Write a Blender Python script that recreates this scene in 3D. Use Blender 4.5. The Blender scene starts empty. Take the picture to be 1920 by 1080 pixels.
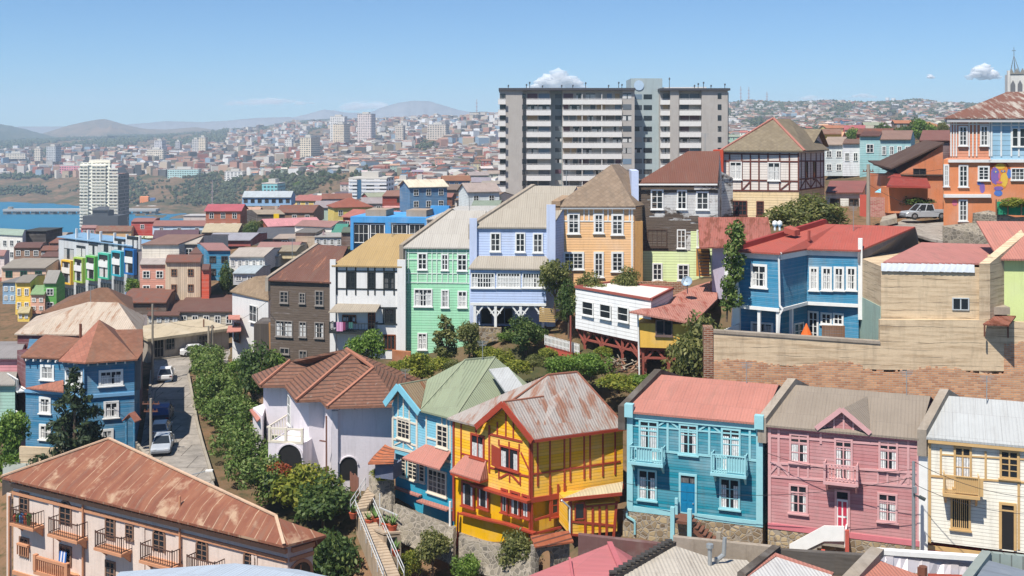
import bpy, bmesh, math, random
import numpy as np
from mathutils import Vector as V
random.seed(7)
SC = bpy.context.scene
COL = SC.collection
F = 2059.0          # focal length in photo pixels (1920 wide), level camera with a vertical shift
YH = 255.0          # row of the horizon
R = math.radians

def P(px, py, Y): return V(((px - 960) / F * Y, Y, (YH - py) / F * Y))
def PZ(px, py, z): return P(px, py, z * F / (YH - py))
def XY(px, Y): return V(((px - 960) / F * Y, Y, 0))
def zat(py, Y): return (YH - py) / F * Y

# ------------------------------------------------------------------ materials
def lin(c):
    c = c / 255.0
    return c / 12.92 if c <= 0.04045 else ((c + 0.055) / 1.055) ** 2.4
KALB = 0.80
def C(r, g, b, k=None):
    k = KALB if k is None else k
    return (min(lin(r) * k, .86), min(lin(g) * k, .86), min(lin(b) * k, .86), 1)

class NT:
    def __init__(s, name):
        s.m = bpy.data.materials.new(name); s.m.use_nodes = True
        s.t = s.m.node_tree; s.t.nodes.clear()
        s.out = s.t.nodes.new('ShaderNodeOutputMaterial')
    def n(s, typ, **kw):
        nd = s.t.nodes.new('ShaderNode' + typ)
        for k, v in kw.items():
            if k.startswith('_'): setattr(nd, k[1:], v); continue
            key = int(k[1:]) if k[0] == 'i' and k[1:].isdigit() else k.replace('_', ' ')
            if hasattr(v, 'is_output'): s.t.links.new(v, nd.inputs[key])
            else: nd.inputs[key].default_value = v
        return nd
    def math(s, op, a, b=0.0, c=0.0):
        nd = s.t.nodes.new('ShaderNodeMath'); nd.operation = op
        for i, v in enumerate((a, b, c)):
            if hasattr(v, 'is_output'): s.t.links.new(v, nd.inputs[i])
            else: nd.inputs[i].default_value = v
        return nd.outputs[0]
    def mix(s, fac, a, b, typ='MIX'):
        nd = s.t.nodes.new('ShaderNodeMix'); nd.data_type = 'RGBA'; nd.blend_type = typ
        for i, v in ((0, fac), (6, a), (7, b)):
            if hasattr(v, 'is_output'): s.t.links.new(v, nd.inputs[i])
            else: nd.inputs[i].default_value = v
        return nd.outputs[2]
    def ramp(s, fac, stops, mode='LINEAR'):
        nd = s.t.nodes.new('ShaderNodeValToRGB'); cr = nd.color_ramp; cr.interpolation = mode
        while len(cr.elements) < len(stops): cr.elements.new(0.5)
        for e, (p, c) in zip(cr.elements, stops):
            e.position = p; e.color = c if len(c) == 4 else (*c, 1)
        s.t.links.new(fac, nd.inputs[0]); return nd.outputs[0]
    def uv(s, sx=1, sy=1, rot=0):
        tc = s.t.nodes.new('ShaderNodeTexCoord'); mp = s.t.nodes.new('ShaderNodeMapping')
        mp.inputs['Scale'].default_value = (sx, sy, 1); mp.inputs['Rotation'].default_value = (0, 0, rot)
        s.t.links.new(tc.outputs['UV'], mp.inputs[0]); return mp.outputs[0]
    def xy(s):
        tc = s.t.nodes.new('ShaderNodeTexCoord'); sp = s.t.nodes.new('ShaderNodeSeparateXYZ')
        s.t.links.new(tc.outputs['UV'], sp.inputs[0]); return sp.outputs[0], sp.outputs[1]
    def pos(s):
        return s.t.nodes.new('ShaderNodeNewGeometry').outputs['Position']
    def noise(s, vec, scale, detail=3, rough=.55):
        return s.n('TexNoise', Vector=vec, Scale=scale, Detail=detail, Roughness=rough).outputs['Fac']
    def done(s, col, rough=.7, bump=None, bd=.02, bs=1.0, spec=.15, metal=0.0):
        p = s.n('BsdfPrincipled', Roughness=rough, Metallic=metal)
        p.inputs['Specular IOR Level'].default_value = spec
        if hasattr(col, 'is_output'): s.t.links.new(col, p.inputs['Base Color'])
        else: p.inputs['Base Color'].default_value = col
        if bump is not None:
            b = s.n('Bump', Strength=bs, Distance=bd, Height=bump)
            s.t.links.new(b.outputs[0], p.inputs['Normal'])
        s.t.links.new(p.outputs[0], s.out.inputs[0]); return s.m

MC = {}
def mat(name, col=(.5, .5, .5, 1), kind='plain', col2=None, rough=.7, var=.16, per=.2, wear=0.0, obj=False):
    """procedural surface; UVs are in metres (u along the level, v up the slope)"""
    if name in MC: return MC[name]
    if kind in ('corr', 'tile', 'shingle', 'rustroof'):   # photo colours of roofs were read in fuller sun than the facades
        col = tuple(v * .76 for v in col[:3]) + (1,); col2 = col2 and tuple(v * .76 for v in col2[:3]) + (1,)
    t = NT(name); x, y = t.xy(); uv = t.uv(); pos = t.pos()
    base = t.n('ObjectInfo').outputs['Color'] if obj else None
    big = t.noise(pos, .45, 4, .6); fine = t.noise(uv, 5, 3)
    stain = t.noise(t.uv(1.6, .25), 1.0, 4, .65)
    c0 = base if obj else col
    k = t.math('ADD', t.math('MULTIPLY', big, var * 1.6), t.math('MULTIPLY', fine, var))
    k = t.math('ADD', k, 1 - var * 1.3)
    kc = t.n('CombineColor', Red=k, Green=k, Blue=k).outputs[0]
    c = t.mix(1.0, c0, kc, 'MULTIPLY')
    dirt = (.16, .13, .1, 1)
    sm = t.math('MULTIPLY', t.math('GREATER_THAN', stain, .58), 0.0)
    st = t.n('MapRange', Value=stain, i1=.52, i2=.8, i3=0.0, i4=.35 * (var / .16)).outputs[0]
    c = t.mix(st, c, dirt); h = None; bd = .02; bs = .6
    if kind in ('siding', 'stucco', 'boards'):   # rain streaks and sun-faded areas
        sk_ = t.noise(t.uv(2.6, .13), 1.0, 5, .7); fd = t.noise(t.uv(.35, .3), 1.0, 4, .6)
        c = t.mix(t.n('MapRange', Value=sk_, i1=.54, i2=.74, i3=0.0, i4=.34).outputs[0], c, t.mix(1.0, c, (.45, .42, .4, 1), 'MULTIPLY'))
        c = t.mix(t.n('MapRange', Value=fd, i1=.5, i2=.7, i3=0.0, i4=.16).outputs[0], c, (.62, .6, .57, 1))
    if kind == 'siding':
        fr = t.math('FRACT', t.math('DIVIDE', y, per)); j = t.math('LESS_THAN', fr, .13)
        c = t.mix(t.math('MULTIPLY', j, .5), c, t.mix(1.0, c, (.35, .33, .33, 1), 'MULTIPLY'))
        row = t.math('FLOOR', t.math('DIVIDE', y, per))
        wn = t.n('TexWhiteNoise', _noise_dimensions='1D', W=row).outputs['Value']
        c = t.mix(t.math('MULTIPLY', wn, .07), c, (.9, .9, .88, 1) if not obj else (.55, .53, .5, 1))
        h = t.math('SUBTRACT', 1, fr); bd = .03; bs = 1
        if wear:
            wm = t.noise(t.uv(.16, .34) if wear < .8 else t.uv(.45, 3.2), 1.0, 6, .72)
            wf = t.n('MapRange', Value=wm, i1=.62 - wear * .25, i2=.68 - wear * .25, i3=0.0, i4=1.0).outputs[0]
            c = t.mix(wf, c, t.mix(t.noise(t.uv(1, 14), 1.0), (.05, .038, .03, 1), (.17, .13, .1, 1)))
    elif kind == 'boards':
        fr = t.math('FRACT', t.math('DIVIDE', x, per)); j = t.math('LESS_THAN', fr, .12)
        c = t.mix(t.math('MULTIPLY', j, .55), c, (.05, .04, .035, 1))
        wn = t.n('TexWhiteNoise', _noise_dimensions='1D', W=t.math('FLOOR', t.math('DIVIDE', x, per))).outputs['Value']
        c = t.mix(t.math('MULTIPLY', wn, .3), c, col2 or dirt); h = fr; bs = .5
    elif kind == 'corr':     # painted corrugated sheets, faded sheet by sheet, rust where col2 is given
        h = t.math('SINE', t.math('MULTIPLY', x, 2 * math.pi / .22)); bd = .025; bs = .55
        bt = t.n('TexBrick', Vector=uv, Scale=1.0, Mortar_Size=.012, Bias=0.0, Brick_Width=.95, Row_Height=2.6)
        bt.inputs['Color1'].default_value = (0, 0, 0, 1); bt.inputs['Color2'].default_value = (1, 1, 1, 1)
        bt.inputs['Mortar'].default_value = (.5, .5, .5, 1)
        c = t.mix(t.math('MULTIPLY', bt.outputs['Color'], .13), c, t.mix(1.0, c, (.55, .5, .48, 1), 'MULTIPLY'))
        c = t.mix(t.math('MULTIPLY', bt.outputs['Fac'], .45), c, (.12, .1, .09, 1))
        if col2:
            rn = t.noise(t.uv(1.5, .35), 1.0, 6, .68)
            c = t.mix(t.n('MapRange', Value=rn, i1=.60 - wear * .3, i2=.72 - wear * .3, i3=0.0, i4=.9).outputs[0], c, col2)
    elif kind == 'tile':
        bt = t.n('TexBrick', Vector=uv, Scale=1.0, Mortar_Size=.03, Bias=0.0, Brick_Width=.3, Row_Height=.36)
        bt.inputs['Color1'].default_value = (0, 0, 0, 1); bt.inputs['Color2'].default_value = (1, 1, 1, 1)
        bt.inputs['Mortar'].default_value = (.5, .5, .5, 1)
        c = t.mix(t.math('MULTIPLY', bt.outputs['Color'], .45), c, col2 or t.mix(1.0, c, (.5, .45, .42, 1), 'MULTIPLY'))
        fr = t.math('FRACT', t.math('DIVIDE', y, .36))
        c = t.mix(t.math('MULTIPLY', t.math('LESS_THAN', fr, .27), .75), c, (.05, .034, .03, 1))
        lich = t.n('MapRange', Value=t.noise(uv, 2.2, 6, .7), i1=.6, i2=.7, i3=0.0, i4=.5).outputs[0]
        c = t.mix(lich, c, (.33, .3, .26, 1))
        h = t.math('SUBTRACT', 1, fr); bd = .06; bs = .9
    elif kind == 'shingle':
        bt = t.n('TexBrick', Vector=t.uv(1, 1, R(45)), Scale=1.0, Mortar_Size=.02, Bias=0.0, Brick_Width=.45, Row_Height=.45, _offset=0.0)
        bt.inputs['Color1'].default_value = (0, 0, 0, 1); bt.inputs['Color2'].default_value = (1, 1, 1, 1)
        bt.inputs['Mortar'].default_value = (0, 0, 0, 1)
        c = t.mix(t.math('MULTIPLY', bt.outputs['Color'], .4), c, t.mix(1.0, c, (.5, .47, .45, 1), 'MULTIPLY'))
        c = t.mix(t.math('MULTIPLY', bt.outputs['Fac'], .35), c, (.08, .06, .05, 1))
        h = t.math('SUBTRACT', 1, bt.outputs['Fac']); bd = .03
    elif kind == 'brick':
        bt = t.n('TexBrick', Vector=uv, Scale=1.0, Mortar_Size=.02, Bias=0.0, Brick_Width=.5, Row_Height=.17)
        bt.inputs['Color1'].default_value = col; bt.inputs['Color2'].default_value = col2 or (.2, .1, .06, 1)
        bt.inputs['Mortar'].default_value = (.42, .35, .27, 1)
        c = t.mix(1.0, bt.outputs['Color'], kc, 'MULTIPLY')
        c = t.mix(st, c, (.3, .24, .18, 1))
        c = t.mix(t.n('MapRange', Value=big, i1=.5, i2=.75, i3=0.0, i4=.5).outputs[0], c, (.36, .25, .16, 1))
        h = bt.outputs['Fac']; bd = -.02
    elif kind == 'stone':
        vo = t.n('TexVoronoi', Vector=t.n('Mapping', Vector=pos, Scale=(2.6, 2.6, 3.0)).outputs[0], Scale=1.0, _feature='DISTANCE_TO_EDGE')
        vc = t.n('TexVoronoi', Vector=t.n('Mapping', Vector=pos, Scale=(2.6, 2.6, 3.0)).outputs[0], Scale=1.0)
        sc = t.mix(t.n('SeparateColor', Color=vc.outputs['Color']).outputs[0], col, col2 or (.12, .11, .1, 1))
        sc = t.mix(1.0, sc, kc, 'MULTIPLY')
        e = t.n('MapRange', Value=vo.outputs['Distance'], i1=.05, i2=.11, i3=0.0, i4=1.0).outputs[0]
        c = t.mix(e, (.3, .26, .21, 1), sc); h = e; bd = .05
    elif kind == 'concrete':
        hb = t.noise(t.uv(.22, 2.6), 1.0, 6, .72); vs = t.noise(t.uv(1.1, .16), 1.0, 6, .72)
        c = t.mix(t.n('MapRange', Value=hb, i1=.47, i2=.66, i3=0.0, i4=.75).outputs[0], c, t.mix(1.0, c, (.5, .43, .37, 1), 'MULTIPLY'))
        c = t.mix(t.n('MapRange', Value=vs, i1=.55, i2=.75, i3=0.0, i4=.4).outputs[0], c, (.14, .11, .085, 1))
        fr = t.math('FRACT', t.math('DIVIDE', t.math('ADD', y, t.math('MULTIPLY', t.noise(t.uv(.3, .3), 1.0), .5)), .62))
        c = t.mix(t.math('MULTIPLY', t.math('LESS_THAN', fr, .07), t.n('MapRange', Value=t.noise(t.uv(.5, .9), 1.0), i1=.45, i2=.6, i3=0.0, i4=.8).outputs[0]), c, (.09, .075, .06, 1))
        h = hb; bd = .04
    elif kind == 'stucco':
        h = fine; bd = .015
    elif kind == 'rustroof':
        a = t.noise(t.uv(.9, .22), 1.0, 6, .65); b = t.noise(t.uv(.5, .5), 1.0, 5, .6)
        c = t.mix(t.n('MapRange', Value=a, i1=.42, i2=.66, i3=0.0, i4=.75).outputs[0], c, col2)
        c = t.mix(t.n('MapRange', Value=b, i1=.55, i2=.66, i3=0.0, i4=.8).outputs[0], c, (.42, .29, .19, 1))
        fr = t.math('FRACT', t.math('DIVIDE', x, .95))
        c = t.mix(t.math('MULTIPLY', t.math('LESS_THAN', fr, .08), t.n('MapRange', Value=t.noise(t.uv(.9, .35), 1.0, 4, .7), i1=.4, i2=.65, i3=0.0, i4=.9).outputs[0]), c, (.46, .33, .22, 1))
        h = t.math('LESS_THAN', fr, .07); bd = .05
    elif kind == 'tower':    # far facades: rows of recessed-looking window openings, a real pattern of glass and wall
        fx = t.math('FRACT', t.math('DIVIDE', x, per)); fy = t.math('FRACT', t.math('DIVIDE', y, 2.9))
        mx = t.math('MULTIPLY', t.math('GREATER_THAN', fx, .2), t.math('LESS_THAN', fx, .8))
        my = t.math('MULTIPLY', t.math('GREATER_THAN', fy, .34), t.math('LESS_THAN', fy, .84))
        cell = t.n('CombineXYZ', X=t.math('FLOOR', t.math('DIVIDE', x, per)), Y=t.math('FLOOR', t.math('DIVIDE', y, 2.9)))
        wn = t.n('TexWhiteNoise', Vector=cell.outputs[0]).outputs['Value']
        g = t.ramp(wn, [(0, (.03, .04, .05)), (.5, (.08, .09, .1)), (.8, (.2, .2, .2)), (1, (.35, .32, .28))])
        mk = t.math('MULTIPLY', mx, my); c = t.mix(mk, c, g)
        slab = t.math('LESS_THAN', fy, .09); c = t.mix(t.math('MULTIPLY', slab, .5), c, (.7, .68, .63, 1))
        h = t.math('SUBTRACT', 1, mk); bd = .2; bs = .5
    MC[name] = t.done(c, rough, h, bd, bs); return MC[name]

def plain(name, col, rough=.6, metal=0.0, spec=.4):
    if name in MC: return MC[name]
    t = NT(name); nz = t.noise(t.pos(), 2.0, 3); k = t.math('ADD', t.math('MULTIPLY', nz, .25), .87)
    kc = t.n('CombineColor', Red=k, Green=k, Blue=k).outputs[0]
    MC[name] = t.done(t.mix(1.0, col, kc, 'MULTIPLY'), rough, metal=metal, spec=spec); return MC[name]

def glass(name, lo, hi, curtain):
    """window pane: reflective glass over a dark room or drawn net curtains, different in every window"""
    t = NT(name); rnd = t.n('ObjectInfo').outputs['Random']; x, y = t.xy()
    g = t.n('SeparateXYZ', Vector=t.n('TexCoord').outputs['Generated']).outputs
    fold = t.math('ADD', t.math('MULTIPLY', t.math('SINE', t.math('MULTIPLY', x, 44)), .3), .75)
    fold = t.math('MULTIPLY', fold, t.math('ADD', t.math('MULTIPLY', t.noise(t.uv(9, 5), 1.0), 1.3), .3))
    cc = t.mix(1.0, curtain, t.n('CombineColor', Red=fold, Green=fold, Blue=fold).outputs[0], 'MULTIPLY')
    has = t.n('MapRange', Value=rnd, i1=lo, i2=hi, i3=0.0, i4=1.0).outputs[0]
    drop = t.math('LESS_THAN', g[2], t.math('SUBTRACT', .95, t.math('MULTIPLY', rnd, .3)))
    gap = t.math('GREATER_THAN', t.math('ABSOLUTE', t.math('SUBTRACT', g[0], t.math('ADD', .4, t.math('MULTIPLY', rnd, .2)))), t.math('MULTIPLY', t.math('FRACT', t.math('MULTIPLY', rnd, 7.3)), .3))
    c = t.mix(t.math('MULTIPLY', has, t.math('MULTIPLY', drop, gap)), (.018, .022, .027, 1), cc)
    MC[name] = t.done(c, .12, spec=.45); return MC[name]
GL_D = glass('dark_window_glass', .6, 1.2, (.26, .25, .24, 1))
GL_C = glass('curtained_window_glass', -.5, .3, (.78, .77, .74, 1))
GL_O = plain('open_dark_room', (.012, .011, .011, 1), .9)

# ------------------------------------------------------------------ meshes
class MB:
    def __init__(s): s.v = []; s.f = []; s.m = []; s.st = []
    def pieces(s):
        for k, (v0, f0) in enumerate(s.st):
            v1, f1 = s.st[k + 1] if k + 1 < len(s.st) else (len(s.v), len(s.f)); q = MB(); q.v = s.v[v0:v1]; q.f = [tuple(i - v0 for i in f) for f in s.f[f0:f1]]; q.m = s.m[f0:f1]; yield q
    def poly(s, pts, m=0):
        i = len(s.v); s.v += [V(p) for p in pts]; s.f.append(tuple(range(i, i + len(pts)))); s.m.append(m)
    def slab(s, pts, off, m=0, me=None):
        me = m if me is None else me
        n = len(pts); i = len(s.v); off = V(off); s.st.append((i, len(s.f)))
        s.v += [V(p) for p in pts] + [V(p) + off for p in pts]
        s.f.append(tuple(range(i, i + n))); s.m.append(m)
        s.f.append(tuple(range(i + 2 * n - 1, i + n - 1, -1))); s.m.append(me)
        for k in range(n):
            q = (k + 1) % n; s.f.append((i + k, i + n + k, i + n + q, i + q)); s.m.append(me)
    def box(s, c, a, b, u, m=0):
        c, a, b, u = V(c), V(a), V(b), V(u)
        s.slab([c, c + a, c + a + b, c + b], u, m)
    def bar(s, p, q, w, d=None, m=0, up=None):
        p, q = V(p), V(q); d = w if d is None else d; t = (q - p).normalized()
        up = V(up) if up is not None else (V((0, 0, 1)) if abs(t.z) < .9 else V((0, 1, 0)))
        x = t.cross(up).normalized() * w / 2; y = x.cross(t).normalized() * d / 2
        s.slab([p - x - y, p + x - y, p + x + y, p - x + y], q - p, m)
    def tube(s, p, q, r0, r1=None, n=8, m=0):
        s.st.append((len(s.v), len(s.f))); p, q = V(p), V(q); r1 = r0 if r1 is None else r1; t = (q - p).normalized()
        x = t.orthogonal().normalized(); y = t.cross(x); i = len(s.v)
        for c, r in ((p, r0), (q, r1)):
            for k in range(n):
                a = 2 * math.pi * k / n; s.v.append(c + (x * math.cos(a) + y * math.sin(a)) * r)
        for k in range(n):
            j = (k + 1) % n; s.f.append((i + k, i + j, i + n + j, i + n + k)); s.m.append(m)
        s.f.append(tuple(range(i + n - 1, i - 1, -1))); s.m.append(m)
        s.f.append(tuple(range(i + n, i + 2 * n))); s.m.append(m)
    def rings(s, rings, m=0, cap=True):
        i = len(s.v); n = len(rings[0]); s.st.append((i, len(s.f)))
        for r in rings: s.v += [V(p) for p in r]
        for k in range(len(rings) - 1):
            for j in range(n):
                a = i + k * n + j; b = i + k * n + (j + 1) % n
                s.f.append((a, b, b + n, a + n)); s.m.append(m)
        if cap:
            s.f.append(tuple(range(i + n - 1, i - 1, -1))); s.m.append(m)
            s.f.append(tuple(range(i + (len(rings) - 1) * n, i + len(rings) * n))); s.m.append(m)
    def build(s, name, mats, parent=None, smooth=False, base=None):
        base = V(parent['_b']) if parent is not None and '_b' in parent else V(base or (0, 0, 0))
        me = bpy.data.meshes.new(name); me.from_pydata([tuple(p - base) for p in s.v], [], s.f)
        for m in (mats if isinstance(mats, (list, tuple)) else [mats]): me.materials.append(m)
        bm = bmesh.new(); bm.from_mesh(me); bm.faces.ensure_lookup_table()
        for f, m in zip(bm.faces, s.m): f.material_index = m; f.smooth = smooth
        bmesh.ops.recalc_face_normals(bm, faces=bm.faces)
        uvl = bm.loops.layers.uv.new('UVMap')
        for f in bm.faces:
            f.normal_update(); n = f.normal
            h = V((-n.y, n.x, 0)) if abs(n.z) < .985 else V((1, 0, 0))
            if h.length < 1e-6: h = V((1, 0, 0))
            h.normalize(); q = n.cross(h)
            if q.z < 0: q = -q
            for l in f.loops:
                p = l.vert.co + base; l[uvl].uv = (p.dot(h), p.dot(q))
        bm.to_mesh(me); bm.free()
        o = bpy.data.objects.new(name, me); COL.objects.link(o)
        if parent is not None:
            o.parent = parent
            if '_b' in parent: o['_b'] = list(base)
        else: o.location = base; o['_b'] = list(base)
        return o

def tag(o, label=None, cat=None, group=None, kind=None):
    if label: o['label'] = label
    if cat: o['category'] = cat
    if group: o['group'] = group
    if kind: o['kind'] = kind
    return o
def thing(name, label, cat, base, group=None):
    o = bpy.data.objects.new(name, None); COL.objects.link(o); o.location = base; o['_b'] = list(base)
    o.empty_display_size = .3
    return tag(o, label, cat, group)
def each(mb, name, m, parent):
    for q in mb.pieces(): o = q.build(name, m, parent)
    return o
def copy_tree(o, parent=None):
    c = o.copy(); COL.objects.link(c); c.parent = parent
    for ch in o.children: copy_tree(ch, c)
    return c

# ------------------------------------------------------------------ facade frames and houses
class Fr:
    """a vertical plane through two ground points; s runs along it, t runs back from it"""
    def __init__(s, L, Rr, ang=None):
        s.o = V((L[0], L[1], 0)); e = V((Rr[0] - L[0], Rr[1] - L[1], 0)); s.w = e.length; s.a = e.normalized()
        s.b = V((-s.a.y, s.a.x, 0)) if ang is None else V((math.sin(R(ang)), math.cos(R(ang)), 0))
        s.nrm = V((-s.a.y, s.a.x, 0))
    def pt(s, u, t, z): return s.o + s.a * u + s.b * t + V((0, 0, z))
    def ptn(s, u, t, z): return s.o + s.a * u + s.nrm * t + V((0, 0, z))
    def px(s, px, py, t=0):
        rx = (px - 960) / F; o = s.o + s.nrm * t
        # Y*(rx,1) = o + a*u
        det = -rx * s.a.y + s.a.x
        u = (o.y * rx - o.x) / det
        Y = o.y + s.a.y * u
        return u, zat(py, Y)
    def P(s, px, py, t=0):
        u, z = s.px(px, py, t); return s.ptn(u, t, z)
    def rect(s, x0, y0, x1, y1):
        (u0, _), (u1, _) = s.px(x0, y0), s.px(x1, y0); cx = (x0 + x1) / 2
        z1 = s.px(cx, y0)[1]; z0 = s.px(cx, y1)[1]; return u0, u1, z0, z1
    def box(s, mb, u0, u1, t0, t1, z0, z1, m=0):
        q = [s.ptn(u0, t0, z0), s.ptn(u1, t0, z0), s.ptn(u1, t1, z0), s.ptn(u0, t1, z0)]
        mb.slab(q, (0, 0, z1 - z0), m)
    def beam(s, mb, x0, y0, x1, y1, w, t0, t1, m=0):
        a, b = s.px(x0, y0), s.px(x1, y1); d = V((b[0] - a[0], b[1] - a[1], 0))
        if d.length < 1e-4: return
        n = V((-d.y, d.x, 0)).normalized() * w / 2
        q = [(a[0] + n.x, a[1] + n.y), (b[0] + n.x, b[1] + n.y), (b[0] - n.x, b[1] - n.y), (a[0] - n.x, a[1] - n.y)]
        mb.slab([s.ptn(u, t0, z) for u, z in q], s.nrm * (t1 - t0), m)

def window(root, fr, u0, u1, z0, z1, frame, nc=2, nr=3, pane=None, cas=.13, bar=.055, sill=True, arch=False, name='window', t=0.0, tr=0.0):
    mb = MB(); w = cas
    if arch:
        r = (u1 - u0) / 2; zc = z1 - r; uc = (u0 + u1) / 2
        pts = [(uc + r * math.cos(a), zc + r * math.sin(a)) for a in [math.pi * k / 10 for k in range(11)]]
        pi = [(u1, z0)] + pts + [(u0, z0)]
        po = [(u1 + w, z0)] + [(uc + (r + w) * math.cos(a), zc + (r + w) * math.sin(a)) for a in [math.pi * k / 10 for k in range(11)]] + [(u0 - w, z0)]
        for k in range(len(pi) - 1):
            mb.slab([fr.ptn(*p[:1], t - .09, p[1]) for p in (pi[k], pi[k + 1], po[k + 1], po[k])], fr.nrm * .09)
    else:
        for a, b, c, d in ((u0 - w, u0, z0 - w * .8, z1 + w), (u1, u1 + w, z0 - w * .8, z1 + w), (u0, u1, z1, z1 + w), (u0, u1, z0 - w * .8, z0)):
            fr.box(mb, a, b, t - .09, t, c, d)
    if sill: fr.box(mb, u0 - w * 1.5, u1 + w * 1.5, t - .17, t, z0 - w * .8 - .1, z0 - w * .8 - .004)
    for k in range(1, nc): 
        u = u0 + (u1 - u0) * k / nc; bw = bar * (1.6 if (nc % 2 == 0 and k == nc // 2) else 1)
        fr.box(mb, u - bw / 2, u + bw / 2, t - .06, t - .02, z0, z1 - ((u1 - u0) * .12 if arch else 0))
    for k in range(1, nr):
        z = z0 + (z1 - z0) * k / nr
        fr.box(mb, u0, u1, t - .055, t - .02, z - bar / 2, z + bar / 2)
    if tr:   # heavy transom below the top light
        z = z1 - (z1 - z0) * tr; fr.box(mb, u0, u1, t - .07, t - .02, z - .05, z + .05)
    o = mb.build(name, frame, root)
    pb = MB()
    if arch: pb.slab([fr.ptn(p[0], t - .03, p[1]) for p in pi], fr.nrm * .025)
    else: fr.box(pb, u0, u1, t - .03, t - .006, z0, z1)
    pb.build('pane', pane or GL_D, o); return o

class House:
    """a house given by the pixels of its eave line; e* eave, r* ridge, py base row"""
    def __init__(h, name, label, L, Rr, zb, cat='house', group=None, ang=None):
        h.fr = Fr(L, Rr, ang); mid = (h.fr.pt(h.fr.w / 2, 0, zb))
        h.root = thing(name, label, cat, mid, group); h.zb = zb; h.trims = {}
    SPLIT = set('corner_pilaster pilaster cornice fascia_band base_trim corner_trim cornice_block bargeboard side_pier party_wall ledge roof_rib corner_beam storey_band ridge_tiles ridge_flashing porch_roof eave_board parapet'.split())
    def part(h, name, mb, m, parent=None, label=None):
        if name in h.SPLIT and len(mb.st) > 1:
            for q in mb.pieces(): o = q.build(name, m, parent or h.root)
            return o
        o = mb.build(name, m, parent or h.root)
        if label: o['label'] = label
        return o
    def win(h, x0, y0, x1, y1, frame, nc=2, nr=3, fr=None, pane=None, **kw):
        fr = fr or h.fr; u0, u1, z0, z1 = fr.rect(x0, y0, x1, y1); c = kw.get('cas', .13)
        return window(h.root, fr, min(u0, u1) + c, max(u0, u1) - c, z0 + c, z1 - c, frame, nc, nr, pane, **kw)
    def trim(h, m, lines, w=.14, fr=None, d=.05, name='timber_trim'):
        mb = MB(); fr = fr or h.fr
        for l in lines:
            off = random.uniform(0, .004); vert = abs(l[2] - l[0]) < abs(l[3] - l[1])
            fr.beam(mb, *l[:4], l[4] if len(l) > 4 else w, -d - (.006 if vert else 0) - off, 0)
        return h.part(name, mb, m)
    def prism(h, pts, z0, z1, m, name='wall'):
        mb = MB(); mb.slab([(p[0], p[1], z0) for p in pts], (0, 0, z1 - z0)); return h.part(name, mb, m)
    def roof(h, faces, m, th=.14, name='roof', me=None):
        mb = MB()
        for f in faces: mb.slab([V(p) for p in f], (0, 0, -th), 0, 1 if me else 0)
        return h.part(name, mb, [m, me] if me else m)
    def balcony(h, x0, yt, x1, yb, proj, m, fr=None, nb=9, bw=.05, mslab=None, solid=None, post=.1, brackets=True):
        """slab, posts, rails and balusters; x/y are the pixels of the front railing"""
        fr = fr or h.fr; a = fr.px(x0, yb, -proj); b = fr.px(x1, yb, -proj)
        zt = fr.px((x0 + x1) / 2, yt, -proj)[1]; zb = fr.px((x0 + x1) / 2, yb, -proj)[1]; u0, u1 = a[0], b[0]
        sb = MB(); fr.box(sb, u0 - .08, u1 + .08, -proj - .06, 0, zb - .2, zb)
        if brackets:
            for u in (u0 + .1, u1 - .1):
                q = [fr.ptn(u - .06, -.01, zb - .2), fr.ptn(u - .06, -proj * .8, zb - .2), fr.ptn(u - .06, -.01, zb - .9)]
                sb.slab(q, fr.a * .12)
        o = h.part('balcony', sb, mslab or m); rb = MB()
        for u in (u0, u1): fr.box(rb, u - post / 2, u + post / 2, -proj - post / 2 + .03, -proj + post / 2 + .03, zb, zt + .1)
        fr.box(rb, u0, u1, -proj - .03, -proj + .07, zt - .06, zt); fr.box(rb, u0, u1, -proj, -proj + .05, zb + .1, zb + .15)
        for u in (u0, u1):
            fr.box(rb, u - .03, u + .03, -proj, -.01, zt - .06, zt - .002); fr.box(rb, u - .025, u + .025, -proj, -.01, zb + .1, zb + .15)
            for k in range(1, 4):
                t = -proj * k / 4; fr.box(rb, u - bw / 2, u + bw / 2, t - bw / 2, t + bw / 2, zb + .15, zt - .06)
        for k in range(1, nb):
            u = u0 + (u1 - u0) * k / nb; fr.box(rb, u - bw / 2, u + bw / 2, -proj, -proj + bw, zb + .15, zt - .06)
        rb.build('railing', m, o)
        if solid:
            pb = MB(); fr.box(pb, *solid, -proj + .06, -proj + .1, zb, zt - .06); pb.build('door_panel', m, o)
        return o

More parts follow.
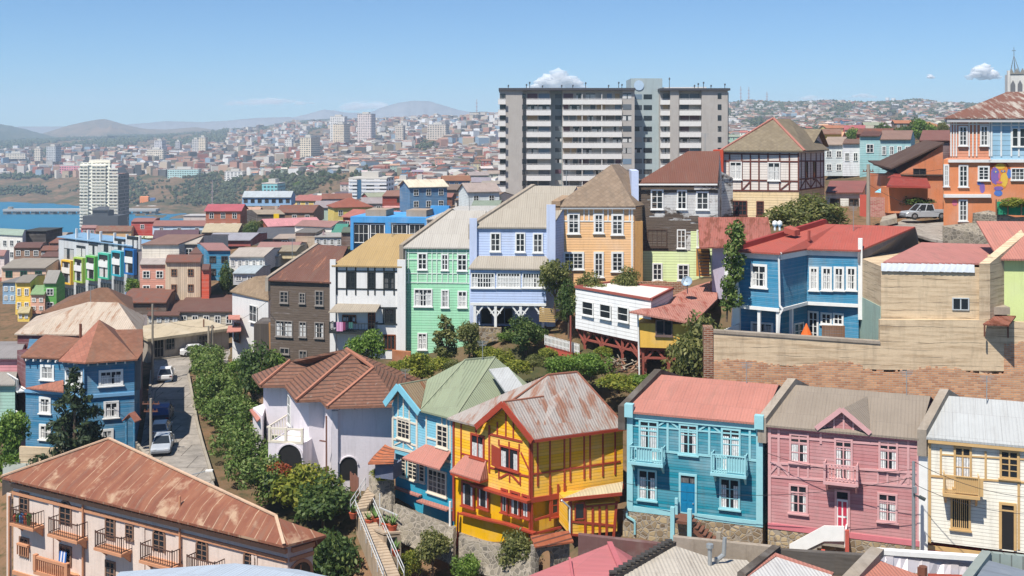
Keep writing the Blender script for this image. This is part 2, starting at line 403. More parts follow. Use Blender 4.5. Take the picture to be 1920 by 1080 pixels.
def row_house(name, label, eL, eR, YL, YR, rL, rR, dY, yb, wall, roofm, cat='house', group=None, over=.35, dYR=None, th=.14, mb_wall=None, zroof=0.0, under=None, back=True):
    """gable-roofed row house from pixel corners: front eave eL-eR, ridge rL-rR standing dY metres further away"""
    el, er = P(*eL, YL), P(*eR, YR); z = (el.z + er.z) / 2; el.z = er.z = z
    rl, rr = P(*rL, YL + dY), P(*rR, YR + (dY if dYR is None else dYR)); zr = (rl.z + rr.z) / 2; rl.z = rr.z = max(zr, z + .4)
    zb = zat(yb, (YL + YR) / 2)
    h = House(name, label, el, er, zb, cat, group); h.ze = z; h.el, h.er, h.rl, h.rr = el, er, rl, rr
    bl, br = el + (rl - el) * 2, er + (rr - er) * 2; bl.z = br.z = z; h.bl, h.br = bl, br
    mb = MB(); i = 0.02
    mb.slab([(p.x, p.y, zb) for p in (el, er, br, bl)], (0, 0, z - zb))
    for a, r, b in ((el, rl, bl), (er, rr, br)):
        mb.slab([a + V((0, 0, .003)), b + V((0, 0, .003)), r - V((0, 0, .05))], h.fr.a * (.08 if a is el else -.08))
    h.part('wall', mb, wall)
    fa, fb = (el - rl), (er - rr); k = 1 + over / max(fa.length, .1)
    f1 = [rl + fa * k, rr + fb * k, rr, rl]; up = V((0, 0, .16 + zroof))
    ga, gb = (bl - rl), (br - rr)
    fs = [[p + up for p in f1]]
    if back: fs.append([p + up for p in (rl + V((0, .02, 0)), rr + V((0, .02, 0)), rr + gb * k, rl + ga * k)])
    h.roof(fs, roofm, th); h.eave = fs[0][:2]; h.ridge = fs[0][2:]
    return h

def firewall(h, a, r, b, th, up, m, low=1.2, name='firewall', front=.3, side=1):
    """party-wall parapet that follows the roof slope and stands a little above it"""
    d = (r - a).normalized(); a2 = a - V((d.x, d.y, 0)).normalized() * front; U = V((0, 0, up))
    pts = [a2 + U * .8, r + U, b + U, b - V((0, 0, low)), a2 - V((0, 0, low))]
    mb = MB(); mb.slab(pts, h.fr.a * th * side); return h.part(name, mb, m)
# ================================================================== materials of the painted houses
W_TURQ = mat('turquoise_siding', C(12, 130, 150), 'siding', per=.19, var=.12)
W_TURQ_L = plain('light_blue_trim_paint', C(160, 214, 220), .5)
W_PINK = mat('pink_siding', C(188, 126, 126), 'siding', per=.22, var=.12)
W_PINK_L = plain('light_pink_trim_paint', C(222, 172, 170), .5)
W_CREAM = mat('cream_siding', C(238, 233, 217), 'siding', per=.22, var=.14)
W_TAN = plain('tan_trim_paint', C(214, 176, 120), .5)
R_PINK = mat('faded_pink_roof_sheets', C(214, 146, 130), 'corr', var=.2)
R_GREY = mat('grey_brown_roof_sheets', C(172, 158, 142), 'corr', var=.16)
R_WHITE = mat('pale_grey_roof_sheets', C(212, 214, 212), 'corr', var=.14)
M_FIRE = mat('dark_weathered_render', C(92, 84, 76), 'stucco', var=.4)
M_FIREG = mat('grey_weathered_render', C(165, 152, 136), 'stucco', var=.4)
M_STONE = mat('rubble_stone', C(200, 178, 140), 'stone', col2=C(120, 102, 82))
M_STONE2 = mat('grey_cobble_stone', C(160, 150, 132), 'stone', col2=C(112, 106, 96))
M_WHITE = plain('white_paint', C(246, 245, 240), .55)
M_GREYM = plain('galvanised_pipe', C(165, 170, 172), .4, .3)
M_DARK = plain('dark_recess', (.012, .012, .014, 1), .8)
M_REDP = plain('brick_red_paint', C(196, 92, 76), .6)
M_RUSTY = plain('rusty_iron', C(120, 78, 60), .8)
M_WOOD = mat('raw_timber', C(150, 108, 78), 'boards', per=.2)
M_POLE = mat('pole_concrete', C(168, 158, 142), 'stucco', var=.25)

def RY(px):   # distance of the frontage line of the lower street row
    A = XY(1165, 77); B = XY(1920, 68); rx = (px - 960) / F; d = B - A
    t = (rx * A.y - A.x) / (d.x - rx * d.y); return A.y + d.y * t
ZB = -26.2
# ---- turquoise house
h = row_house('terraced_house', 'turquoise clapboard house with two light blue balconies and a faded red roof', (1176, 771), (1430, 792), RY(1176), RY(1430),
              (1240, 710), (1460, 722), 3.7, 973, W_TURQ, R_PINK, group='painted terraced houses of the lower row')
fr = h.fr; HT = h
mb = MB(); fr.box(mb, 0, .42, -.1, 0, ZB, h.ze + .05); fr.box(mb, fr.w - .42, fr.w + .02, -.1, 0, ZB, h.ze + .05)
fr.box(mb, .42, fr.w - .42, -.08, 0, ZB, ZB + .38); fr.box(mb, .42, fr.w - .42, -.12, 0, h.ze - .5, h.ze - .12)
h.part('corner_trim', mb, W_TURQ_L)
mb = MB(); fr.box(mb, -.1, .5, -.42, .1, h.ze - .35, h.ze + .55); fr.box(mb, fr.w - .5, fr.w + .1, -.42, .1, h.ze - .35, h.ze + .55); h.part('cornice_block', mb, W_TURQ_L)
h.trim(W_TURQ_L, [(1252, 787, 1252, 847), (1330, 794, 1330, 854), (1406, 800, 1406, 861), (1182, 840, 1424, 864),
                  (1184, 797, 1424, 817, .1), (1233, 799, 1252, 787, .11), (1252, 787, 1271, 802, .11), (1311, 806, 1330, 794, .11), (1330, 794, 1350, 810, .11)], .15)
for x0, y0, x1, y1 in ((1198, 788, 1235, 872), (1352, 803, 1389, 890)): h.win(x0, y0, x1, y1, W_TURQ_L, 2, 3, pane=GL_C, tr=.2)
h.win(1273, 795, 1309, 853, W_TURQ_L, 2, 3, pane=GL_C, tr=.22)
h.win(1196, 880, 1232, 938, W_TURQ_L, 2, 3, pane=GL_C); h.win(1349, 896, 1388, 955, W_TURQ_L, 2, 3, pane=GL_C)
def door(h, x0, y0, x1, y1, m, mf, fr=None, panels=True, light=.18, kx=None):
    fr = fr or h.fr; u0, u1, z0, z1 = fr.rect(x0, y0, x1, y1); mb = MB()
    fr.box(mb, u0, u0 + .14, -.09, 0, z0, z1); fr.box(mb, u1 - .14, u1, -.09, 0, z0, z1); fr.box(mb, u0 + .14, u1 - .14, -.09, 0, z1 - .14, z1)
    o = h.part('door_frame', mb, mf); mb = MB(); zt = z1 - .14 - (z1 - z0) * light
    fr.box(mb, u0 + .14, u1 - .14, -.05, 0, z0, zt)
    d = h.part('door', mb, m); mb = MB(); fr.box(mb, u0 + .14, u1 - .14, -.03, 0, zt + .05, z1 - .14); mb.build('pane', GL_D, d)
    if panels:
        mb = MB(); um = (u0 + u1) / 2; w = (u1 - u0 - .28)
        for a, b in ((.06, .45), (.52, .94)):
            for sx in (-1, 1):
                c = um + sx * w * .23; fr.box(mb, c - w * .16, c + w * .16, -.075, -.05, z0 + (zt - z0) * a, z0 + (zt - z0) * b)
        mb.build('door_panel', kx or m, d)
    mb = MB(); fr.box(mb, u1 - .3, u1 - .22, -.12, -.05, z0 + 1.0, z0 + 1.08); mb.build('handle', M_GREYM, d)
    return d
door(h, 1273, 888, 1307, 971, plain('blue_door_paint', C(20, 130, 175), .4), W_TURQ_L)
h.balcony(1180, 839, 1241, 868, 1.0, W_TURQ_L, nb=13, solid=(.9, 2.0)); h.balcony(1334, 854, 1397, 889, 1.0, W_TURQ_L, nb=13, solid=(7.1, 8.3))
firewall(h, h.el - V((0, 0, .1)), h.rl, h.bl, .5, .55, M_FIRE, side=-1)
mb = MB(); fr.box(mb, -.3, fr.w, -.06, 3, -29, ZB - .004); h.part('foundation', mb, M_STONE)
mb = MB()
for q in ([(1175, 959), (1175, 968), (1190, 977), (1190, 1002)],):
    for a, b in zip(q, q[1:]): mb.bar(fr.P(*a, -.15), fr.P(*b, -.15), .12)
h.part('drainpipe', mb, W_TURQ_L)
# front steps of the turquoise house
st = thing('entrance_steps', 'brown timber steps with light blue posts up to the turquoise front door', 'steps', fr.P(1290, 1005, -1.5)); mb = MB()
u0, z0 = fr.px(1268, 972); u1, _ = fr.px(1302, 972)
fr.box(mb, u0, u1, -1.7, -.1, ZB + .12, ZB + .3)
for k in range(7): fr.box(mb, u1 + .26 * k, u1 + .26 * k + .3, -1.6, -.4, ZB + .1 - .2 * k, ZB + .16 - .2 * k)
mb.slab([fr.ptn(u1, -1.66, ZB + .12), fr.ptn(u1 + 1.9, -1.66, ZB - 1.3), fr.ptn(u1 + 1.9, -1.66, ZB - 1.6), fr.ptn(u1, -1.66, ZB - .2)], fr.nrm * .06)
mb.build('steps', M_RUSTY, st); mb = MB()
for u in (u0, u1 - .1): fr.box(mb, u, u + .28, -1.95, -1.7, ZB - 2.6, ZB + 1.25)
fr.box(mb, u0, u0 + .2, -.5, -.3, ZB + .3, ZB + 1.4)
each(mb, 'post', W_TURQ_L, st); mb = MB(); fr.box(mb, u1 + 1.8, u1 + 2.1, -1.8, -1.55, ZB - 2, ZB - .1); mb.build('end_post', M_POLE, st)

# ---- pink house
h = row_house('terraced_house', 'pink clapboard house with a pointed central gable and one pink balcony', (1440, 797), (1724, 820), RY(1440), RY(1724),
              (1492, 730), (1745, 743), 3.4, 1003, W_PINK, R_GREY, group='painted terraced houses of the lower row')
fr = h.fr
h.trim(W_PINK_L, [(1443, 800, 1443, 990, .2), (1722, 824, 1722, 1016, .2), (1460, 805, 1460, 890), (1515, 812, 1515, 895, .12), (1539, 812, 1539, 832), (1703, 826, 1703, 908),
                  (1440, 817, 1725, 838), (1440, 867, 1725, 887), (1440, 892, 1725, 913), (1442, 889, 1459, 870, .13), (1461, 870, 1479, 891, .13), (1479, 868, 1479, 894, .1), (1497, 869, 1497, 896, .12),
                  (1646, 884, 1646, 906, .12), (1664, 884, 1664, 908, .12), (1683, 884, 1683, 909, .12), (1686, 909, 1703, 888, .13), (1703, 888, 1722, 908, .13)], .15)
mb = MB(); fr.box(mb, 0, fr.w, -.1, 0, ZB, ZB + .35); fr.box(mb, 0, fr.w, -.2, 0, h.ze - .22, h.ze - .02); h.part('base_trim', mb, plain('rose_trim_paint', C(216, 128, 136), .5))
for q in ((1480, 813, 1517, 868), (1647, 826, 1684, 882)): h.win(*q, W_PINK_L, 2, 3, pane=GL_C, tr=.28)
h.win(1564, 822, 1599, 900, W_PINK_L, 2, 4, pane=GL_C, tr=.18)
for q in ((1479, 908, 1515, 963), (1645, 924, 1683, 979)): h.win(*q, W_PINK_L, 2, 3, pane=GL_C, tr=.25)
door(h, 1565, 918, 1594, 998, M_WHITE, W_PINK_L, kx=plain('crimson_door_panel', C(205, 60, 85), .5))
h.balcony(1546, 872, 1607, 905, 1.0, W_PINK_L, nb=9, post=.14, bw=.07)
# central gable: small dormer gable standing on the front wall
gl, gr, ga = fr.P(1530, 806, -.3), fr.P(1632, 817, -.3), fr.P(1578, 767, -.3); zg = (gl.z + gr.z) / 2
gl.z = gr.z = zg + .12; up = V((0, 0, .3)); gb = P(1626, 743, RY(1626) + 3.0)
mb = MB(); mb.slab([fr.P(1533, 808), fr.P(1629, 817), fr.P(1578, 771)], fr.nrm * .4); h.part('gable_wall', mb, W_PINK)
h.trim(W_PINK_L, [(1546, 796, 1546, 812, .11), (1564, 784, 1564, 814, .11), (1582, 776, 1582, 816, .11), (1600, 790, 1600, 818, .11), (1614, 804, 1614, 820, .11)], .11, d=.06, name='gable_trim')
h.roof([[gl, ga, gb], [ga, gr, gb]], R_GREY, name='gable_roof'); mb = MB()
mb.bar(gl - fr.nrm * .04, ga - fr.nrm * .04, .07, .3); mb.bar(ga - fr.nrm * .043, gr - fr.nrm * .043, .07, .3); h.part('bargeboard', mb, W_PINK_L)
firewall(h, h.el, h.rl, h.bl, .55, .6, M_FIREG, side=-1)
mb = MB(); fr.box(mb, 0, fr.w, -.06, 3, -29, ZB - .004); h.part('foundation', mb, M_STONE)
# porch stairs
st = thing('porch_stairs', 'white balustrade stairs with brick red posts before the pink house', 'stairs', fr.P(1540, 1020, -1.6)); mb = MB()
pts = [(1480, 1021), (1545, 986), (1583, 987), (1583, 1015), (1545, 1015), (1512, 1031), (1480, 1031)]
mb.slab([fr.P(x, y, -1.7) for x, y in pts], fr.nrm * .1); fr.box(mb, fr.px(1583, 987, -1.7)[0], fr.px(1583, 987, -1.7)[0] + .1, -1.6, -.1, ZB - .1, ZB + .9); mb.build('balustrade', M_WHITE, st); mb = MB()
ua, ub, uc = (fr.px(x, 1000, -1.7)[0] for x in (1540, 1585, 1476))
for u, z in ((ua, ZB - .35), (ub, ZB + 1.1), (uc, ZB - .9)): fr.box(mb, u, u + .24, -1.95, -1.705, ZB - 2.6, z)
each(mb, 'post', M_REDP, st); mb = MB(); fr.box(mb, ua, ub, -1.59, -.1, ZB - .15, ZB + .02)
for k in range(8): fr.box(mb, ua - .28 * (k + 1), ua - .28 * k, -1.59, -.3, ZB - .35 - .2 * k, ZB - .02 - .2 * k)
mb.build('steps', M_POLE, st)

# ---- cream house
h = row_house('terraced_house', 'cream clapboard house with tan trim, tan balcony and open dark door', (1740, 818), (1990, 842), RY(1740), RY(1990),
              (1779, 750), (2012, 762), 3.4, 1030, W_CREAM, R_WHITE, group='painted terraced houses of the lower row')
fr = h.fr
h.trim(W_TAN, [(1743, 822, 1743, 1018, .16), (1764, 840, 1764, 892, .12), (1848, 846, 1848, 898, .12), (1910, 850, 1910, 1030, .14), (1742, 892, 1930, 905, .12), (1762, 852, 1930, 862, .09)], .14)
mb = MB(); fr.box(mb, 0, fr.w, -.3, 0, h.ze - .32, h.ze - .02); fr.box(mb, 0, fr.w, -.08, 0, ZB - .1, ZB + .16); h.part('cornice', mb, W_TAN)
h.win(1788, 837, 1822, 915, W_TAN, 2, 2, pane=GL_C, tr=.2); h.win(1874, 844, 1911, 898, W_TAN, 2, 4, tr=.25)
h.win(1782, 932, 1820, 993, W_TAN, 8, 1, pane=GL_O, bar=.04)
u0, u1, z0, z1 = fr.rect(1873, 942, 1906, 1030); mb = MB()
fr.box(mb, u0, u0 + .16, -.1, 0, z0, z1); fr.box(mb, u1 - .16, u1, -.1, 0, z0, z1); fr.box(mb, u0 + .16, u1 - .16, -.1, 0, z1 - .16, z1); fr.box(mb, u0 + .16, u1 - .16, -.08, 0, z1 - .55, z1 - .47)
o = h.part('door_frame', mb, W_TAN); mb = MB(); fr.box(mb, u0 + .16, u1 - .16, -.02, -.002, z0, z1 - .16); mb.build('doorway', GL_O, o)
h.balcony(1770, 893, 1835, 928, 1.0, W_TAN, nb=17, solid=(1.6, 3.2))
firewall(h, h.el, h.rl, h.bl, .55, .6, M_FIREG, side=-1)
mb = MB(); fr.box(mb, -.55, -.02, -.06, .5, -28, h.ze); h.part('pilaster', mb, M_WHITE)
mb = MB(); fr.box(mb, 0, fr.w, -.07, 3, -29, ZB - .104); h.part('foundation', mb, M_REDP)

# ================================================================== long wall, concrete house, lime house
M_CONC = mat('board_marked_concrete', C(226, 202, 168), 'concrete')
M_BRICK = mat('orange_brick', C(232, 176, 132), 'brick', col2=C(186, 128, 94))
L, Rr = XY(1337, 88.5), XY(1990, 86)
fr = Fr(L, Rr); w = thing('retaining_wall', 'long retaining wall of stained concrete over orange brick behind the lower row', 'wall', fr.pt(fr.w / 2, 0, -27))
mb = MB(); zt = fr.px(1400, 628)[1]; a = fr.px(1650, 645)[0]; zm = fr.px(1500, 683)[1]
mb.slab([fr.ptn(0, 0, zm), fr.ptn(a, 0, fr.px(1650, 693)[1]), fr.ptn(a, 0, fr.px(1650, 645)[1]), fr.ptn(0, 0, fr.px(1337, 624)[1])], fr.nrm * .5)
e = fr.w; x1 = fr.px(1845, 600)[0]
mb.slab([fr.ptn(a, .003, fr.px(1650, 693)[1]), fr.ptn(e, .003, fr.px(1930, 696)[1]), fr.ptn(e, .003, fr.px(1930, 608)[1]), fr.ptn(x1, .003, fr.px(1845, 600)[1]), fr.ptn(a, .003, fr.px(1650, 600)[1])], fr.nrm * .5)
mb.build('concrete_face', M_CONC, w); mb = MB()
rj = random.Random(6); jg = []
for k in range(150):
    u = e * (1 - k / 149); zz = (zm if u < a * .9 else fr.px(1700, 694)[1]) + (2.2 if u > e * .84 else 0) + rj.choice((0, 0, 0, .1, .17)) + .22 * math.sin(u * .8); jg += [fr.ptn(u, -.03, zz), fr.ptn(u - e / 170, -.03, zz)]
mb.slab([fr.ptn(0, -.03, -28), fr.ptn(e, -.03, -28)] + jg[:-1], fr.nrm * .6); mb.build('brick_face', M_BRICK, w)
mb = MB(); mb.slab([fr.ptn(0, -.08, fr.px(1337, 624)[1]), fr.ptn(a, -.08, fr.px(1650, 645)[1]), fr.ptn(a, -.08, fr.px(1650, 645)[1] + .22), fr.ptn(0, -.08, fr.px(1337, 624)[1] + .22)], fr.nrm * .7); mb.build('coping', M_FIREG, w)
mb = MB(); fr.box(mb, -.75, 0, -.1, 1.2, -28, fr.px(1337, 614)[1]); mb.build('brick_pier', mat('dark_red_brick', C(150, 88, 62), 'brick', col2=C(110, 66, 48)), w)
# concrete house
h = House('concrete_house', 'bare concrete house side with two small windows above the long brick wall', XY(1652, 87.9), XY(1842, 86.9), -20, ang=2)
fr = h.fr; zt = fr.px(1700, 500)[1]
h.prism([fr.pt(0, 0, 0), fr.pt(fr.w, 0, 0), fr.pt(fr.w, 10, 0), fr.pt(0, 10, 0)], -19, zt, M_CONC)
h.win(1785, 558, 1817, 582, plain('aluminium_frame', C(200, 205, 205), .4), 2, 1, cas=.09, sill=False); h.win(1808, 633, 1822, 649, M_FIREG, 1, 1, pane=GL_O, cas=.07, sill=False)
q = [P(1656, 493, 88), P(1850, 488, 87), P(1868, 459, 96), P(1728, 455, 98)]; zq = -9.9
h.roof([[V((q[0].x, q[0].y, zt + .35)), V((q[1].x, q[1].y, zt + .35)), V((q[2].x, q[2].y, zt + .95)), V((q[3].x, q[3].y, zt + .95))]], mat('dusty_red_roof_sheets', C(214, 146, 136), 'corr', var=.18))
mb = MB(); n = 16; rnd = random.Random(3)
for k in range(n):
    u = fr.w * (k / n) * .92; u2 = fr.w * ((k + 1) / n) * .92; a1 = .05 + .05 * rnd.random(); mb.slab([fr.ptn(u, -.12 - a1, zt - .42 + a1), fr.ptn(u2, -.14, zt - .38), fr.ptn(u2, -.04, zt + .22), fr.ptn(u, -.04, zt + .2 + a1)], fr.nrm * .1)
tp = h.part('tarpaulin', mb, plain('white_tarpaulin', C(226, 232, 238), .5))
# side wall of the concrete house (plaster, seen from the left): its own facing slab
mb = MB(); s0 = fr.pt(0, .1, 0); s1 = fr.pt(0, 6, 0); zp = fr.px(1650, 575)[1]
mb.slab([V((s0.x, s0.y, -19)), V((s1.x, s1.y, -19)), V((s1.x, s1.y, zp)), V((s0.x, s0.y, zp))], V((-.04, 0, 0))); h.part('plaster_panel', mb, mat('pale_green_plaster', C(172, 196, 182), 'stucco', var=.25))
# lime house
h = House('lime_house', 'lime green house with a red roof behind a sloping concrete parapet', XY(1868, 88.5), XY(1990, 88), -19)
fr = h.fr; zt = fr.px(1900, 484)[1]; h.prism([fr.pt(0, 0, 0), fr.pt(fr.w, 0, 0), fr.pt(fr.w, 9, 0), fr.pt(0, 9, 0)], -19, zt, mat('lime_plaster', C(230, 242, 168), 'stucco', var=.08))
h.roof([[fr.ptn(0, -.5, zt), fr.ptn(fr.w, -.5, zt), fr.ptn(fr.w, 5, zt + 2.6), fr.ptn(0, 5, zt + 2.6)]], R_PINK)
mb = MB(); a = P(1836, 494, 86.6); b = P(1930, 418, 93); mb.slab([a, b, b - V((0, 0, 12)), a - V((0, 0, 9))], V((.9, .1, 0))); h.part('firewall', mb, M_CONC)
mb = MB(); fr.box(mb, -1.2, .6, -1.4, 0, fr.px(1870, 579)[1] - .25, fr.px(1870, 571)[1]); h.part('ledge', mb, M_FIREG)
cn = thing('canopy', 'rusty lean-to canopy below the lime green wall', 'canopy', P(1880, 605, 86)); mb = MB()
mb.slab([P(1843, 607, 86), P(1892, 609, 84.5), P(1905, 592, 87), P(1868, 590, 87.5)], (0, 0, -.12)); mb.build('roof', mat('rusty_sheet', C(170, 110, 92), 'corr', col2=C(120, 70, 52), wear=.5), cn)
mb = MB()
for a in ((1846, 609), (1890, 611)): mb.bar(P(*a, 85.8), P(a[0], a[1] + 22, 85.8), .1)
mb.build('bracket', M_RUSTY, cn)

# ================================================================== blue house with the red roof
h = House('blue_house', 'blue clapboard house with a red metal roof and white window bands above the long wall', XY(1385, 93), XY(1462, 91), -18.6, ang=30)
W_BLUE = mat('bright_blue_siding', C(48, 134, 172), 'siding', per=.15, var=.18)
R_RED = mat('red_roof_sheets', C(204, 108, 94), 'corr', var=.16)
K = [XY(1385, 93), XY(1462, 91), XY(1513, 94.8), XY(1609, 93.4)]; bk = [XY(1655, 101), XY(1452, 106)]
ze = zat(472, 92.2); zm = zat(574, 92.2)
h.prism(K + bk, zm, ze, W_BLUE)
mb = MB(); off = V((.55, 1.5, 0)); K2 = [K[0] + V((.2, 1.5, 0)), K[1] + V((.3, 1.9, 0)), K[2] + V((.3, 1.0, 0)), K[3] + V((.1, .2, 0))]
mb.slab([(p.x, p.y, -19.5) for p in K2 + bk], (0, 0, zm + 19.5)); h.part('ground_floor_wall', mb, W_BLUE)
f1, f2, f3 = Fr(K[0], K[1]), Fr(K[1], K[2]), Fr(K[2], K[3])
mb = MB()
for f in (f1, f2, f3):
    f.box(mb, .01, f.w - .01, -.14, 0, zm - .28, zm); f.box(mb, 0.02, f.w - .02, -.1, 0, ze - .55, ze - .1)
h.part('fascia_band', mb, M_WHITE)
mb = MB(); f1.box(mb, -.35, 0, -.2, .5, -19, ze + .5); f3.box(mb, f3.w, f3.w + .35, -.2, .5, zat(600, 93), ze + 1.0); h.part('corner_pilaster', mb, M_WHITE)
mb = MB()
for px in (1420, 1455): u = f1.px(px, 600)[0]; f1.box(mb, u, u + .26, 0, .26, -19.5, zm - .28)
u = f2.px(1485, 600)[0]; f2.box(mb, u, u + .26, 0, .26, -19.5, zm - .28)
h.part('porch_post', mb, M_WHITE)
h.win(1408, 495, 1439, 540, M_WHITE, 2, 3, fr=f1, pane=GL_C, cas=.2)
for x0 in (1517, 1540, 1563, 1586): h.win(x0, 500, x0 + (18 if x0 == 1517 else 20), 545, M_WHITE, 2, 3, fr=f3, pane=GL_C, cas=.18)
g1, g3 = Fr(K2[0], K2[1]), Fr(K2[2], K2[3])
h.win(1408, 604, 1450, 640, M_WHITE, 3, 2, fr=g1, pane=GL_C, cas=.16)
h.win(1515, 583, 1535, 640, M_WHITE, 2, 4, fr=g3, cas=.16); h.win(1539, 586, 1560, 609, M_WHITE, 2, 2, fr=g3, cas=.16); h.win(1562, 587, 1582, 610, M_WHITE, 2, 2, fr=g3, cas=.16)
h.win(1488, 605, 1506, 636, M_WHITE, 2, 2, fr=Fr(K2[1], K2[2]), cas=.12)
E = [P(1383, 470, 92.6), P(1462, 476, 90.6), P(1513, 471, 94.4), P(1612, 480, 93)]; 
for p in E: p.z = ze + .05
r1, r2 = P(1549, 414, 102), P(1716, 431, 99); rz = (r1.z + r2.z) / 2; r1.z = r2.z = rz
m1, m2 = r1.lerp(r2, .12), r1.lerp(r2, .3); b1, b2 = r1 + V((2.5, 6, ze - rz)), r2 + V((2.5, 6, ze - rz))
e4 = P(1643, 466, 94.6)
h.roof([[E[0], E[1], m1, r1], [E[1], E[2], m2, m1], [E[2], E[3], r2, m2], [r1, r2, b2, b1]], R_RED)
mb = MB(); mb.slab([V((E[3].x, E[3].y, ze - 1)), V((b2.x, b2.y, ze - 1)), V((b2.x, b2.y, ze)), r2 - V((0, 0, .16)), V((E[3].x, E[3].y, ze))], V((-.15, .1, 0))); h.part('gable_wall', mb, mat('grey_corrugated_sheet', C(128, 126, 130), 'boards', per=.3))
mb = MB(); d = V((-.35, .1, 0)); U = V((0, 0, .45)); mb.slab([E[0] - V((0, 0, .3)), E[0] + U, r1 + U, r1 - V((0, 0, .3))], d); mb.slab([r1 - V((0, 0, .3)), r1 + U, b1 + U, b1 - V((0, 0, .3))], d); h.part('parapet', mb, plain('dark_red_paint', C(160, 60, 52), .6))
mb = MB(); q = [(1462, 474), (1457, 482), (1459, 573), (1465, 580), (1459, 590), (1456, 634)]
for a, b in zip(q, q[1:]): mb.bar(f1.P(a[0] + 3, a[1], -.12), f1.P(b[0] + 3, b[1], -.12), .13)
h.part('drainpipe', mb, M_WHITE)
mb = MB(); mb.tube(P(1517, 452, 95.5), P(1517, 432, 95.5), .12); mb.slab([P(1470, 437, 97), P(1490, 443, 96), P(1500, 441, 96.5), P(1482, 433, 97.5)], (0, 0, .5)); h.part('roof_vent', mb, R_RED)
ob = MB(); f1.box(ob, -1.4, -.36, .3, 1.2, zat(525, 93), zat(485, 93)); h.part('box_bay', ob, M_WHITE)
pw = thing('yard_wall', 'white capped low yard wall left of the blue house', 'wall', P(1350, 628, 91)); mb = MB(); mb.slab([P(1338, 626, 90.5), P(1386, 608, 92.6), P(1386, 632, 92.6), P(1338, 640, 90.5)], (.1, .35, 0)); mb.slab([P(1372, 612, 92.4), P(1387, 605, 92.6), P(1387, 540, 92.6), P(1377, 540, 92.4)], (0, .3, 0)); mb.build('wall', M_WHITE, pw)
for nm, lab, cat, m, q in (('wooden_screen', 'weathered board screen standing in the yard of the blue house', 'screen', M_WOOD, (1541, 610, 1584, 640)),):
    o = thing(nm, lab, cat, P(1560, 640, 91.5)); mb = MB(); f = Fr(XY(q[0], 91.4), XY(q[2], 91.2)); z0, z1 = zat(q[3], 91.3), zat(q[1], 91.3)
    for k in range(6): f.box(mb, .0, f.w, 0, .05, z0 + (z1 - z0) * k / 6, z0 + (z1 - z0) * (k + .93) / 6)
    mb.build('boards', m, o); mb = MB(); f.box(mb, 0, .12, -.05, 0, z0 - .6, z1); f.box(mb, f.w - .12, f.w, -.05, 0, z0 - .6, z1); each(mb, 'post', M_WOOD, o)
o = thing('parasol', 'folded orange garden parasol in the yard of the blue house', 'parasol', P(1512, 640, 91.6)); mb = MB()
mb.rings([[P(1512, 640, 91.6) + V((r * math.cos(a), r * math.sin(a), zz)) for a in [k * math.pi / 4 for k in range(8)]] for zz, r in ((.1, .5), (.6, .45), (1.3, .12), (1.5, .03))]); mb.build('cloth', plain('orange_cloth', C(235, 110, 40), .8), o)
mb = MB(); mb.tube(P(1512, 645, 91.6), P(1512, 618, 91.6), .04); mb.build('pole', M_GREYM, o)
o = thing('chimney_pipe', 'pair of white chimney cowls on the parapet of the red roof', 'chimney', P(1458, 428, 101)); mb = MB()
for dx in (-5, 4):
    b = P(1458 + dx, 432, 100.8); mb.tube(b, b + V((0, 0, .4)), .1); mb.rings([[b + V((r * .75 * math.cos(a), r * .75 * math.sin(a), zz * .75)) for a in [k * math.pi / 4 for k in range(8)]] for zz, r in ((.5, .2), (.75, .33), (1.05, .3), (1.2, .1))])
mb.build('cowl', M_WHITE, o)

# ================================================================== yellow timbered house
W_YEL = mat('yellow_siding', C(244, 184, 22), 'siding', per=.22, var=.08)
W_YELP = mat('yellow_render', C(242, 186, 18), 'stucco', var=.08)
M_TIM = plain('red_brown_timber_paint', C(172, 70, 48), .5)
R_RUSTW = mat('rust_streaked_pale_roof_sheets', C(194, 184, 176), 'corr', col2=C(168, 118, 94, .8), wear=.42, var=.2)
zE = -21.4; Cc = PZ(995, 824, zE); Lf = PZ(850, 787, zE); Rt = PZ(1168, 802, zE)
Bk = Lf + Rt - Cc
h = House('yellow_house', 'yellow timbered house with red brown beams and a rusty pale gabled roof', Lf, Cc, -29)
fl = h.fr; frr = Fr(Cc, Rt); h.prism([Lf, Cc, Rt, Bk], -25.7, zE, W_YEL)
mb = MB(); mb.slab([(p.x, p.y, -29.9) for p in (Lf + V((.05, .1, 0)), Cc + V((0, .35, 0)), Rt + V((-.2, .3, 0)), Bk)], (0, 0, 29.9 - 25.702)); h.part('lower_wall', mb, W_YELP)
R1, R2 = P(1027, 706, 81.6), P(1082, 701, 82.6); rz = (R1.z + R2.z) / 2; R1.z = R2.z = rz
ga = fl.P(943, 757, -.55); g2 = R1.lerp(Cc, .18); g2 = P(1019, 750, 80.2); g2.z = ga.z
gl = fl.P(893, 800, -.55); gr = fl.P(999, 828, -.55); gl.z = gr.z = zE + .1
up = V((0, 0, .15)); Lo = Lf + (Lf - Cc).normalized() * .3; Ro = Rt + (Rt - Cc).normalized() * .4 - V((.15, .4, 0)); Co = Cc + V((.15, -.5, 0))
ml = fl.P(893, 797, -.35); ml.z = zE
h.roof([[p + up for p in f] for f in ([gr, Ro, R2, R1, g2], [gr, g2, ga], [gl, ga, g2], [Lo - fl.nrm * .35, ml, g2, R1], [Lo, R1, R2, Ro, Bk], )][:4] + [[Lf + up, R1 + up, Bk + up], [R1 + up, R2 + up, Bk + up], [R2 + up, Ro + up, Bk + up]], R_RUSTW)
mb = MB(); mb.slab([fl.P(896, 800), fl.P(993, 824), fl.P(943, 765)], fl.nrm * .5); h.part('gable_wall', mb, W_YEL)
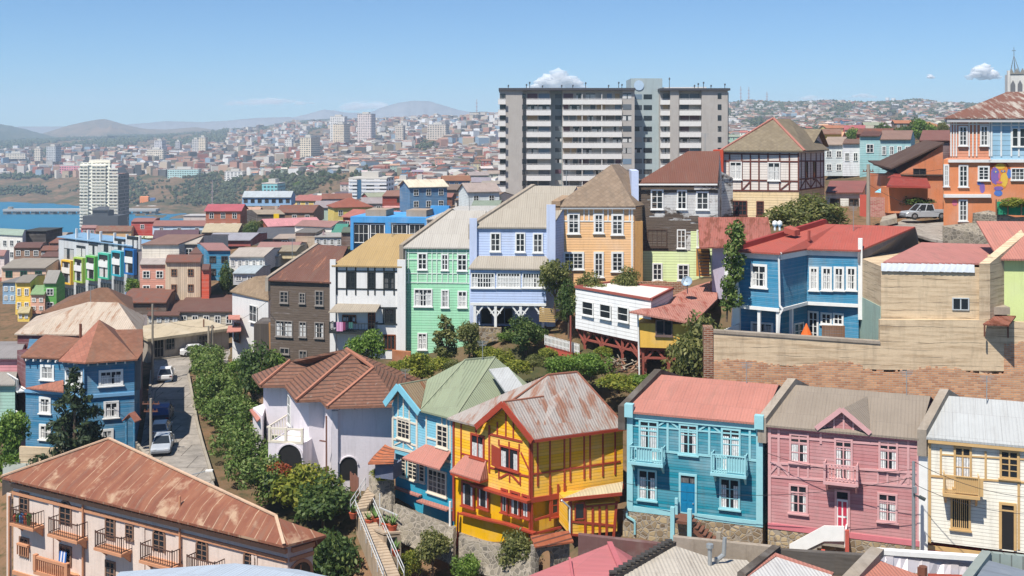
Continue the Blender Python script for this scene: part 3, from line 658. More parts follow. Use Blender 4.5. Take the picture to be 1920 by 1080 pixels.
mb = MB(); mb.bar(gl - fl.nrm * .05, ga - fl.nrm * .05, .12, .42); mb.bar(ga - fl.nrm * .055, gr - fl.nrm * .055, .12, .42); mb.bar(gr, Ro - V((0, .05, 0)), .1, .2); h.part('bargeboard', mb, M_TIM)
mb = MB(); mb.bar(R1 + up, R2 + up, .18, .1); mb.bar(ga + up, g2 + up, .16, .08); mb.bar(R1 + up, ml + up, .18, .08); mb.bar(R2 + up, Ro + up, .16, .08); h.part('ridge_flashing', mb, plain('rusty_flashing', C(160, 104, 82), .8))
mb = MB()   # projecting belt below the upper storey
fl.box(mb, 2.3, fl.w + .1, -.5, .02, -25.8, -25.62); frr.box(mb, 0, frr.w, -.12, .02, -25.85, -25.5); fl.box(mb, 0, .16, -.1, 0, -29, zE); fl.box(mb, fl.w - .12, fl.w + .02, -.09, .05, -29, zE); frr.box(mb, 0, .16, -.07, 0, -29, zE)
h.part('corner_beam', mb, M_TIM)
h.trim(M_TIM, [(865, 793, 865, 868), (918, 797, 918, 886, .17), (893, 800, 893, 812, .12), (866, 850, 915, 864), (916, 813, 980, 828, .16), (918, 876, 993, 894, .13), (933, 791, 933, 816, .12), (949, 770, 949, 820, .12), (963, 783, 963, 824, .12), (936, 824, 936, 835, .12), (955, 828, 955, 840, .12), (974, 832, 974, 845, .12),
               (936, 878, 936, 898, .12), (956, 882, 956, 904, .12), (976, 886, 976, 910, .12), (938, 896, 956, 886, .14), (956, 886, 974, 906, .14), (977, 848, 992, 880, .11)], .12, fr=fl)
h.trim(M_TIM, [(x, 822 - (x - 995) * .13, x, 912 - (x - 1002) * .15) for x in (1008, 1031, 1058, 1069, 1095, 1106, 1130, 1153)] + [(998, 889, 1163, 865), (998, 826, 1165, 803, .16)], .12, fr=frr)
h.trim(M_TIM, [(x, 914 - (x - 1002) * .15, x, 985 - (x - 1002) * .3) for x in (1031, 1046, 1058)] + [(1002, 975, 1066, 955, .16), (1002, 1000, 1066, 985, .16)], .14, fr=frr, d=.08)
h.win(883, 814, 909, 860, M_TIM, 2, 1, fr=fl, pane=GL_C, cas=.16); h.win(938, 838, 974, 881, M_TIM, 2, 1, fr=fl, pane=GL_C, cas=.12)
mb = MB(); a = fl.P(937, 842, -.1); b = fl.P(921, 833, -.45)
mb.slab([a, b, b - V((0, 0, 1.5)), a - V((0, 0, 1.5))], fl.nrm * .06); o = h.part('shutter', mb, M_TIM); o['label'] = 'open window shutter'
for q in ((866, 903, 890, 951), (896, 911, 917, 954), (940, 916, 953, 962), (957, 921, 976, 968), (979, 927, 993, 972)): h.win(*q, M_TIM, 1, 1, fr=fl, pane=GL_C, cas=.15)
h.win(1033, 925, 1054, 968, M_TIM, 1, 2, fr=frr, cas=.12, t=.0)
# bay roof and bay on the left
u0, u1 = fl.px(861, 900)[0], fl.px(916, 900)[0]; zt, zq = fl.px(885, 855)[1], fl.px(885, 886)[1]
mb = MB(); A = [fl.ptn(u0 - .1, -.9, zq), fl.ptn(u1, -.9, zq), fl.ptn(u1, -.02, zq), fl.ptn(u0 - .1, -.02, zq)]; T = [fl.ptn(u0 + .7, -.02, zt), fl.ptn(u1 - .2, -.02, zt)]
mb.slab([A[0], A[1], T[1], T[0]], (0, 0, -.1)); mb.slab([A[3], A[0], T[0]], (0, 0, -.1)); mb.slab([A[1], A[2], T[1]], (0, 0, -.1)); h.part('bay_roof', mb, R_PINK)
mb = MB(); fl.box(mb, u0, u1, -.92, -.02, zq - .25, zq - .12); q = [(864, 962), (905, 972), (950, 982), (1003, 1000)]
for a, b in zip(q, q[1:]): mb.bar(fl.P(*a, -.15), fl.P(*b, -.15), .4, .12)
h.part('ledge', mb, M_TIM)
mb = MB(); mb.bar(fl.P(859, 960, -.2), fl.P(856, 1065, -.2), .13); h.part('drainpipe', mb, M_TIM)
mb = MB(); fl.box(mb, 0, fl.w, -.1, 3, -32.5, -29.75); h.part('foundation', mb, M_STONE2)
# annex
h = House('yellow_annex', 'small yellow annex with red brown beams and a cream lean-to roof beside the turquoise house', XY(1069, 75.6), XY(1157, 76.4), -27.8)
fa = h.fr; zt = zat(930, 76); h.prism([fa.pt(0, 0, 0), fa.pt(fa.w, 0, 0), fa.pt(fa.w, 3, 0), fa.pt(0, 3, 0)], zat(1000, 76), zat(944, 76), W_YEL)
h.roof([[P(1050, 936, 75.3), P(1166, 924, 76.1), P(1168, 903, 79), P(1100, 915, 79)]], mat('cream_roof_sheets', C(238, 220, 180), 'corr', var=.15), th=.12)
mb = MB(); mb.bar(P(1050, 938, 75.2), P(1166, 926, 76.0), .1, .22); h.part('fascia', mb, M_TIM)
h.trim(M_TIM, [(1070, 940, 1070, 1003), (1097, 946, 1097, 1003), (1111, 948, 1111, 1003), (1124, 946, 1124, 1004), (1137, 944, 1137, 1005), (1068, 977, 1155, 986), (1068, 1002, 1152, 1008), (1156, 940, 1150, 1008, .18), (1096, 950, 1156, 944, .12)], .16)
h.win(1077, 942, 1096, 974, M_TIM, 1, 1, cas=.08, sill=False); mb = MB(); mb.bar(P(1053, 938, 75), P(1068, 951, 75.5), .1); mb.bar(P(1068, 951, 75.5), P(1068, 1003, 75.5), .1); h.part('drainpipe', mb, M_WHITE)
# garden gate arch
o = thing('garden_arch', 'stone garden arch with a terracotta tile cap beside the yellow house', 'arch', P(1030, 1060, 72.5)); f = Fr(XY(1003, 72), XY(1068, 73.5)); mb = MB()
z0 = zat(1085, 72.7); zt = zat(1018, 72.7); n = 8; uc = f.w * .33; rr = .62; ow = [(uc + rr * math.cos(a), z0 + 1.3 + rr * math.sin(a)) for a in [math.pi * k / n for k in range(n + 1)]]
for k in range(n): mb.slab([f.ptn(ow[k][0], 0, ow[k][1]), f.ptn(ow[k + 1][0], 0, ow[k + 1][1]), f.ptn(ow[k + 1][0], 0, zt), f.ptn(ow[k][0], 0, zt)], f.nrm * .5)
f.box(mb, 0, uc - rr, 0, .5, z0, zt); f.box(mb, uc + rr, f.w, 0, .5, z0, zt); mb.build('stonework', M_STONE2, o); mb = MB()
mb.slab([f.ptn(-.15, -.25, zt), f.ptn(f.w + .15, -.25, zt - .25), f.ptn(f.w + .15, .3, zt + .3), f.ptn(-.15, .3, zt + .55)], (0, 0, .12)); mb.build('tile_cap', mat('terracotta_tiles', C(205, 120, 84), 'tile', col2=C(160, 84, 56)), o)

# ================================================================== blue gabled house
W_SKY = mat('sky_blue_siding', C(116, 188, 210), 'siding', per=.2, var=.1); W_SKYP = mat('sky_blue_render', C(58, 166, 196), 'stucco', var=.1); M_CRM = plain('cream_trim_paint', C(238, 226, 205), .5)
R_GRN = mat('sage_green_roof_sheets', C(168, 178, 148), 'corr', var=.12)
zE = -21.5; c1 = PZ(848, 786, zE); c0 = PZ(735, 757, zE); h = House('blue_gabled_house', 'light blue gabled house with cream trim and a sage green roof', c0, c1, -28.5)
f = h.fr; n = f.nrm; h.prism([c0, c1, c1 + n * 9, c0 + n * 9], -25.4, zE, W_SKY)
mb = MB(); mb.slab([(p.x, p.y, -30.1) for p in (c0 + n * .35, c1 + n * .35, c1 + n * 9, c0 + n * 9)], (0, 0, 30.1 - 25.402)); h.part('lower_wall', mb, W_SKYP)
r1, r2 = P(872, 677, 90.5), P(928, 672, 91.6); r1.z = r2.z = (r1.z + r2.z) / 2
ea, eb = f.P(787, 774, -.4), f.P(851, 787, -.4); ea.z = eb.z = zE + .1; lb = c0 + n * 9; rb = c1 + n * 9.5 + f.a * 1
ga, gq = f.P(747, 724, -.6), P(801, 716, 88.6); gl, gr = f.P(722, 761, -.6), f.P(787, 776, -.6); gl.z = gr.z = zE + .05; gq.z = ga.z
up = V((0, 0, .12))
h.roof([[p + up for p in q] for q in ([ea, eb, r2, r1], [ea, r1, gq], [eb, rb, r2], [c0 + n, gq, r1, lb], [lb, r1, r2, rb])], R_GRN)
h.roof([[p + up for p in q] for q in ([gl, ga, gq], [ga, gr, gq])], mat('brown_streaked_roof_sheets', C(160, 140, 112), 'corr', col2=C(150, 100, 70), wear=.3), name='gable_roof')
mb = MB(); mb.slab([f.P(735, 757), f.P(784, 770), f.P(748, 731)], n * .4); h.part('gable_wall', mb, W_SKY)
mb = MB(); mb.bar(gl - n * .05, ga - n * .05, .12, .5); mb.bar(ga - n * .055, gr - n * .055, .12, .5); h.part('bargeboard', mb, plain('sky_blue_board', C(136, 204, 222), .5))
mb = MB(); mb.bar(r1 + up, r2 + up, .18, .1); mb.bar(r1 + up, ea + up, .12, .06); mb.bar(r2 + up, eb + up, .14, .08); mb.bar(ga + up, gq + up, .14, .08); h.part('ridge_flashing', mb, plain('green_flashing', C(150, 156, 128), .7))
mb = MB(); q = [P(917, 700, 88.5), P(953, 696, 88.8), P(985, 737, 84.6), P(948, 743, 84.3)]; mb.slab([p + V((0, 0, .35)) for p in q], (0, 0, -.15)); h.part('skylight_sheet', mb, R_WHITE)
h.trim(M_CRM, [(737, 762, 737, 842, .2), (782, 775, 782, 850, .2), (800, 780, 800, 840), (845, 790, 845, 850), (736, 782, 780, 795), (736, 822, 782, 836), (757, 745, 757, 782, .11), (768, 755, 768, 786, .11), (747, 738, 747, 778, .11), (736, 838, 846, 866, .2), (740, 834, 757, 826, .11), (757, 826, 775, 842, .11), (757, 828, 757, 842, .11), (829, 783, 829, 800, .1), (838, 785, 838, 800, .1), (800, 820, 822, 826)], .14)
h.win(745, 783, 770, 824, M_CRM, 3, 4, cas=.14); h.win(819, 796, 841, 840, M_CRM, 2, 4, cas=.14)
for q in ((746, 860, 756, 896), (759, 862, 777, 902), (780, 868, 791, 906)): h.win(*q, M_CRM, 2 if q[0] == 759 else 1, 5, cas=.1, t=.35)
h.win(796, 882, 832, 930, M_CRM, 4, 4, cas=.16, t=.35)
u0, u1 = f.px(776, 870)[0], f.px(846, 870)[0]; zq, zt = f.px(810, 862)[1], f.px(812, 836)[1]
mb = MB(); A = [f.ptn(u0, -1.2, zq), f.ptn(u1, -1.2, zq), f.ptn(u1, 0, zq), f.ptn(u0, 0, zq)]; T = [f.ptn(u0 + 1.4, -.02, zt), f.ptn(u1, -.02, zt)]
mb.slab([A[0], A[1], T[1], T[0]], (0, 0, -.12)); mb.slab([A[3], A[0], T[0]], (0, 0, -.12)); h.part('bay_roof', mb, R_PINK)
mb = MB(); mb.bar(f.P(738, 913, .1), f.P(788, 930, .1), .4, .12); mb.bar(f.P(786, 938, -.15), f.P(843, 956, -.15), .6, .12); h.part('ledge', mb, R_PINK)
mb = MB(); mb.slab([(p.x, p.y, -34) for p in (c0 + n * .1 - f.a * .4, c1 + n * .1, c1 + n * 5, c0 + n * 5 - f.a * .4)], (0, 0, 4.0)); h.part('foundation', mb, M_STONE2)
mb = MB(); mb.tube(P(844, 1075, 81.5), P(844, 940, 81.5), .09); mb.tube(P(844, 1062, 81.5), P(844, 1085, 81.5), .13); o = mb.build('lamp_post', M_WHITE, base=P(844, 1085, 81.5)); tag(o, 'tall slim white pole between the light blue and yellow houses', 'pole')

# ================================================================== lavender house
W_LAV = mat('lavender_render', C(238, 230, 234), 'stucco', var=.1); R_TILE = mat('brown_clay_tiles', C(158, 114, 94), 'tile', col2=C(118, 82, 66))
zE = -22.0; h = House('lavender_house', 'pale lavender house with brown tiled hip roofs and arched doorways', PZ(616, 763, zE), PZ(742, 760, zE), -28.8)
foot = [PZ(x, y, zE) for x, y in ((487, 712), (494, 724), (532, 724), (556, 749), (573, 751), (601, 749), (617, 763), (741, 758))]
foot = [p + V((.12, .9, 0)) for p in foot]; foot2 = foot + [foot[-1] + V((1.5, 8, 0)), foot[0] + V((3.5, 3, 0))]
h.prism(foot2, -29.5, zE, W_LAV)
T = lambda x, y, z: PZ(x, y, z)
s1 = T(700, 690, -19.7); hp = T(686, 677, -19.4); md = T(657, 664, -18.8); ap = T(649, 654, -18.5); fa2 = T(592, 675, -20.1); fr2 = T(544, 676, -20.1)
e1, e2, e3, e4, e5, e6, e7, e8, e9 = (T(x, y, zE + .05) for x, y in ((472, 703), (487, 723), (534, 723), (555, 751), (601, 749), (613, 763), (748, 759), (776, 721), (540, 702)))
h.roof([[e6, e7, s1], [e6, s1, hp, e5], [e4, e5, hp, md], [e3, e4, md, ap, fa2], [e2, e3, fa2, fr2], [e1, e2, fr2], [e7, e8, ap, s1], [e8, foot2[8] + V((0, 0, 0)), ap], [ap, foot2[8], foot2[9], fr2], [e1, fr2, foot2[9]]], R_TILE, th=.2)
mb = MB()
for a, b in ((e6, s1), (e4, md), (e2, fr2), (s1, ap), (hp, ap)): mb.bar(a + V((0, 0, .04)), b + V((0, 0, .04)), .26, .16)
h.part('ridge_tiles', mb, plain('ridge_clay', C(176, 118, 94), .8))
f = Fr(foot[6], foot[7]); fm = Fr(foot[3], foot[4]); 
def archway(h, f, x0, y0, x1, y1, t=0):
    u0, u1, z0, z1 = f.rect(x0, y0, x1, y1); r = (u1 - u0) / 2; c = (u0 + u1) / 2; mb = MB()
    pts = [(u0, z0), (u1, z0)] + [(c + r * math.cos(a), z1 - r + r * math.sin(a)) for a in [math.pi * k / 12 for k in range(13)]]
    mb.slab([f.ptn(u, t - .03, z) for u, z in pts], f.nrm * .02); o = h.part('arched_doorway', mb, GL_O)
    mb = MB()
    for k in range(2, 14):
        a, b = pts[k], pts[k + 1] if k < 13 else pts[k]; d = lambda p: (c + (p[0] - c) * 1.12, z1 - r + (p[1] - z1 + r) * 1.12)
        if a != b: mb.slab([f.ptn(*(lambda p: (p[0], t - .12, p[1]))(p)) for p in (a, b, d(b), d(a))], f.nrm * .12)
    mb.build('arch_trim', W_LAV, o)
archway(h, f, 637, 856, 670, 900); 
# front terrace block with balcony, below the left wing
q0, q1 = foot[0] + V((-.2, -1.2, 0)), foot[3] + V((-.5, -3.2, 0)); tf = Fr(PZ(503, 834, -25.6) + V((0, 0, 0)), PZ(568, 838, -25.6))
mb = MB(); tf.box(mb, 0, tf.w, 0, 4, -30, -25.4); h.part('terrace', mb, W_LAV); archway(h, tf, 522, 833, 566, 900)
mb = MB(); tf.box(mb, .0, tf.w, 0, .12, -24.3, -24.15)
tf.box(mb, .0, tf.w, 0.03, .09, -24.8, -24.72); tf.box(mb, .0, tf.w, -.02, .14, -25.4, -25.2)
for u in (0, tf.w / 2 - .1, tf.w - .2): tf.box(mb, u, u + .2, -.03, .17, -25.4, -24.1)
for k in range(7): tf.box(mb, -.12, -.06, .3 + k * .55, .36 + k * .55, -25.4, -24.2)
tf.box(mb, -.15, -.03, 0, 4, -24.2, -24.1); h.part('balustrade', mb, plain('ivory_paint', C(235, 225, 205), .6))
mb = MB(); u0, u1, z0, z1 = fm.rect(545, 757, 556, 800)
for pxx in (546,): 
    p = PZ(pxx, 745, zE); 
side = Fr(foot[2], foot[3]); window(h.root, side, .5, 1.5, -25.3, -22.9, M_WHITE, 2, 3, cas=.1)
mb = MB(); mb.bar(f.P(612, 780, -.3), f.P(612, 905, -.3), .12); mb.bar(f.P(599, 826, -.2), f.P(612, 828, -.3), .1); h.part('drainpipe', mb, plain('brown_pipe', C(130, 90, 75), .6))
mb = MB()
for k in range(5): u = .5 + k * 1.25; f.box(mb, u, u + .12, -.5, 0, zE - .35, zE - .2)
h.part('rafter_end', mb, M_RUSTY)
mb = MB(); u = f.px(620, 800)[0]; f.box(mb, -.05, .45, -.25, 0, -29, zE - .5); h.part('buttress', mb, W_LAV)
o = thing('garden_shed', 'small shed with an orange tiled roof between lavender and light blue houses', 'shed', P(717, 880, 86)); mb = MB(); q = XY(700, 85.6); q2 = XY(736, 85)
fs = Fr(q, q2); fs.box(mb, .1, fs.w, .1, 1.6, zat(893, 86), zat(866, 86)); mb.build('wall', mat('blue_grey_render', C(112, 118, 140), 'stucco'), o); mb = MB()
t1, t2 = P(722, 833, 87), P(740, 842, 86.6); mb.slab([P(690, 868, 85.2), P(738, 866, 84.6), t2, t1], (0, 0, -.15)); mb.slab([P(690, 868, 85.2), t1, P(700, 855, 88)], (0, 0, -.15)); mb.build('roof', mat('orange_clay_tiles', C(214, 128, 88), 'tile', col2=C(150, 90, 66)), o)
o = thing('side_shed', 'small lavender lean-to with a pink red roof left of the lavender house', 'shed', P(483, 880, 98)); mb = MB(); mb.slab([(p.x, p.y, -29.5) for p in (XY(474, 99), XY(492, 96), XY(500, 101))], (0, 0, 5)); mb.build('wall', W_LAV, o)
mb = MB(); mb.slab([P(468, 768, 99), P(482, 790, 96), P(492, 780, 97), P(490, 760, 101)], (0, 0, -.12)); mb.build('roof', R_PINK, o)
# ================================================================== upper pastel row
G_UP = 'houses of the upper pastel row'
M_BLK = plain('black_timber_paint', (.018, .022, .022, 1), .6)
# dark timber house
W_BRN = mat('bare_weathered_boards', C(96, 80, 70), 'siding', per=.24, wear=.9, var=.4)
R_BRN = mat('brown_red_roof_sheets', C(132, 94, 82), 'corr', col2=C(190, 130, 100), wear=.1, var=.2)
h = row_house('timber_house', 'dark unpainted timber house with a brown red roof', (507, 523), (622, 530), 114, 112, (597, 463), (652, 463), 5.5, 680, W_BRN, R_BRN, group=G_UP, back=False)
M_GRY = plain('grey_window_wood', C(150, 142, 135), .8)
for q in ((525, 546, 541, 568), (561, 549, 573, 569), (591, 545, 607, 573), (517, 601, 549, 631), (561, 603, 575, 632), (590, 604, 608, 634), (525, 652, 543, 664), (561, 657, 576, 676)):
    h.win(*q, M_GRY, 4 if q[0] == 517 else 2, 3 if q[1] < 640 else 1, pane=GL_C if q[1] > 590 and q[1] < 640 else GL_D, cas=.1)
firewall(h, h.el, h.rl, h.bl, .35, .3, M_FIREG, side=-1)
# white house with black strips
W_WHT = mat('white_render', C(240, 238, 234), 'stucco', var=.1)
h = row_house('terraced_house', 'white house with black timber strips, a covered side balcony and a tan roof', (626, 497), (755, 500), 112, 111, (707, 442), (780, 440), 5, 672, W_WHT, mat('tan_roof_sheets', C(202, 172, 122), 'corr', var=.14), group=G_UP, back=False)
fr = h.fr
h.trim(M_BLK, [(632, 508, 750, 509), (632, 541, 750, 543)] + [(x, 500, x, 553) for x in (632, 650, 667, 690, 703, 720, 739)] + [(705, 577, 750, 577), (706, 607, 750, 608), (719, 577, 719, 608), (741, 577, 741, 608)], .13)
for q in ((650, 508, 667, 541), (690, 510, 703, 541), (719, 510, 740, 542)): h.win(*q, M_BLK, 2, 3, cas=.1, sill=False)
M_MAH = plain('mahogany_wood', C(140, 78, 48), .5)
h.win(721, 578, 740, 607, M_BLK, 2, 3, cas=.1); h.win(719, 627, 742, 656, M_MAH, 3, 1, pane=GL_O, cas=.12, sill=False); h.win(690, 580, 704, 622, M_MAH, 2, 4, cas=.1, sill=False); h.win(642, 590, 668, 604, M_MAH, 4, 1, pane=GL_C, cas=.1)
mb = MB(); fr.box(mb, -.35, .25, -.25, 0, zat(672, 112), h.ze + .6); fr.box(mb, fr.w - .5, fr.w + .35, -.25, 0, zat(672, 112), h.ze + .7); h.part('corner_pilaster', mb, W_WHT)
mb = MB(); a, b = fr.px(616, 588, -1.5)[0], fr.px(706, 585, -1.5)[0]
mb.slab([fr.ptn(a, -1.6, zat(588, 110)), fr.ptn(b, -1.6, zat(585, 110)), fr.ptn(b, 0, zat(573, 111)), fr.ptn(a + .4, 0, zat(573, 111))], (0, 0, .08)); h.part('awning', mb, mat('grey_awning_sheet', C(188, 176, 158), 'corr', var=.15))
h.balcony(618, 606, 702, 622, 1.4, M_BLK, nb=14, bw=.035, brackets=False)
o = thing('laundry', 'pink and dark washing hanging on the balcony of the white house', 'laundry', fr.P(640, 615, -1.5)); mb = MB(); rnd = random.Random(5)
cl = [plain('pink_cloth', C(225, 165, 200), .9), plain('dark_cloth', C(50, 45, 70), .9), plain('teal_cloth', C(60, 110, 105), .9), plain('plum_cloth', C(140, 60, 100), .9)]
for k, (x0, x1, y1, m) in enumerate(((626, 631, 615, 1), (631, 643, 622, 0), (643, 648, 620, 3), (648, 653, 618, 1), (654, 662, 616, 2))):
    a, b = fr.px(x0, 606, -1.48)[0], fr.px(x1, 606, -1.48)[0]; c = [fr.ptn(a + (b - a) * j / 4, -1.5 - .05 * (j % 2), zat(605, 110)) for j in range(5)]; d = [p - V((0, 0, (y1 - 605) * .054)) for p in c]
    for j in range(4): mb.slab([c[j], c[j + 1], d[j + 1], d[j]], fr.nrm * .03, m)
mb.build('cloths', cl, o)
# green house
W_GRN = mat('mint_green_siding', C(160, 222, 180), 'siding', per=.26, var=.08); M_PGRN = plain('pale_mint_paint', C(226, 242, 226), .5)
h = row_house('terraced_house', 'mint green house with white strips and a pale grey roof', (760, 463), (888, 465), 111.5, 111, (848, 398), (912, 397), 5.2, 668, W_GRN, mat('pale_stone_roof_sheets', C(208, 202, 192), 'corr', var=.1), group=G_UP, back=False)
fr = h.fr
h.trim(M_PGRN, [(x, 466, x, 531) for x in (766, 783, 801, 810, 819, 829, 840, 849, 858, 875, 886)] + [(762, 473, 887, 474), (762, 486, 887, 487), (762, 512, 887, 513), (762, 529, 887, 531)], .1)
for q in ((783, 474, 801, 506), (827, 476, 841, 507), (857, 476, 876, 508), (776, 541, 811, 575), (827, 543, 842, 577), (858, 545, 876, 577), (783, 624, 801, 656)): h.win(*q, M_WHITE, 4 if q[0] == 776 else 2, 3, pane=GL_C if q[1] > 520 else GL_D, cas=.13)
firewall(h, h.el, h.rl, h.bl, .4, .35, M_FIREG, side=-1)
mb = MB(); mb.bar(fr.P(761, 470, -.1), fr.P(761, 662, -.1), .12); h.part('drainpipe', mb, M_GREYM)
# periwinkle house
W_PER = mat('periwinkle_siding', C(190, 208, 242), 'siding', per=.26, var=.08)
R_STN = mat('stone_grey_roof_sheets', C(196, 186, 170), 'corr', var=.1)
h = row_house('terraced_house', 'periwinkle blue house with a glazed veranda over white forked porch posts', (890, 424), (1036, 428), 111, 110.5, (1003, 353), (1082, 350), 5.5, 610, W_PER, R_STN, group=G_UP, back=False)
fr = h.fr; zb = zat(610, 111)
for q in ((919, 436, 939, 472), (966, 436, 985, 473), (999, 437, 1018, 474)): h.win(*q, M_WHITE, 2, 3, cas=.14)
mb = MB(); fr.box(mb, -.5, 0.25, -.3, 0, zb, h.ze + .9); fr.box(mb, fr.w - .6, fr.w + .3, -.35, 0, zb, h.ze + 2.3); h.part('party_wall', mb, mat('pale_blue_render', C(206, 218, 244), 'stucco', var=.1))
firewall(h, h.el, h.rl, h.bl, .4, .35, M_FIREG, side=-1)
T0 = -2.2; a, b = fr.px(882, 520, T0)[0], fr.px(1024, 520, T0)[0]; z1, z0 = zat(503, 109), zat(569, 109)
mb = MB(); fr.box(mb, a, b, T0, -.002, z0, z1); h.part('veranda_wall', mb, W_PER)
mb = MB(); mb.slab([fr.ptn(a - .2, T0 - .3, z1 - .05), fr.ptn(b + .2, T0 - .3, z1 - .1), fr.ptn(b + .1, 0, zat(482, 111)), fr.ptn(a + .5, 0, zat(482, 111))], (0, 0, .14)); h.part('veranda_roof', mb, R_STN)
ft = Fr(fr.ptn(a, T0, 0), fr.ptn(b, T0, 0))
for x0, x1 in ((883, 928), (931, 976), (979, 1022)):
    h.win(x0, 511, x1, 540, M_WHITE, 8, 3, fr=ft, cas=.12, pane=GL_C, bar=.07)
mb = MB(); ft.box(mb, 0, ft.w, -.05, 0, z0 - .15, z0 + .12)
for x in (890, 929, 976, 1018):
    u = ft.px(x, 600)[0]; ft.box(mb, u - .13, u + .13, 0, .26, zat(612, 109), z0 - .15)
    for s in (-1, 1):
        if 0 < u + s * .9 < ft.w: mb.bar(ft.ptn(u, .13, z0 - 1.35), ft.ptn(u + s * .85, .13, z0 - .2), .14); mb.bar(ft.ptn(u + s * .05, .13, z0 - .55), ft.ptn(u + s * .5, .13, z0 - .95), .1)
h.part('porch_post', mb, M_WHITE)
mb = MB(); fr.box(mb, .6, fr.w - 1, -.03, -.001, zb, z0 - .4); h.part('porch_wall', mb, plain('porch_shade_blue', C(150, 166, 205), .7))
h.win(901, 577, 924, 608, plain('slate_frame', C(90, 100, 120), .6), 1, 1, pane=GL_O, cas=.1, t=-.03, sill=False); h.win(930, 577, 962, 608, plain('slate_frame', C(90, 100, 120), .6), 2, 1, pane=GL_O, cas=.1, t=-.03, sill=False)
# apricot house
W_APR = mat('apricot_siding', C(246, 194, 136), 'siding', per=.26, var=.08)
R_SHI = mat('grey_brown_shingles', C(172, 150, 128), 'shingle', var=.3, col2=C(140, 84, 66))
eL, eR = P(1046, 388, 113), P(1189, 390, 113); ze = eL.z; eR.z = ze
h = House('terraced_house', 'apricot clapboard house with a steep shingled pyramid roof', eL, eR, zat(575, 113), group=G_UP); fr = h.fr
bL, bR = eL + V((5, 9, 0)), eR + V((5, 9, 0)); h.prism([eL, eR, bR, bL], zat(575, 113), ze, W_APR)
ap = P(1146, 310, 118); up = V((0, 0, .1)); L2, R2 = eL + V((-.4, -.4, 0)), eR + V((.1, -.4, 0)); ap2 = P(1160, 314, 120); ap2.z = ap.z
h.roof([[p + up for p in q] for q in ([L2, R2, ap], [R2, bR, ap2, ap], [L2, ap, ap2, bL], [bL, ap2, bR])], R_SHI)
mb = MB(); fr.box(mb, -.1, fr.w + .1, -.35, 0, ze - .2, ze + .06); h.part('eave_board', mb, M_WHITE)
h.trim(M_WHITE, [(x, 392, x, 414) for x in (1054, 1064, 1095, 1104, 1113, 1131, 1140, 1148, 1169, 1180)] + [(1047, 414, 1188, 415), (1047, 390, 1047, 560), (1185, 391, 1185, 560, .2)], .12)
for q in ((1064, 399, 1087, 439), (1113, 400, 1132, 438), (1146, 401, 1169, 441), (1056, 472, 1095, 506), (1113, 472, 1132, 520), (1146, 472, 1169, 510)): h.win(*q, M_WHITE, 4 if q[0] == 1056 else 2, 4, cas=.2)
mb = MB(); a = P(1034, 377, 112.6); r = P(1082, 350, 118); mb.slab([a, r, r + V((0, 0, -3)), a + V((0, 0, -6))], fr.a * .9); h.part('firewall', mb, mat('brown_grey_render', C(168, 142, 116), 'stucco', var=.3))
mb = MB(); fr.box(mb, -.3, 0, -.1, 1, zat(600, 113), zat(500, 113)); fr.box(mb, fr.w, fr.w + .9, 0.1, 1, zat(560, 113), zat(415, 113)); h.part('side_pier', mb, mat('ochre_render', C(196, 150, 96), 'stucco', var=.3))
# weathered house
W_WEA = mat('peeling_white_boards', C(238, 236, 230), 'siding', per=.3, wear=.5, var=.2)
h = row_house('terraced_house', 'weathered house with peeling white boards over lime green, under a rust brown roof', (1197, 343), (1346, 343), 115, 114.5, (1290, 286), (1350, 286), 6, 470, W_WEA, mat('rust_brown_roof_sheets', C(140, 96, 82), 'corr', var=.14), group=G_UP, back=False); fr = h.fr
mb = MB(); rnd = random.Random(12); zz0 = zat(470, 115); n = 44
for k in range(n):
    z = zz0 + (h.ze - zz0 - .05) * k / n; dz = (h.ze - zz0) / n * .94; y = (k + .5) / n
    segs = [(0, .9 + 1.2 * rnd.random() + (2.2 if .3 < y < .5 else 0))]
    if y > .86: segs = [(0, fr.w * (1 if rnd.random() < .8 else .7))]
    if .0 <= y < .26: segs = [(0, fr.w * rnd.uniform(.5, .62))]
    if .26 <= y < .46: segs = [(0, fr.w * rnd.uniform(.55, 1.0))]
    if .46 <= y < .52: segs.append((fr.w * rnd.uniform(.5, .7), fr.w * rnd.uniform(.75, 1)))
    for a, b in segs: fr.box(mb, a, b, -.035 - rnd.random() * .02, -.002, z, z + dz)
h.part('bare_boards', mb, W_BRN)
mb = MB(); z0, z1 = zat(545, 115), zat(470, 115); fr.box(mb, 0, fr.w, -.01, 5, z0, z1 - .003); fr.box(mb, fr.px(1295, 440)[0], fr.w, -.04, -.012, z1, zat(425, 115)); h.part('lower_wall', mb, mat('pale_lime_siding', C(226, 240, 176), 'siding', per=.28, var=.1))
for q in ((1220, 355, 1244, 393), (1269, 356, 1288, 393), (1305, 359, 1329, 394), (1223, 493, 1242, 526), (1270, 495, 1292, 526)): h.win(*q, M_WHITE, 2, 3, cas=.15)
M_BW = plain('brown_window_wood', C(86, 66, 54), .7)
for q in ((1213, 430, 1251, 464), (1269, 430, 1286, 466), (1306, 431, 1320, 464)): h.win(*q, M_BW if q[0] == 1213 else M_WHITE, 4 if q[0] == 1213 else 2, 3, cas=.12)
mb = MB(); mb.bar(fr.P(1197, 346, -.45), fr.P(1345, 346, -.45), .16); h.part('gutter', mb, M_WHITE)
mb = MB(); fr.box(mb, -.75, 0, -.5, 5, zat(530, 115), zat(320, 115)); h.part('firewall', mb, mat('pale_blue_render', C(206, 218, 244), 'stucco', var=.1))
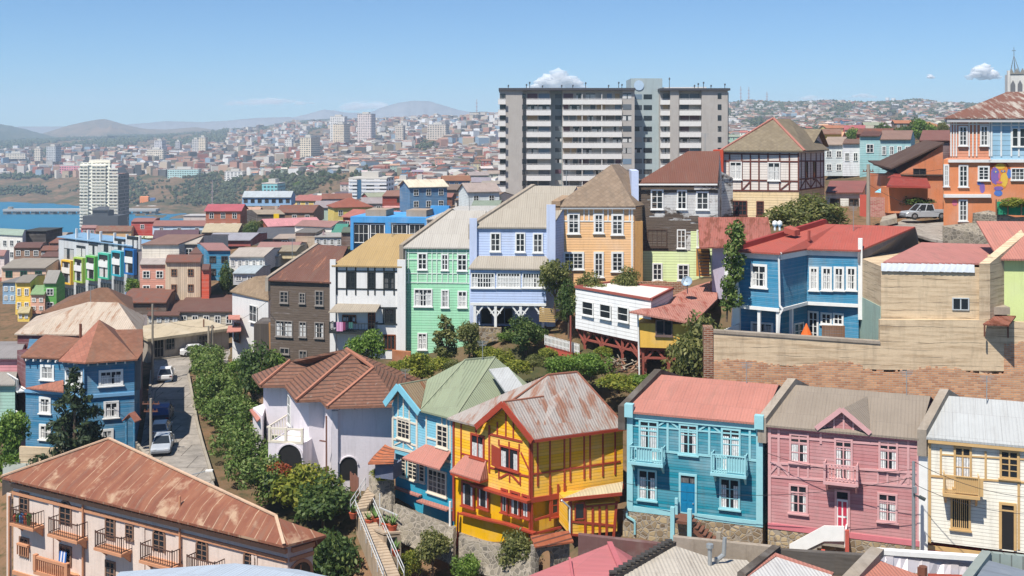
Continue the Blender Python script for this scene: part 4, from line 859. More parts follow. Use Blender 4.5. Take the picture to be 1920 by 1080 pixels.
o = thing('brick_terrace_wall', 'low brick wall below the lime green storey of the weathered house', 'wall', P(1260, 560, 112)); mb = MB(); mb.slab([P(1190, 560, 112), P(1290, 560, 111), P(1290, 530, 111), P(1190, 528, 112)], (0, .5, 0)); mb.build('wall', mat('brown_brick', C(168, 116, 84), 'brick', col2=C(130, 84, 62)), o)
# tin shed with leaning roof + stairs (right of weathered house)
h = House('tin_roof_house', 'lilac house with a large faded tin roof and a steep ladder stair', XY(1335, 106), XY(1400, 105), zat(560, 106)); fr = h.fr
h.prism([fr.pt(0, 0, 0), fr.pt(fr.w + .6, 0, 0), fr.pt(fr.w + .6, 4, 0), fr.pt(0, 4, 0)], zat(560, 106), zat(462, 106), mat('lilac_render', C(196, 186, 200), 'stucco'))
h.roof([[P(1311, 464, 105), P(1450, 458, 104), P(1440, 407, 112), P(1309, 407, 112.5)]], mat('faded_red_tin', C(186, 116, 102), 'corr', col2=C(140, 84, 66), wear=.4, var=.2))
o = thing('ladder_stair', 'steep dark stair with orange boarding under the tin roof', 'stair', P(1320, 530, 105)); mb = MB(); f = Fr(XY(1311, 105), XY(1336, 105)); z0, z1 = zat(522, 105), zat(470, 105)
for k in range(9): f.box(mb, .1, f.w, .1 + k * .14, .4 + k * .14, z0 + (z1 - z0) * k / 9, z0 + (z1 - z0) * k / 9 + .06)
mb.build('steps', M_BLK, o); mb = MB(); mb.slab([f.ptn(0, 1.6, z0), f.ptn(f.w, 1.6, z0), f.ptn(f.w, 1.6, z1), f.ptn(0, 1.6, z1)], f.nrm * .1); mb.build('boarding', plain('orange_boards', C(205, 140, 70), .7), o)
mb = MB(); mb.bar(f.ptn(.06, 0, z0), f.ptn(.06, 1.4, z1), .08); mb.bar(f.ptn(f.w - .06, 0, z0), f.ptn(f.w - .06, 1.4, z1), .08); mb.build('stringer', M_BLK, o)

# ================================================================== half-timbered house
c0, c1, c2 = XY(1357, 129), XY(1498, 127), XY(1546, 136); h = House('half_timbered_house', 'white house with dark red half timbering and a hipped shingle roof', c0, c1, zat(420, 128)); f = h.fr; f2 = Fr(c1, c2)
ze, zm = zat(284, 128), zat(357, 128); bk = c0 + (c2 - c1)
W_OFF = mat('off_white_siding', C(232, 222, 212), 'siding', per=.3, var=.12); M_DRED = plain('oxblood_timber', C(112, 62, 52), .6)
h.prism([c0, c1, c2, bk], zm, ze, W_OFF); mb = MB(); mb.slab([(p.x, p.y, zat(425, 128)) for p in (c0, c1, c2, bk)], (0, 0, zm - .003 - zat(425, 128))); h.part('lower_wall', mb, mat('patched_tan_siding', C(240, 214, 168), 'siding', per=.3, var=.3))
h.trim(M_DRED, [(x, 287, x, 356) for x in (1368, 1391, 1407, 1423, 1440, 1462, 1480, 1497)] + [(1358, 288, 1498, 290), (1358, 302, 1498, 303), (1358, 337, 1498, 340), (1358, 357, 1498, 358), (1392, 356, 1406, 341), (1463, 356, 1482, 341)], .17, fr=f)
h.trim(M_DRED, [(x, 287, x, 353) for x in (1502, 1510, 1520, 1530, 1538, 1544)] + [(1499, 302, 1545, 302), (1499, 336, 1545, 332), (1499, 356, 1545, 350), (1500, 354, 1510, 337), (1510, 337, 1520, 352), (1520, 352, 1530, 336), (1530, 336, 1541, 350)], .17, fr=f2)
h.win(1368, 303, 1391, 337, M_WHITE, 2, 2, fr=f, pane=GL_C, cas=.12); h.win(1439, 304, 1463, 339, M_WHITE, 2, 2, fr=f, pane=GL_C, cas=.12)
h.win(1369, 376, 1401, 404, M_DRED, 4, 3, fr=f, cas=.12); h.win(1418, 377, 1432, 404, M_DRED, 3, 4, fr=f, cas=.12)
for x in (1509, 1524): h.win(x, 302, x + 5, 336, M_DRED, 1, 1, fr=f2, cas=.08)
E0, E1, E2, E3 = (p + V((0, 0, ze)) for p in (c0 + V((-.5, -.5, 0)), c1 + V((.5, -.5, 0)), c2 + V((.6, 0, 0)), bk)); t1 = P(1450, 224, 132.5); t2 = P(1482, 222, 136); t2.z = t1.z
up = V((0, 0, .12)); R_SH2 = mat('olive_grey_shingles', C(160, 146, 122), 'shingle', var=.3)
h.roof([[p + up for p in q] for q in ([E0, E1, t1], [E1, E2, t2, t1], [E0, t1, t2, E3], [E3, t2, E2])], R_SH2)
mb = MB(); mb.bar(E0 + up, t1 + up * 1.5, .3, .15); mb.bar(E1 + up, t1 + up * 1.5, .3, .15); h.part('ridge_cap', mb, R_PINK)
d1, d2, dt = P(1510, 278, 133), P(1545, 272, 139), P(1532, 245, 136.2); mb = MB(); dk = V((-5.5, 1.2, 0))
mb.slab([d1, d2, dt], dk); h.part('dormer_wall', mb, W_OFF); h.roof([[d1 + V((.5, -.6, 0)), dt + V((.5, -.3, .2)), dt + dk + V((0, 0, .2)), d1 + dk], [dt + V((.5, -.3, .2)), d2 + V((.6, 0, -.1)), d2 + dk, dt + dk + V((0, 0, .2))]], R_SH2, name='dormer_roof')
mb = MB(); f.box(mb, -1.2, -.02, -.8, 4, zat(420, 128), zat(281, 128)); h.part('red_firewall', mb, plain('orange_red_render', C(200, 76, 48), .7))

# ================================================================== stilt house and its yellow neighbour
A, B = XY(1079, 104.5), XY(1196, 97.5); h = House('stilt_house', 'white boarded flat-roofed house standing on red brown timber stilts', A, B, zat(700, 100)); f = h.fr
z1, z0 = -14.55, -18.3; W_BRD = mat('white_boarding', C(242, 242, 240), 'siding', per=.34, var=.07); nb = f.nrm
QS = [A, V((12.2, 96.4, 0)), V((15.2, 103.6, 0)), V((9.9, 108, 0))]; h.prism(QS, z0, z1, W_BRD)
q = QS; h.roof([[p + V((0, 0, z1 + .14)) for p in q]], mat('white_roof_membrane', C(232, 226, 218), 'stucco', var=.12), th=.12)
mb = MB()
for a, b in zip(q, q[1:] + q[:1]): mb.bar(a + V((0, 0, z1 + .2)), b + V((0, 0, z1 + .2)), .22, .2)
h.part('roof_kerb', mb, plain('red_brown_flashing', C(170, 90, 78), .7))
for x in (1093, 1126, 1159): h.win(x - 1, 565 + (x - 1093) * .15, x + 20, 592 + (x - 1093) * .17, M_WHITE, 1, 2, cas=.1, tr=0)
mb = MB(); M_STL = plain('red_brown_stilt', C(158, 84, 70), .8)
def stilts(f, us, ts, z0, zg, mb):
    for t in ts:
        for k, u in enumerate(us):
            mb.bar(f.ptn(u, t, z0), f.ptn(u, t, zg), .24)
            for s in (-1, 1): mb.bar(f.ptn(u, t, z0 - 1.4), f.ptn(u + s * 1.1, t, z0 - .1), .16)
        mb.bar(f.ptn(us[0], t, z0 - .95), f.ptn(us[-1], t, z0 - .95), .18); mb.bar(f.ptn(us[0] - .5, t, z0 - .1), f.ptn(us[-1] + .5, t, z0 - .1), .22)
stilts(f, [.9, 3.4, 6.2, f.w - .3], [.4, 3.5], z0, -24, mb); h.part('stilts', mb, M_STL)
A2, B2 = XY(1196, 94.6), XY(1300, 93.8); h = House('yellow_stilt_house', 'yellow house with a sagging pink red roof next to the white stilt house', A2, B2, zat(700, 96)); f = h.fr
h.prism([A2, B2, B2 + f.nrm * 6, A2 + f.nrm * 6], zat(652, 94.4), zat(608, 94), mat('mustard_render', C(240, 192, 90), 'stucco', var=.1))
h.roof([[P(1180, 584, 93.9), P(1300, 606, 93), P(1345, 560, 104), P(1228, 572, 101)], [P(1228, 572, 101), P(1345, 560, 104), P(1345, 523, 110), P(1290, 540, 110)]], mat('salmon_roof_sheets', C(212, 148, 132), 'corr', col2=C(170, 92, 76), wear=.3, var=.25))
h.win(1229, 600, 1261, 630, plain('brown_alu', C(120, 100, 95), .5), 2, 1, cas=.1); mb = MB(); stilts(f, [.4, 2.6, 4.6], [.4, 4], zat(652, 94.4), -24, mb); h.part('stilts', mb, M_STL)
mb = MB(); mb.bar(f.P(1196, 590, -.1), f.P(1199, 720, -.1), .12); h.part('drainpipe', mb, M_WHITE)
o = thing('timber_pile', 'heap of loose grey and brown timber under the stilt house', 'timber heap', P(1170, 690, 97)); mb = MB(); rnd = random.Random(8)
for k in range(40):
    c = P(1130 + rnd.random() * 80, 672 + rnd.random() * 26, 96 + rnd.random() * 2); d = V((rnd.uniform(-1, 1), rnd.uniform(-.6, .6), rnd.uniform(-.3, .5))) * .9; mb.bar(c - d, c + d, .1 + rnd.random() * .1, .05, rnd.randrange(2))
mb.build('planks', [M_WOOD, M_POLE], o)
o = thing('picket_fence', 'white picket fence left of the stilt house', 'fence', P(1055, 650, 103)); f = Fr(XY(1022, 104), XY(1086, 102)); mb = MB(); z0, z1 = zat(650, 103), zat(631, 103)
for k in range(26): u = f.w * k / 25; f.box(mb, u - .04, u + .04, -.05, 0, z0 - .25 * k / 25 * 2, z1 - .25 * k / 25 * 2)
mb.slab([f.ptn(0, .0, z1 - .25), f.ptn(f.w, 0, z1 - .75), f.ptn(f.w, 0, z1 - .65), f.ptn(0, 0, z1 - .15)], f.nrm * .06); mb.slab([f.ptn(0, .0, z0 + .2), f.ptn(f.w, 0, z0 - .3), f.ptn(f.w, 0, z0 - .2), f.ptn(0, 0, z0 + .3)], f.nrm * .06); mb.build('pickets', M_WHITE, o)
mb = MB(); mb.slab([f.ptn(0, .08, z0 - 1.5), f.ptn(f.w, .08, z0 - 2), f.ptn(f.w, .08, z0 - .45), f.ptn(0, .08, z0 + .05)], f.nrm * .3); mb.build('plinth', M_REDP, o)
mb = MB(); mb.tube(P(1070, 660, 102), P(1070, 592, 102), .1, .08); o = mb.build('fence_pole', M_STL, base=P(1070, 660, 102)); tag(o, 'rusty red pole beside the white picket fence', 'pole')
for px0, px1, y0, y1, Y, lab in ((735, 770, 657, 690, 104, 'orange brown garden wall below the mint green house'), (860, 940, 612, 640, 108, 'crumbling stone garden wall below the periwinkle house')):
    o = thing('garden_wall', lab, 'wall', P((px0 + px1) / 2, y1, Y)); mb = MB(); mb.slab([P(px0, y1, Y), P(px1, y1, Y), P(px1, y0 + 3, Y), P(px0, y0, Y)], (0, .4, 0)); mb.build('wall', mat('ochre_clay_render', C(190, 124, 84), 'stucco', var=.3) if px0 < 800 else M_STONE, o)
o = thing('crate_stack', 'pale wooden pallet leaning behind the tree by the periwinkle house', 'pallet', P(1025, 600, 108)); mb = MB(); f = Fr(XY(1011, 108), XY(1041, 107.5))
for k in range(7): f.box(mb, 0, f.w, 0, .05, zat(603, 108) + k * .2, zat(603, 108) + k * .2 + .15)
f.box(mb, .05, .2, .051, .15, zat(603, 108), zat(603, 108) + 1.4); f.box(mb, f.w - .2, f.w - .05, .051, .15, zat(603, 108), zat(603, 108) + 1.4); mb.build('boards', plain('pale_wood', C(196, 164, 110), .8), o)
sd = thing('satellite_dish', 'pale blue satellite dish above the pink red roofs', 'satellite dish', P(1289, 545, 103)); mb = MB(); c = P(1288, 528, 103); ax = V((-.3, -.8, .5)).normalized(); x = ax.orthogonal().normalized(); y = ax.cross(x)
mb.rings([[c + ax * d + (x * math.cos(a) + y * math.sin(a)) * r for a in [k * math.pi / 8 for k in range(16)]] for d, r in ((.12, .5), (.05, .36), (0, .06), (-.04, .06), (.01, .37), (.09, .52))], cap=False); mb.build('dish', plain('pale_blue_dish', C(150, 172, 188), .4), sd)
mb = MB(); mb.tube(c - ax * .05, c - ax * .3 - V((0, 0, 1.0)), .05); mb.bar(c + ax * .9, c + x * .8 + ax * .1, .04); mb.bar(c + ax * .95 - x * .08, c + ax * .95 + x * .08, .14); mb.build('mast', M_GREYM, sd)
# ================================================================== left blue house and the roofs behind it
ZS = -29.4          # street level
W_NAVY = mat('deep_blue_siding', C(54, 126, 164), 'siding', per=.2, var=.2)
R_REDB = mat('red_brown_shingles', C(168, 118, 94), 'shingle', var=.3); R_REDL = mat('salmon_shingles', C(196, 130, 108), 'shingle', var=.25)
ze = zat(679, 101.5); K = [XY(48, 104), XY(120, 103), XY(158, 101.5), XY(252, 103)]
h = House('corner_house', 'deep blue corner house with white windows and a red brown hipped turret roof', K[0], K[3], ZS)
bk = [XY(262, 113), XY(56, 114)]
h.prism(K + bk, ZS - 2, ze, W_NAVY)
f1, f2, f3 = Fr(K[0], K[1]), Fr(K[1], K[2]), Fr(K[2], K[3]); f4 = Fr(K[3], bk[0])
for f, q in ((f1, (76, 684, 102, 713)), (f2, (123, 691, 156, 724)), (f3, (185, 693, 231, 724)), (f1, (74, 744, 96, 776)), (f3, (194, 752, 223, 784)), (f1, (74, 795, 96, 825)), (f3, (189, 804, 213, 832))):
    h.win(*q, M_WHITE, 4 if q[0] == 185 else 2, 2, fr=f, pane=GL_C, cas=.22)
mb = MB(); zq = zat(739, 102.5)
for f in (f1, f2, f3): f.box(mb, .0, f.w, -.16, 0, zq - .16, zq + .14)
h.part('storey_band', mb, plain('pale_blue_paint', C(128, 178, 214), .5))
mb = MB()
for f in (f1, f2, f3):
    n = int(f.w / .8)
    for k in range(n): f.box(mb, .3 + k * .8, .42 + k * .8, -.45, 0, ze - .3, ze - .12)
h.part('rafter_end', mb, M_WHITE)
mb = MB(); mb.tube(f2.P(157, 690, -.12), f2.P(157, 738, -.12), .07); mb.tube(f2.P(152, 745, -.12), f2.P(152, 835, -.12), .07); h.part('drainpipe', mb, plain('pale_blue_paint', C(128, 178, 214), .5))
mb = MB(); a = f1.P(48, 727, -.1); b = f1.P(119, 712, -.1); c = f1.P(119, 734, -.9); mb.slab([a, c, b], (0, 0, -.12)); h.part('porch_roof', mb, R_REDL)
up = V((0, 0, .1)); a0, a1, a2, a3 = P(110, 678, 101.8), P(160, 680, 100.8), P(258, 678, 102.4), P(268, 640, 112); 
for p in (a0, a1, a2): p.z = ze
ap = P(186, 601, 107); l0, l1, m0, m1 = P(39, 671, 103.6), P(112, 670, 102.8), P(85, 629, 110), P(152, 628, 108)
for p in (l0, l1): p.z = ze
m1.z = m0.z = min(m0.z, m1.z)
r0, r1, r2 = P(207, 620, 109), P(268, 619, 110), P(268, 661, 104)
b1, b2, b0 = P(270, 650, 116), P(150, 650, 117), P(50, 652, 117)
h.roof([[p + up for p in q] for q in ([a1, a2, ap], [a2, b1, ap])], R_REDB); h.roof([[p + up for p in q] for q in ([a0, a1, ap], [a0, ap, b2])], R_REDL, name='turret_roof')
h.roof([[p + up for p in q] for q in ([l0, l1, m1, m0], [l0, m0, b0], [m0, m1, b2, b0], [r2, r1, r0, a2], [r0, r1, b1])], R_REDB, name='wing_roof')
mb = MB(); sw = Fr(XY(26, 107), K[0]); sw.box(mb, 0, sw.w, .3, 3, ZS - 2, ze); h.part('side_wing', mb, mat('maroon_siding', C(112, 58, 62), 'siding', per=.2))
for yy in (0, 1):
    mb = MB(); z = zat(728 + 60 * yy, 105); sw.box(mb, .3, sw.w, -.7, .3, z - .12, z); o = h.part('balcony', mb, M_WHITE); mb = MB()
    for k in range(8): u = .3 + (sw.w - .35) * k / 7; sw.box(mb, u, u + .05, -.7, -.65, z, z + 1.1)
    sw.box(mb, .3, sw.w, -.72, -.64, z + 1.1, z + 1.18); mb.build('railing', M_WHITE, o)
mb = MB(); f4.box(mb, 1.2, 2.6, -.5, 0, ze - 3.2, ze - .4); h.part('bay', mb, plain('grey_bay_paint', C(120, 125, 130), .6))
mb = MB(); c = P(151, 628, 108.5); mb.tube(c - V((0, 0, .5)), c + V((0, 0, 1.1)), .14); h.part('chimney_pipe', mb, M_RUSTY)
# gate hood and garden walls near the conifer
o = thing('gate_hood', 'small orange hooded gate beside the deep blue corner house', 'gate', P(243, 835, 101.5)); mb = MB(); f = Fr(XY(234, 101.6), XY(253, 101.2)); z = zat(786, 101.5)
f.box(mb, .05, .2, 0, .15, ZS, z); f.box(mb, f.w - .2, f.w - .05, 0, .15, ZS, z); each(mb, 'post', W_NAVY, o); mb = MB(); ap2 = f.ptn(f.w / 2, -.1, z + .5)
mb.slab([f.ptn(-.15, -.2, z - .2), ap2, ap2 + f.nrm * .8, f.ptn(-.15, .7, z - .2)], (0, 0, .1)); mb.slab([ap2, f.ptn(f.w + .15, -.2, z - .2), f.ptn(f.w + .15, .7, z - .2), ap2 + f.nrm * .8], (0, 0, .1)); mb.build('hood', R_REDL, o)
o = thing('garden_wall', 'tan garden wall at the foot of the dark conifer', 'wall', P(70, 868, 97)); mb = MB(); mb.slab([P(36, 870, 97), P(130, 870, 97), P(130, 842, 97), P(36, 838, 97)], (0, .35, 0)); mb.build('wall', M_CONC, o)
o = thing('street_wall', 'low concrete wall between the corner house garden and the street', 'wall', P(262, 860, 99)); mb = MB(); a, b = PZ(258, 842, ZS), PZ(285, 872, ZS); mb.slab([a, b, b + V((0, 0, .5)), a + V((0, 0, .7))], (-.3, 0, 0)); mb.build('wall', M_POLE, o)
# pale hipped roof + brown roof behind
def hip_house(name, label, cat, c4, r2, zb, wall, roofm, group=None, over=.3):
    """c4: eave corners (px,py,Y) front-left, front-right, back-right, back-left; r2: ridge ends"""
    cs = [P(*c) for c in c4]; rs = [P(*c) for c in r2]; ze = sum(c.z for c in cs[:2]) / 2
    for c in cs: c.z = ze
    rs[1].z = rs[0].z; h = House(name, label, cs[0], cs[1], zb, cat, group); m = sum(cs, V()) / 4
    ins = [c + (m - c).normalized() * over for c in cs]; h.prism(ins, zb, ze, wall); up = V((0, 0, .12)); A, B, Cc, D = [c + up for c in cs]; r, q = [c + up for c in rs]
    h.roof([[A, B, q, r], [B, Cc, q], [Cc, D, r, q], [D, A, r]], roofm); h.ze = ze; return h
R_PALE = mat('bleached_roof_sheets', C(222, 204, 184), 'corr', col2=C(180, 140, 112), wear=.3, var=.2); W_MAR = mat('maroon_siding', C(112, 58, 62), 'siding', per=.2)
R_BRS = mat('brown_shingles', C(150, 112, 88), 'shingle', var=.3)
hip_house('old_house', 'house with a bleached pale hipped roof behind the deep blue corner house', 'house', ((27, 637, 113), (264, 622, 112), (272, 606, 124), (68, 597, 124)), ((166, 568, 117.5), (222, 582, 117)), ZS - 2, W_MAR, R_PALE)
hip_house('old_house', 'house with a brown hipped shingle roof behind the bleached pale roof', 'house', ((77, 596, 128), (252, 582, 127), (248, 566, 140), (130, 560, 141)), ((186, 541, 134), (202, 541, 134)), ZS - 4, W_MAR, R_BRS)
# warehouse at the bend
h = House('warehouse', 'long grey warehouse with a flat tan roof along the street bend', XY(277, 144), XY(429, 152), ZS); f = h.fr; z1 = -26.6
h.prism([f.pt(0, 0, 0), f.pt(f.w, 0, 0), f.pt(f.w, 7, 0), f.pt(0, 7, 0)], ZS - .5, z1, mat('grey_old_render', C(176, 164, 150), 'stucco', var=.35))
h.roof([[f.ptn(-.3, -.6, z1 + .1), f.ptn(f.w + .2, -.6, z1 + .1), f.ptn(f.w, 7.2, z1 + .5), f.ptn(0, 7.2, z1 + .5)]], mat('tan_flat_roof', C(196, 180, 152), 'stucco', var=.25), th=.35)
for q in ((288, 636, 307, 670), (310, 632, 328, 656), (371, 628, 391, 650)): h.win(*q, M_GRY, 3, 2, pane=GL_O if q[0] == 288 else GL_D, cas=.1, sill=False)
mb = MB(); mb.tube(f.ptn(9, 2, z1), f.ptn(9, 2, z1 + 1.3), .1); h.part('vent_pipe', mb, M_RUSTY)
# white corner house at the right of the street
hh = hip_house('white_corner_house', 'white corner house with a tan hipped roof at the top of the street', 'house', ((431, 560, 138), (504, 552, 130), (520, 520, 140), (452, 528, 146)), ((478, 520, 137), (500, 506, 138)), ZS + .5, mat('white_render', C(240, 238, 234), 'stucco', var=.1), mat('tan_shingles', C(176, 152, 124), 'shingle', var=.3))
hh.win(468, 572, 482, 604, M_WHITE, 2, 2, cas=.12); mb = MB(); f = hh.fr; hh.win(440, 605, 450, 640, M_RUSTY, 1, 2, cas=.12)
mb = MB(); mb.slab([f.P(428, 600, -1.2), f.P(450, 600, -1.2), f.P(450, 592, 0), f.P(428, 592, 0)], (0, 0, .1)); mb.slab([f.P(425, 624, -1.5), f.P(452, 622, -1.5), f.P(452, 612, 0), f.P(428, 612, 0)], (0, 0, .1)); hh.part('porch_roof', mb, R_PINK)
mb = MB(); fb = Fr(XY(476, 116), XY(508, 116)); fb.box(mb, 0, fb.w, 0, 4, zat(672, 116), zat(607, 116)); o = thing('timber_shed', 'dark timber shed beside the white corner house', 'shed', P(490, 672, 116)); mb.build('wall', mat('dark_shed_boards', C(92, 84, 78), 'boards', per=.25), o); mb = MB(); mb.bar(P(507, 605, 115.8), P(509, 668, 115.8), .3); each(mb, 'post', plain('pine_post', C(190, 140, 90), .8), o)

# ================================================================== peach apartment building (foreground left)
W_PEA = mat('peach_render', C(234, 214, 200), 'stucco', var=.14); M_PEAT = plain('peach_moulding', C(210, 150, 112), .7); R_RST = mat('orange_rust_roof', C(152, 96, 76), 'rustroof', col2=C(178, 122, 94), var=.3, rough=.75)
zE = -26.7; Lc, Cc, Ec = PZ(3, 897, zE), PZ(532, 1026, zE), PZ(612, 1006, zE)
h = House('apartment_building', 'peach three storey apartment building with iron balconies and an orange rusted metal roof', Lc, Cc, -38); f = h.fr
ai = .75; w0 = f.ptn(.4, ai, 0); w1 = f.ptn(f.w - ai, ai, 0); e2 = Ec + (Ec - Cc).normalized() * -.3; fe = Fr(Cc, Ec); w2 = fe.ptn(fe.w - .5, ai + .2, 0)
w1 = fe.ptn(.65, .75, 0); bkr, bkl = w2 + V((-2.2, 2.5, 0)), w0 + f.nrm * 5
h.prism([w0, w1, w2, bkr, bkl], -38, zE - .05, W_PEA)
R1, R2 = PZ(204, 826, -24.0), PZ(517, 972, -25.5); bl = R1 + V((1.0, 2.2, -3.6)); br = R2 + V((1.2, 2.0, -3.6)); up = V((0, 0, .1))
h.roof([[p + up for p in q] for q in ([Lc, Cc, R2, R1], [Cc, Ec, R2], [Lc, R1, bl], [Ec, br, R2], [R1, R2, br, bl])], R_RST, th=.16)
mb = MB()
for k in range(34):
    u = .8 + k * (f.w - 1.5) / 34; 
    f.box(mb, u, u + .1, .08, .7, zE - .22, zE - .07)
h.part('rafter_end', mb, M_RUSTY)
mb = MB(); mb.bar(R1 + up * 2, R2 + up * 2, .2, .1); mb.bar(R2 + up * 2, Cc + up * 2, .2, .1); mb.bar(R1 + up * 2, Lc + up * 2, .22, .12); h.part('ridge_flashing', mb, mat('pale_rust_flashing', C(215, 180, 150), 'stucco', var=.3))
mb = MB()
for a, b in (((160, 878), (151, 934)), ((338, 920), (332, 980))): mb.bar(f.P(*b, .5) + V((0, 0, .25)), P(a[0], a[1], f.P(*b, 2.6).y) + V((0, 0, .1)), .25, .3)
h.part('roof_rib', mb, M_RUSTY)
fw = Fr(w0, w1); fz = Fr(w1, w2)
mb = MB(); fw.box(mb, 0, fw.w, -.14, 0, zE - 1.35, zE - 1.1); fw.box(mb, 0, fw.w, -.25, 0, zE - .75, zE - .45); fw.box(mb, 0, fw.w, -.12, 0, zE - 7.6, zE - 7.3); fz.box(mb, .15, fz.w, -.14, 0, zE - 1.35, zE - 1.1); fz.box(mb, .25, fz.w, -.25, 0, zE - .75, zE - .45); h.part('cornice', mb, M_PEAT)
mb = MB()
for px in (18, 97, 154, 268, 336, 478): u = fw.px(px, 950)[0]; fw.box(mb, u - .25, u + .25, -.09, 0, -38, zE - 1.36)
h.part('pilaster', mb, W_PEA)
mb = MB()
for px in (17, 155, 337): mb.tube(fw.P(px, 930, -.18), fw.P(px, 1090, -.18), .08)
h.part('drainpipe', mb, M_PEAT)
M_DW = plain('brown_door_wood', C(140, 108, 88), .7); M_IRON = plain('rusty_iron_railing', C(88, 62, 52), .8)
for x0, y0, x1, y1, ar in ((37, 922, 55, 968, 0), (112, 937, 135, 988, 1), (198, 966, 217, 1012, 0), (287, 988, 311, 1038, 1), (368, 1008, 391, 1055, 1), (457, 1030, 481, 1075, 1)):
    h.win(x0, y0, x1, y1, M_DW, 2, 4, fr=fw, cas=.14, arch=bool(ar), sill=False)
    h.win(x0, y0 + 85, x1, y0 + 123, M_DW, 2, 3, fr=fw, cas=.14, sill=False)
h.win(236, 983, 251, 1011, M_DW, 2, 3, fr=fw, cas=.1)
uu = fz.w / 2; window(h.root, fz, uu - .75, uu + .75, zE - 4.6, zE - 1.6, M_PEAT, 2, 3, cas=.2, arch=True, sill=False)
for x0, yt, x1, yb in ((20, 958, 62, 986), (91, 978, 144, 1008), (178, 1003, 227, 1033), (263, 1027, 322, 1058), (350, 1049, 402, 1080)):
    h.balcony(x0, yt, x1, yb, .95, M_IRON, fr=fw, nb=14, bw=.035, mslab=M_PEAT, post=.06)
mb = MB(); u0, u1 = fw.px(88, 1050)[0], fw.px(152, 1050)[0]; z = fw.px(120, 1068)[1]; fw.box(mb, u0, u1, -1.2, 0, z - .3, z); fw.box(mb, u0, u1, -1.2, -1.0, z + .9, z + 1.1)
for k in range(16): fw.box(mb, u0 + (u1 - u0) * k / 16, u0 + (u1 - u0) * k / 16 + .1, -1.15, -1.05, z, z + .9)
for u in (u0, u1 - .3): fw.box(mb, u, u + .3, -1.25, -.95, z, z + 1.2)
h.part('balustrade', mb, M_PEAT)
mb = MB(); u0, u1 = fw.px(37, 1000)[0], fw.px(57, 1000)[0]; z = fw.px(46, 1040)[1]; fw.box(mb, u0, u1, -.3, 0, z + .75, z + .9)
for k in range(6): fw.box(mb, u0 + (u1 - u0) * k / 5 - .04, u0 + (u1 - u0) * k / 5 + .04, -.25, -.17, z, z + .75)
h.part('window_guard', mb, M_PEAT)
mb = MB(); mb.slab([P(5, 890, 95), P(60, 872, 97), P(75, 858, 98), P(5, 868, 97)], (0, 0, -.3)); o = thing('low_roof', 'grey flat roof behind the peach apartment building', 'roof', P(40, 880, 97)); mb.build('roof', mat('grey_roof_felt', C(150, 156, 150), 'stucco'), o); mb = MB(); mb.slab([P(4, 930, 95), P(60, 900, 97), P(60, 874, 97), P(4, 892, 95)], (0, .3, 0)); mb.build('wall', M_POLE, o)
o = thing('blue_towel', 'blue and white towel hanging from the peach building window', 'towel', fw.P(118, 1050, -.1)); mb = MB()
q = [(112, 1032), (125, 1035), (123, 1058), (109, 1056)]
for k, m in enumerate((0, 1, 0, 1, 0)): a, b = k / 5, (k + 1) / 5; L = lambda p, q2, t: (p[0] + (q2[0] - p[0]) * t, p[1] + (q2[1] - p[1]) * t); mb.slab([fw.P(*L(q[0], q[1], a), -.25), fw.P(*L(q[0], q[1], b), -.25), fw.P(*L(q[3], q[2], b), -.32), fw.P(*L(q[3], q[2], a), -.32)], fw.nrm * .04, m)
mb.build('cloth', [plain('blue_cloth', C(40, 110, 190), .9), plain('white_cloth', C(235, 235, 240), .9)], o)
o = thing('flower_pots', 'colourful flower pots on the first balcony of the peach building', 'flower pots', fw.P(40, 985, -.6)); mb = MB()
for k, c in enumerate((28, 35, 41, 48, 54)):
    b = fw.P(c, 984, -.6); mb.rings([[b + V((r * math.cos(a), r * math.sin(a), zz)) for a in [j * math.pi / 4 for j in range(8)]] for zz, r in ((0, .14), (.35, .2), (.36, .15), (.7, .22), (.9, .05))], k % 3)
mb.build('pots', [plain('terracotta_pot', C(190, 90, 60), .8), plain('green_plant', C(70, 110, 40), .8), plain('blue_pot', C(60, 130, 190), .6)], o)

# ================================================================== roofs along the bottom edge
def deck(name, label, pts, m, th=.2, cat='roof', extra=None, wallm=None, zb=None):
    q = [P(*p) for p in pts]; o = thing(name, label, cat, sum(q, V()) / len(q)); mb = MB(); mb.slab(q, (0, 0, -th)); mb.build('roof', m, o)
    if wallm: c = sum(q, V()) / len(q); mb = MB(); mb.slab([(c.x + (p.x - c.x) * .96, c.y + (p.y - c.y) * .96, zb if zb else -36) for p in q], (0, 0, min(p.z for p in q) - th - .003 - (zb if zb else -36))); mb.build('wall', wallm, o)
    return o
R_BLUW = mat('pale_blue_white_sheets', C(214, 228, 242), 'corr', var=.08)
deck('sheet_roof', 'pale blue white metal roof at the bottom left in front of the peach building', ((225, 1072, 64), (440, 1056, 66), (560, 1068, 66), (700, 1100, 62), (420, 1180, 52), (150, 1150, 54)), R_BLUW, wallm=W_PEA)
G_BOT = 'rooftops along the bottom edge'
o = deck('pink_gable_roof', 'pink metal gable roof at the bottom centre', ((970, 1088, 61), (1143, 1019, 65), (1180, 1105, 56), (1010, 1190, 52)), mat('pink_roof_sheets', C(222, 136, 138), 'corr', var=.08)); mb = MB()
mb.slab([P(1143, 1019, 65), P(1200, 1052, 66), P(1260, 1120, 57), P(1180, 1105, 56)], (0, 0, -.2)); mb.build('right_slope', mat('pink_roof_sheets'), o); mb = MB(); mb.bar(P(1143, 1017, 65), P(1180, 1103, 56), .3, .12); mb.bar(P(1068, 1046, 62.6), P(1085, 1150, 54), .12, .1); mb.build('ridge_cap', plain('rose_ridge', C(200, 112, 116), .6), o)
mb = MB(); mb.slab([P(x, y + 8, Y) - V((0, 0, 9)) for x, y, Y in ((985, 1088, 61), (1143, 1060, 65), (1190, 1060, 65.5), (1180, 1110, 57))], (0, 0, 7.5)); mb.build('wall', M_FIRE, o)
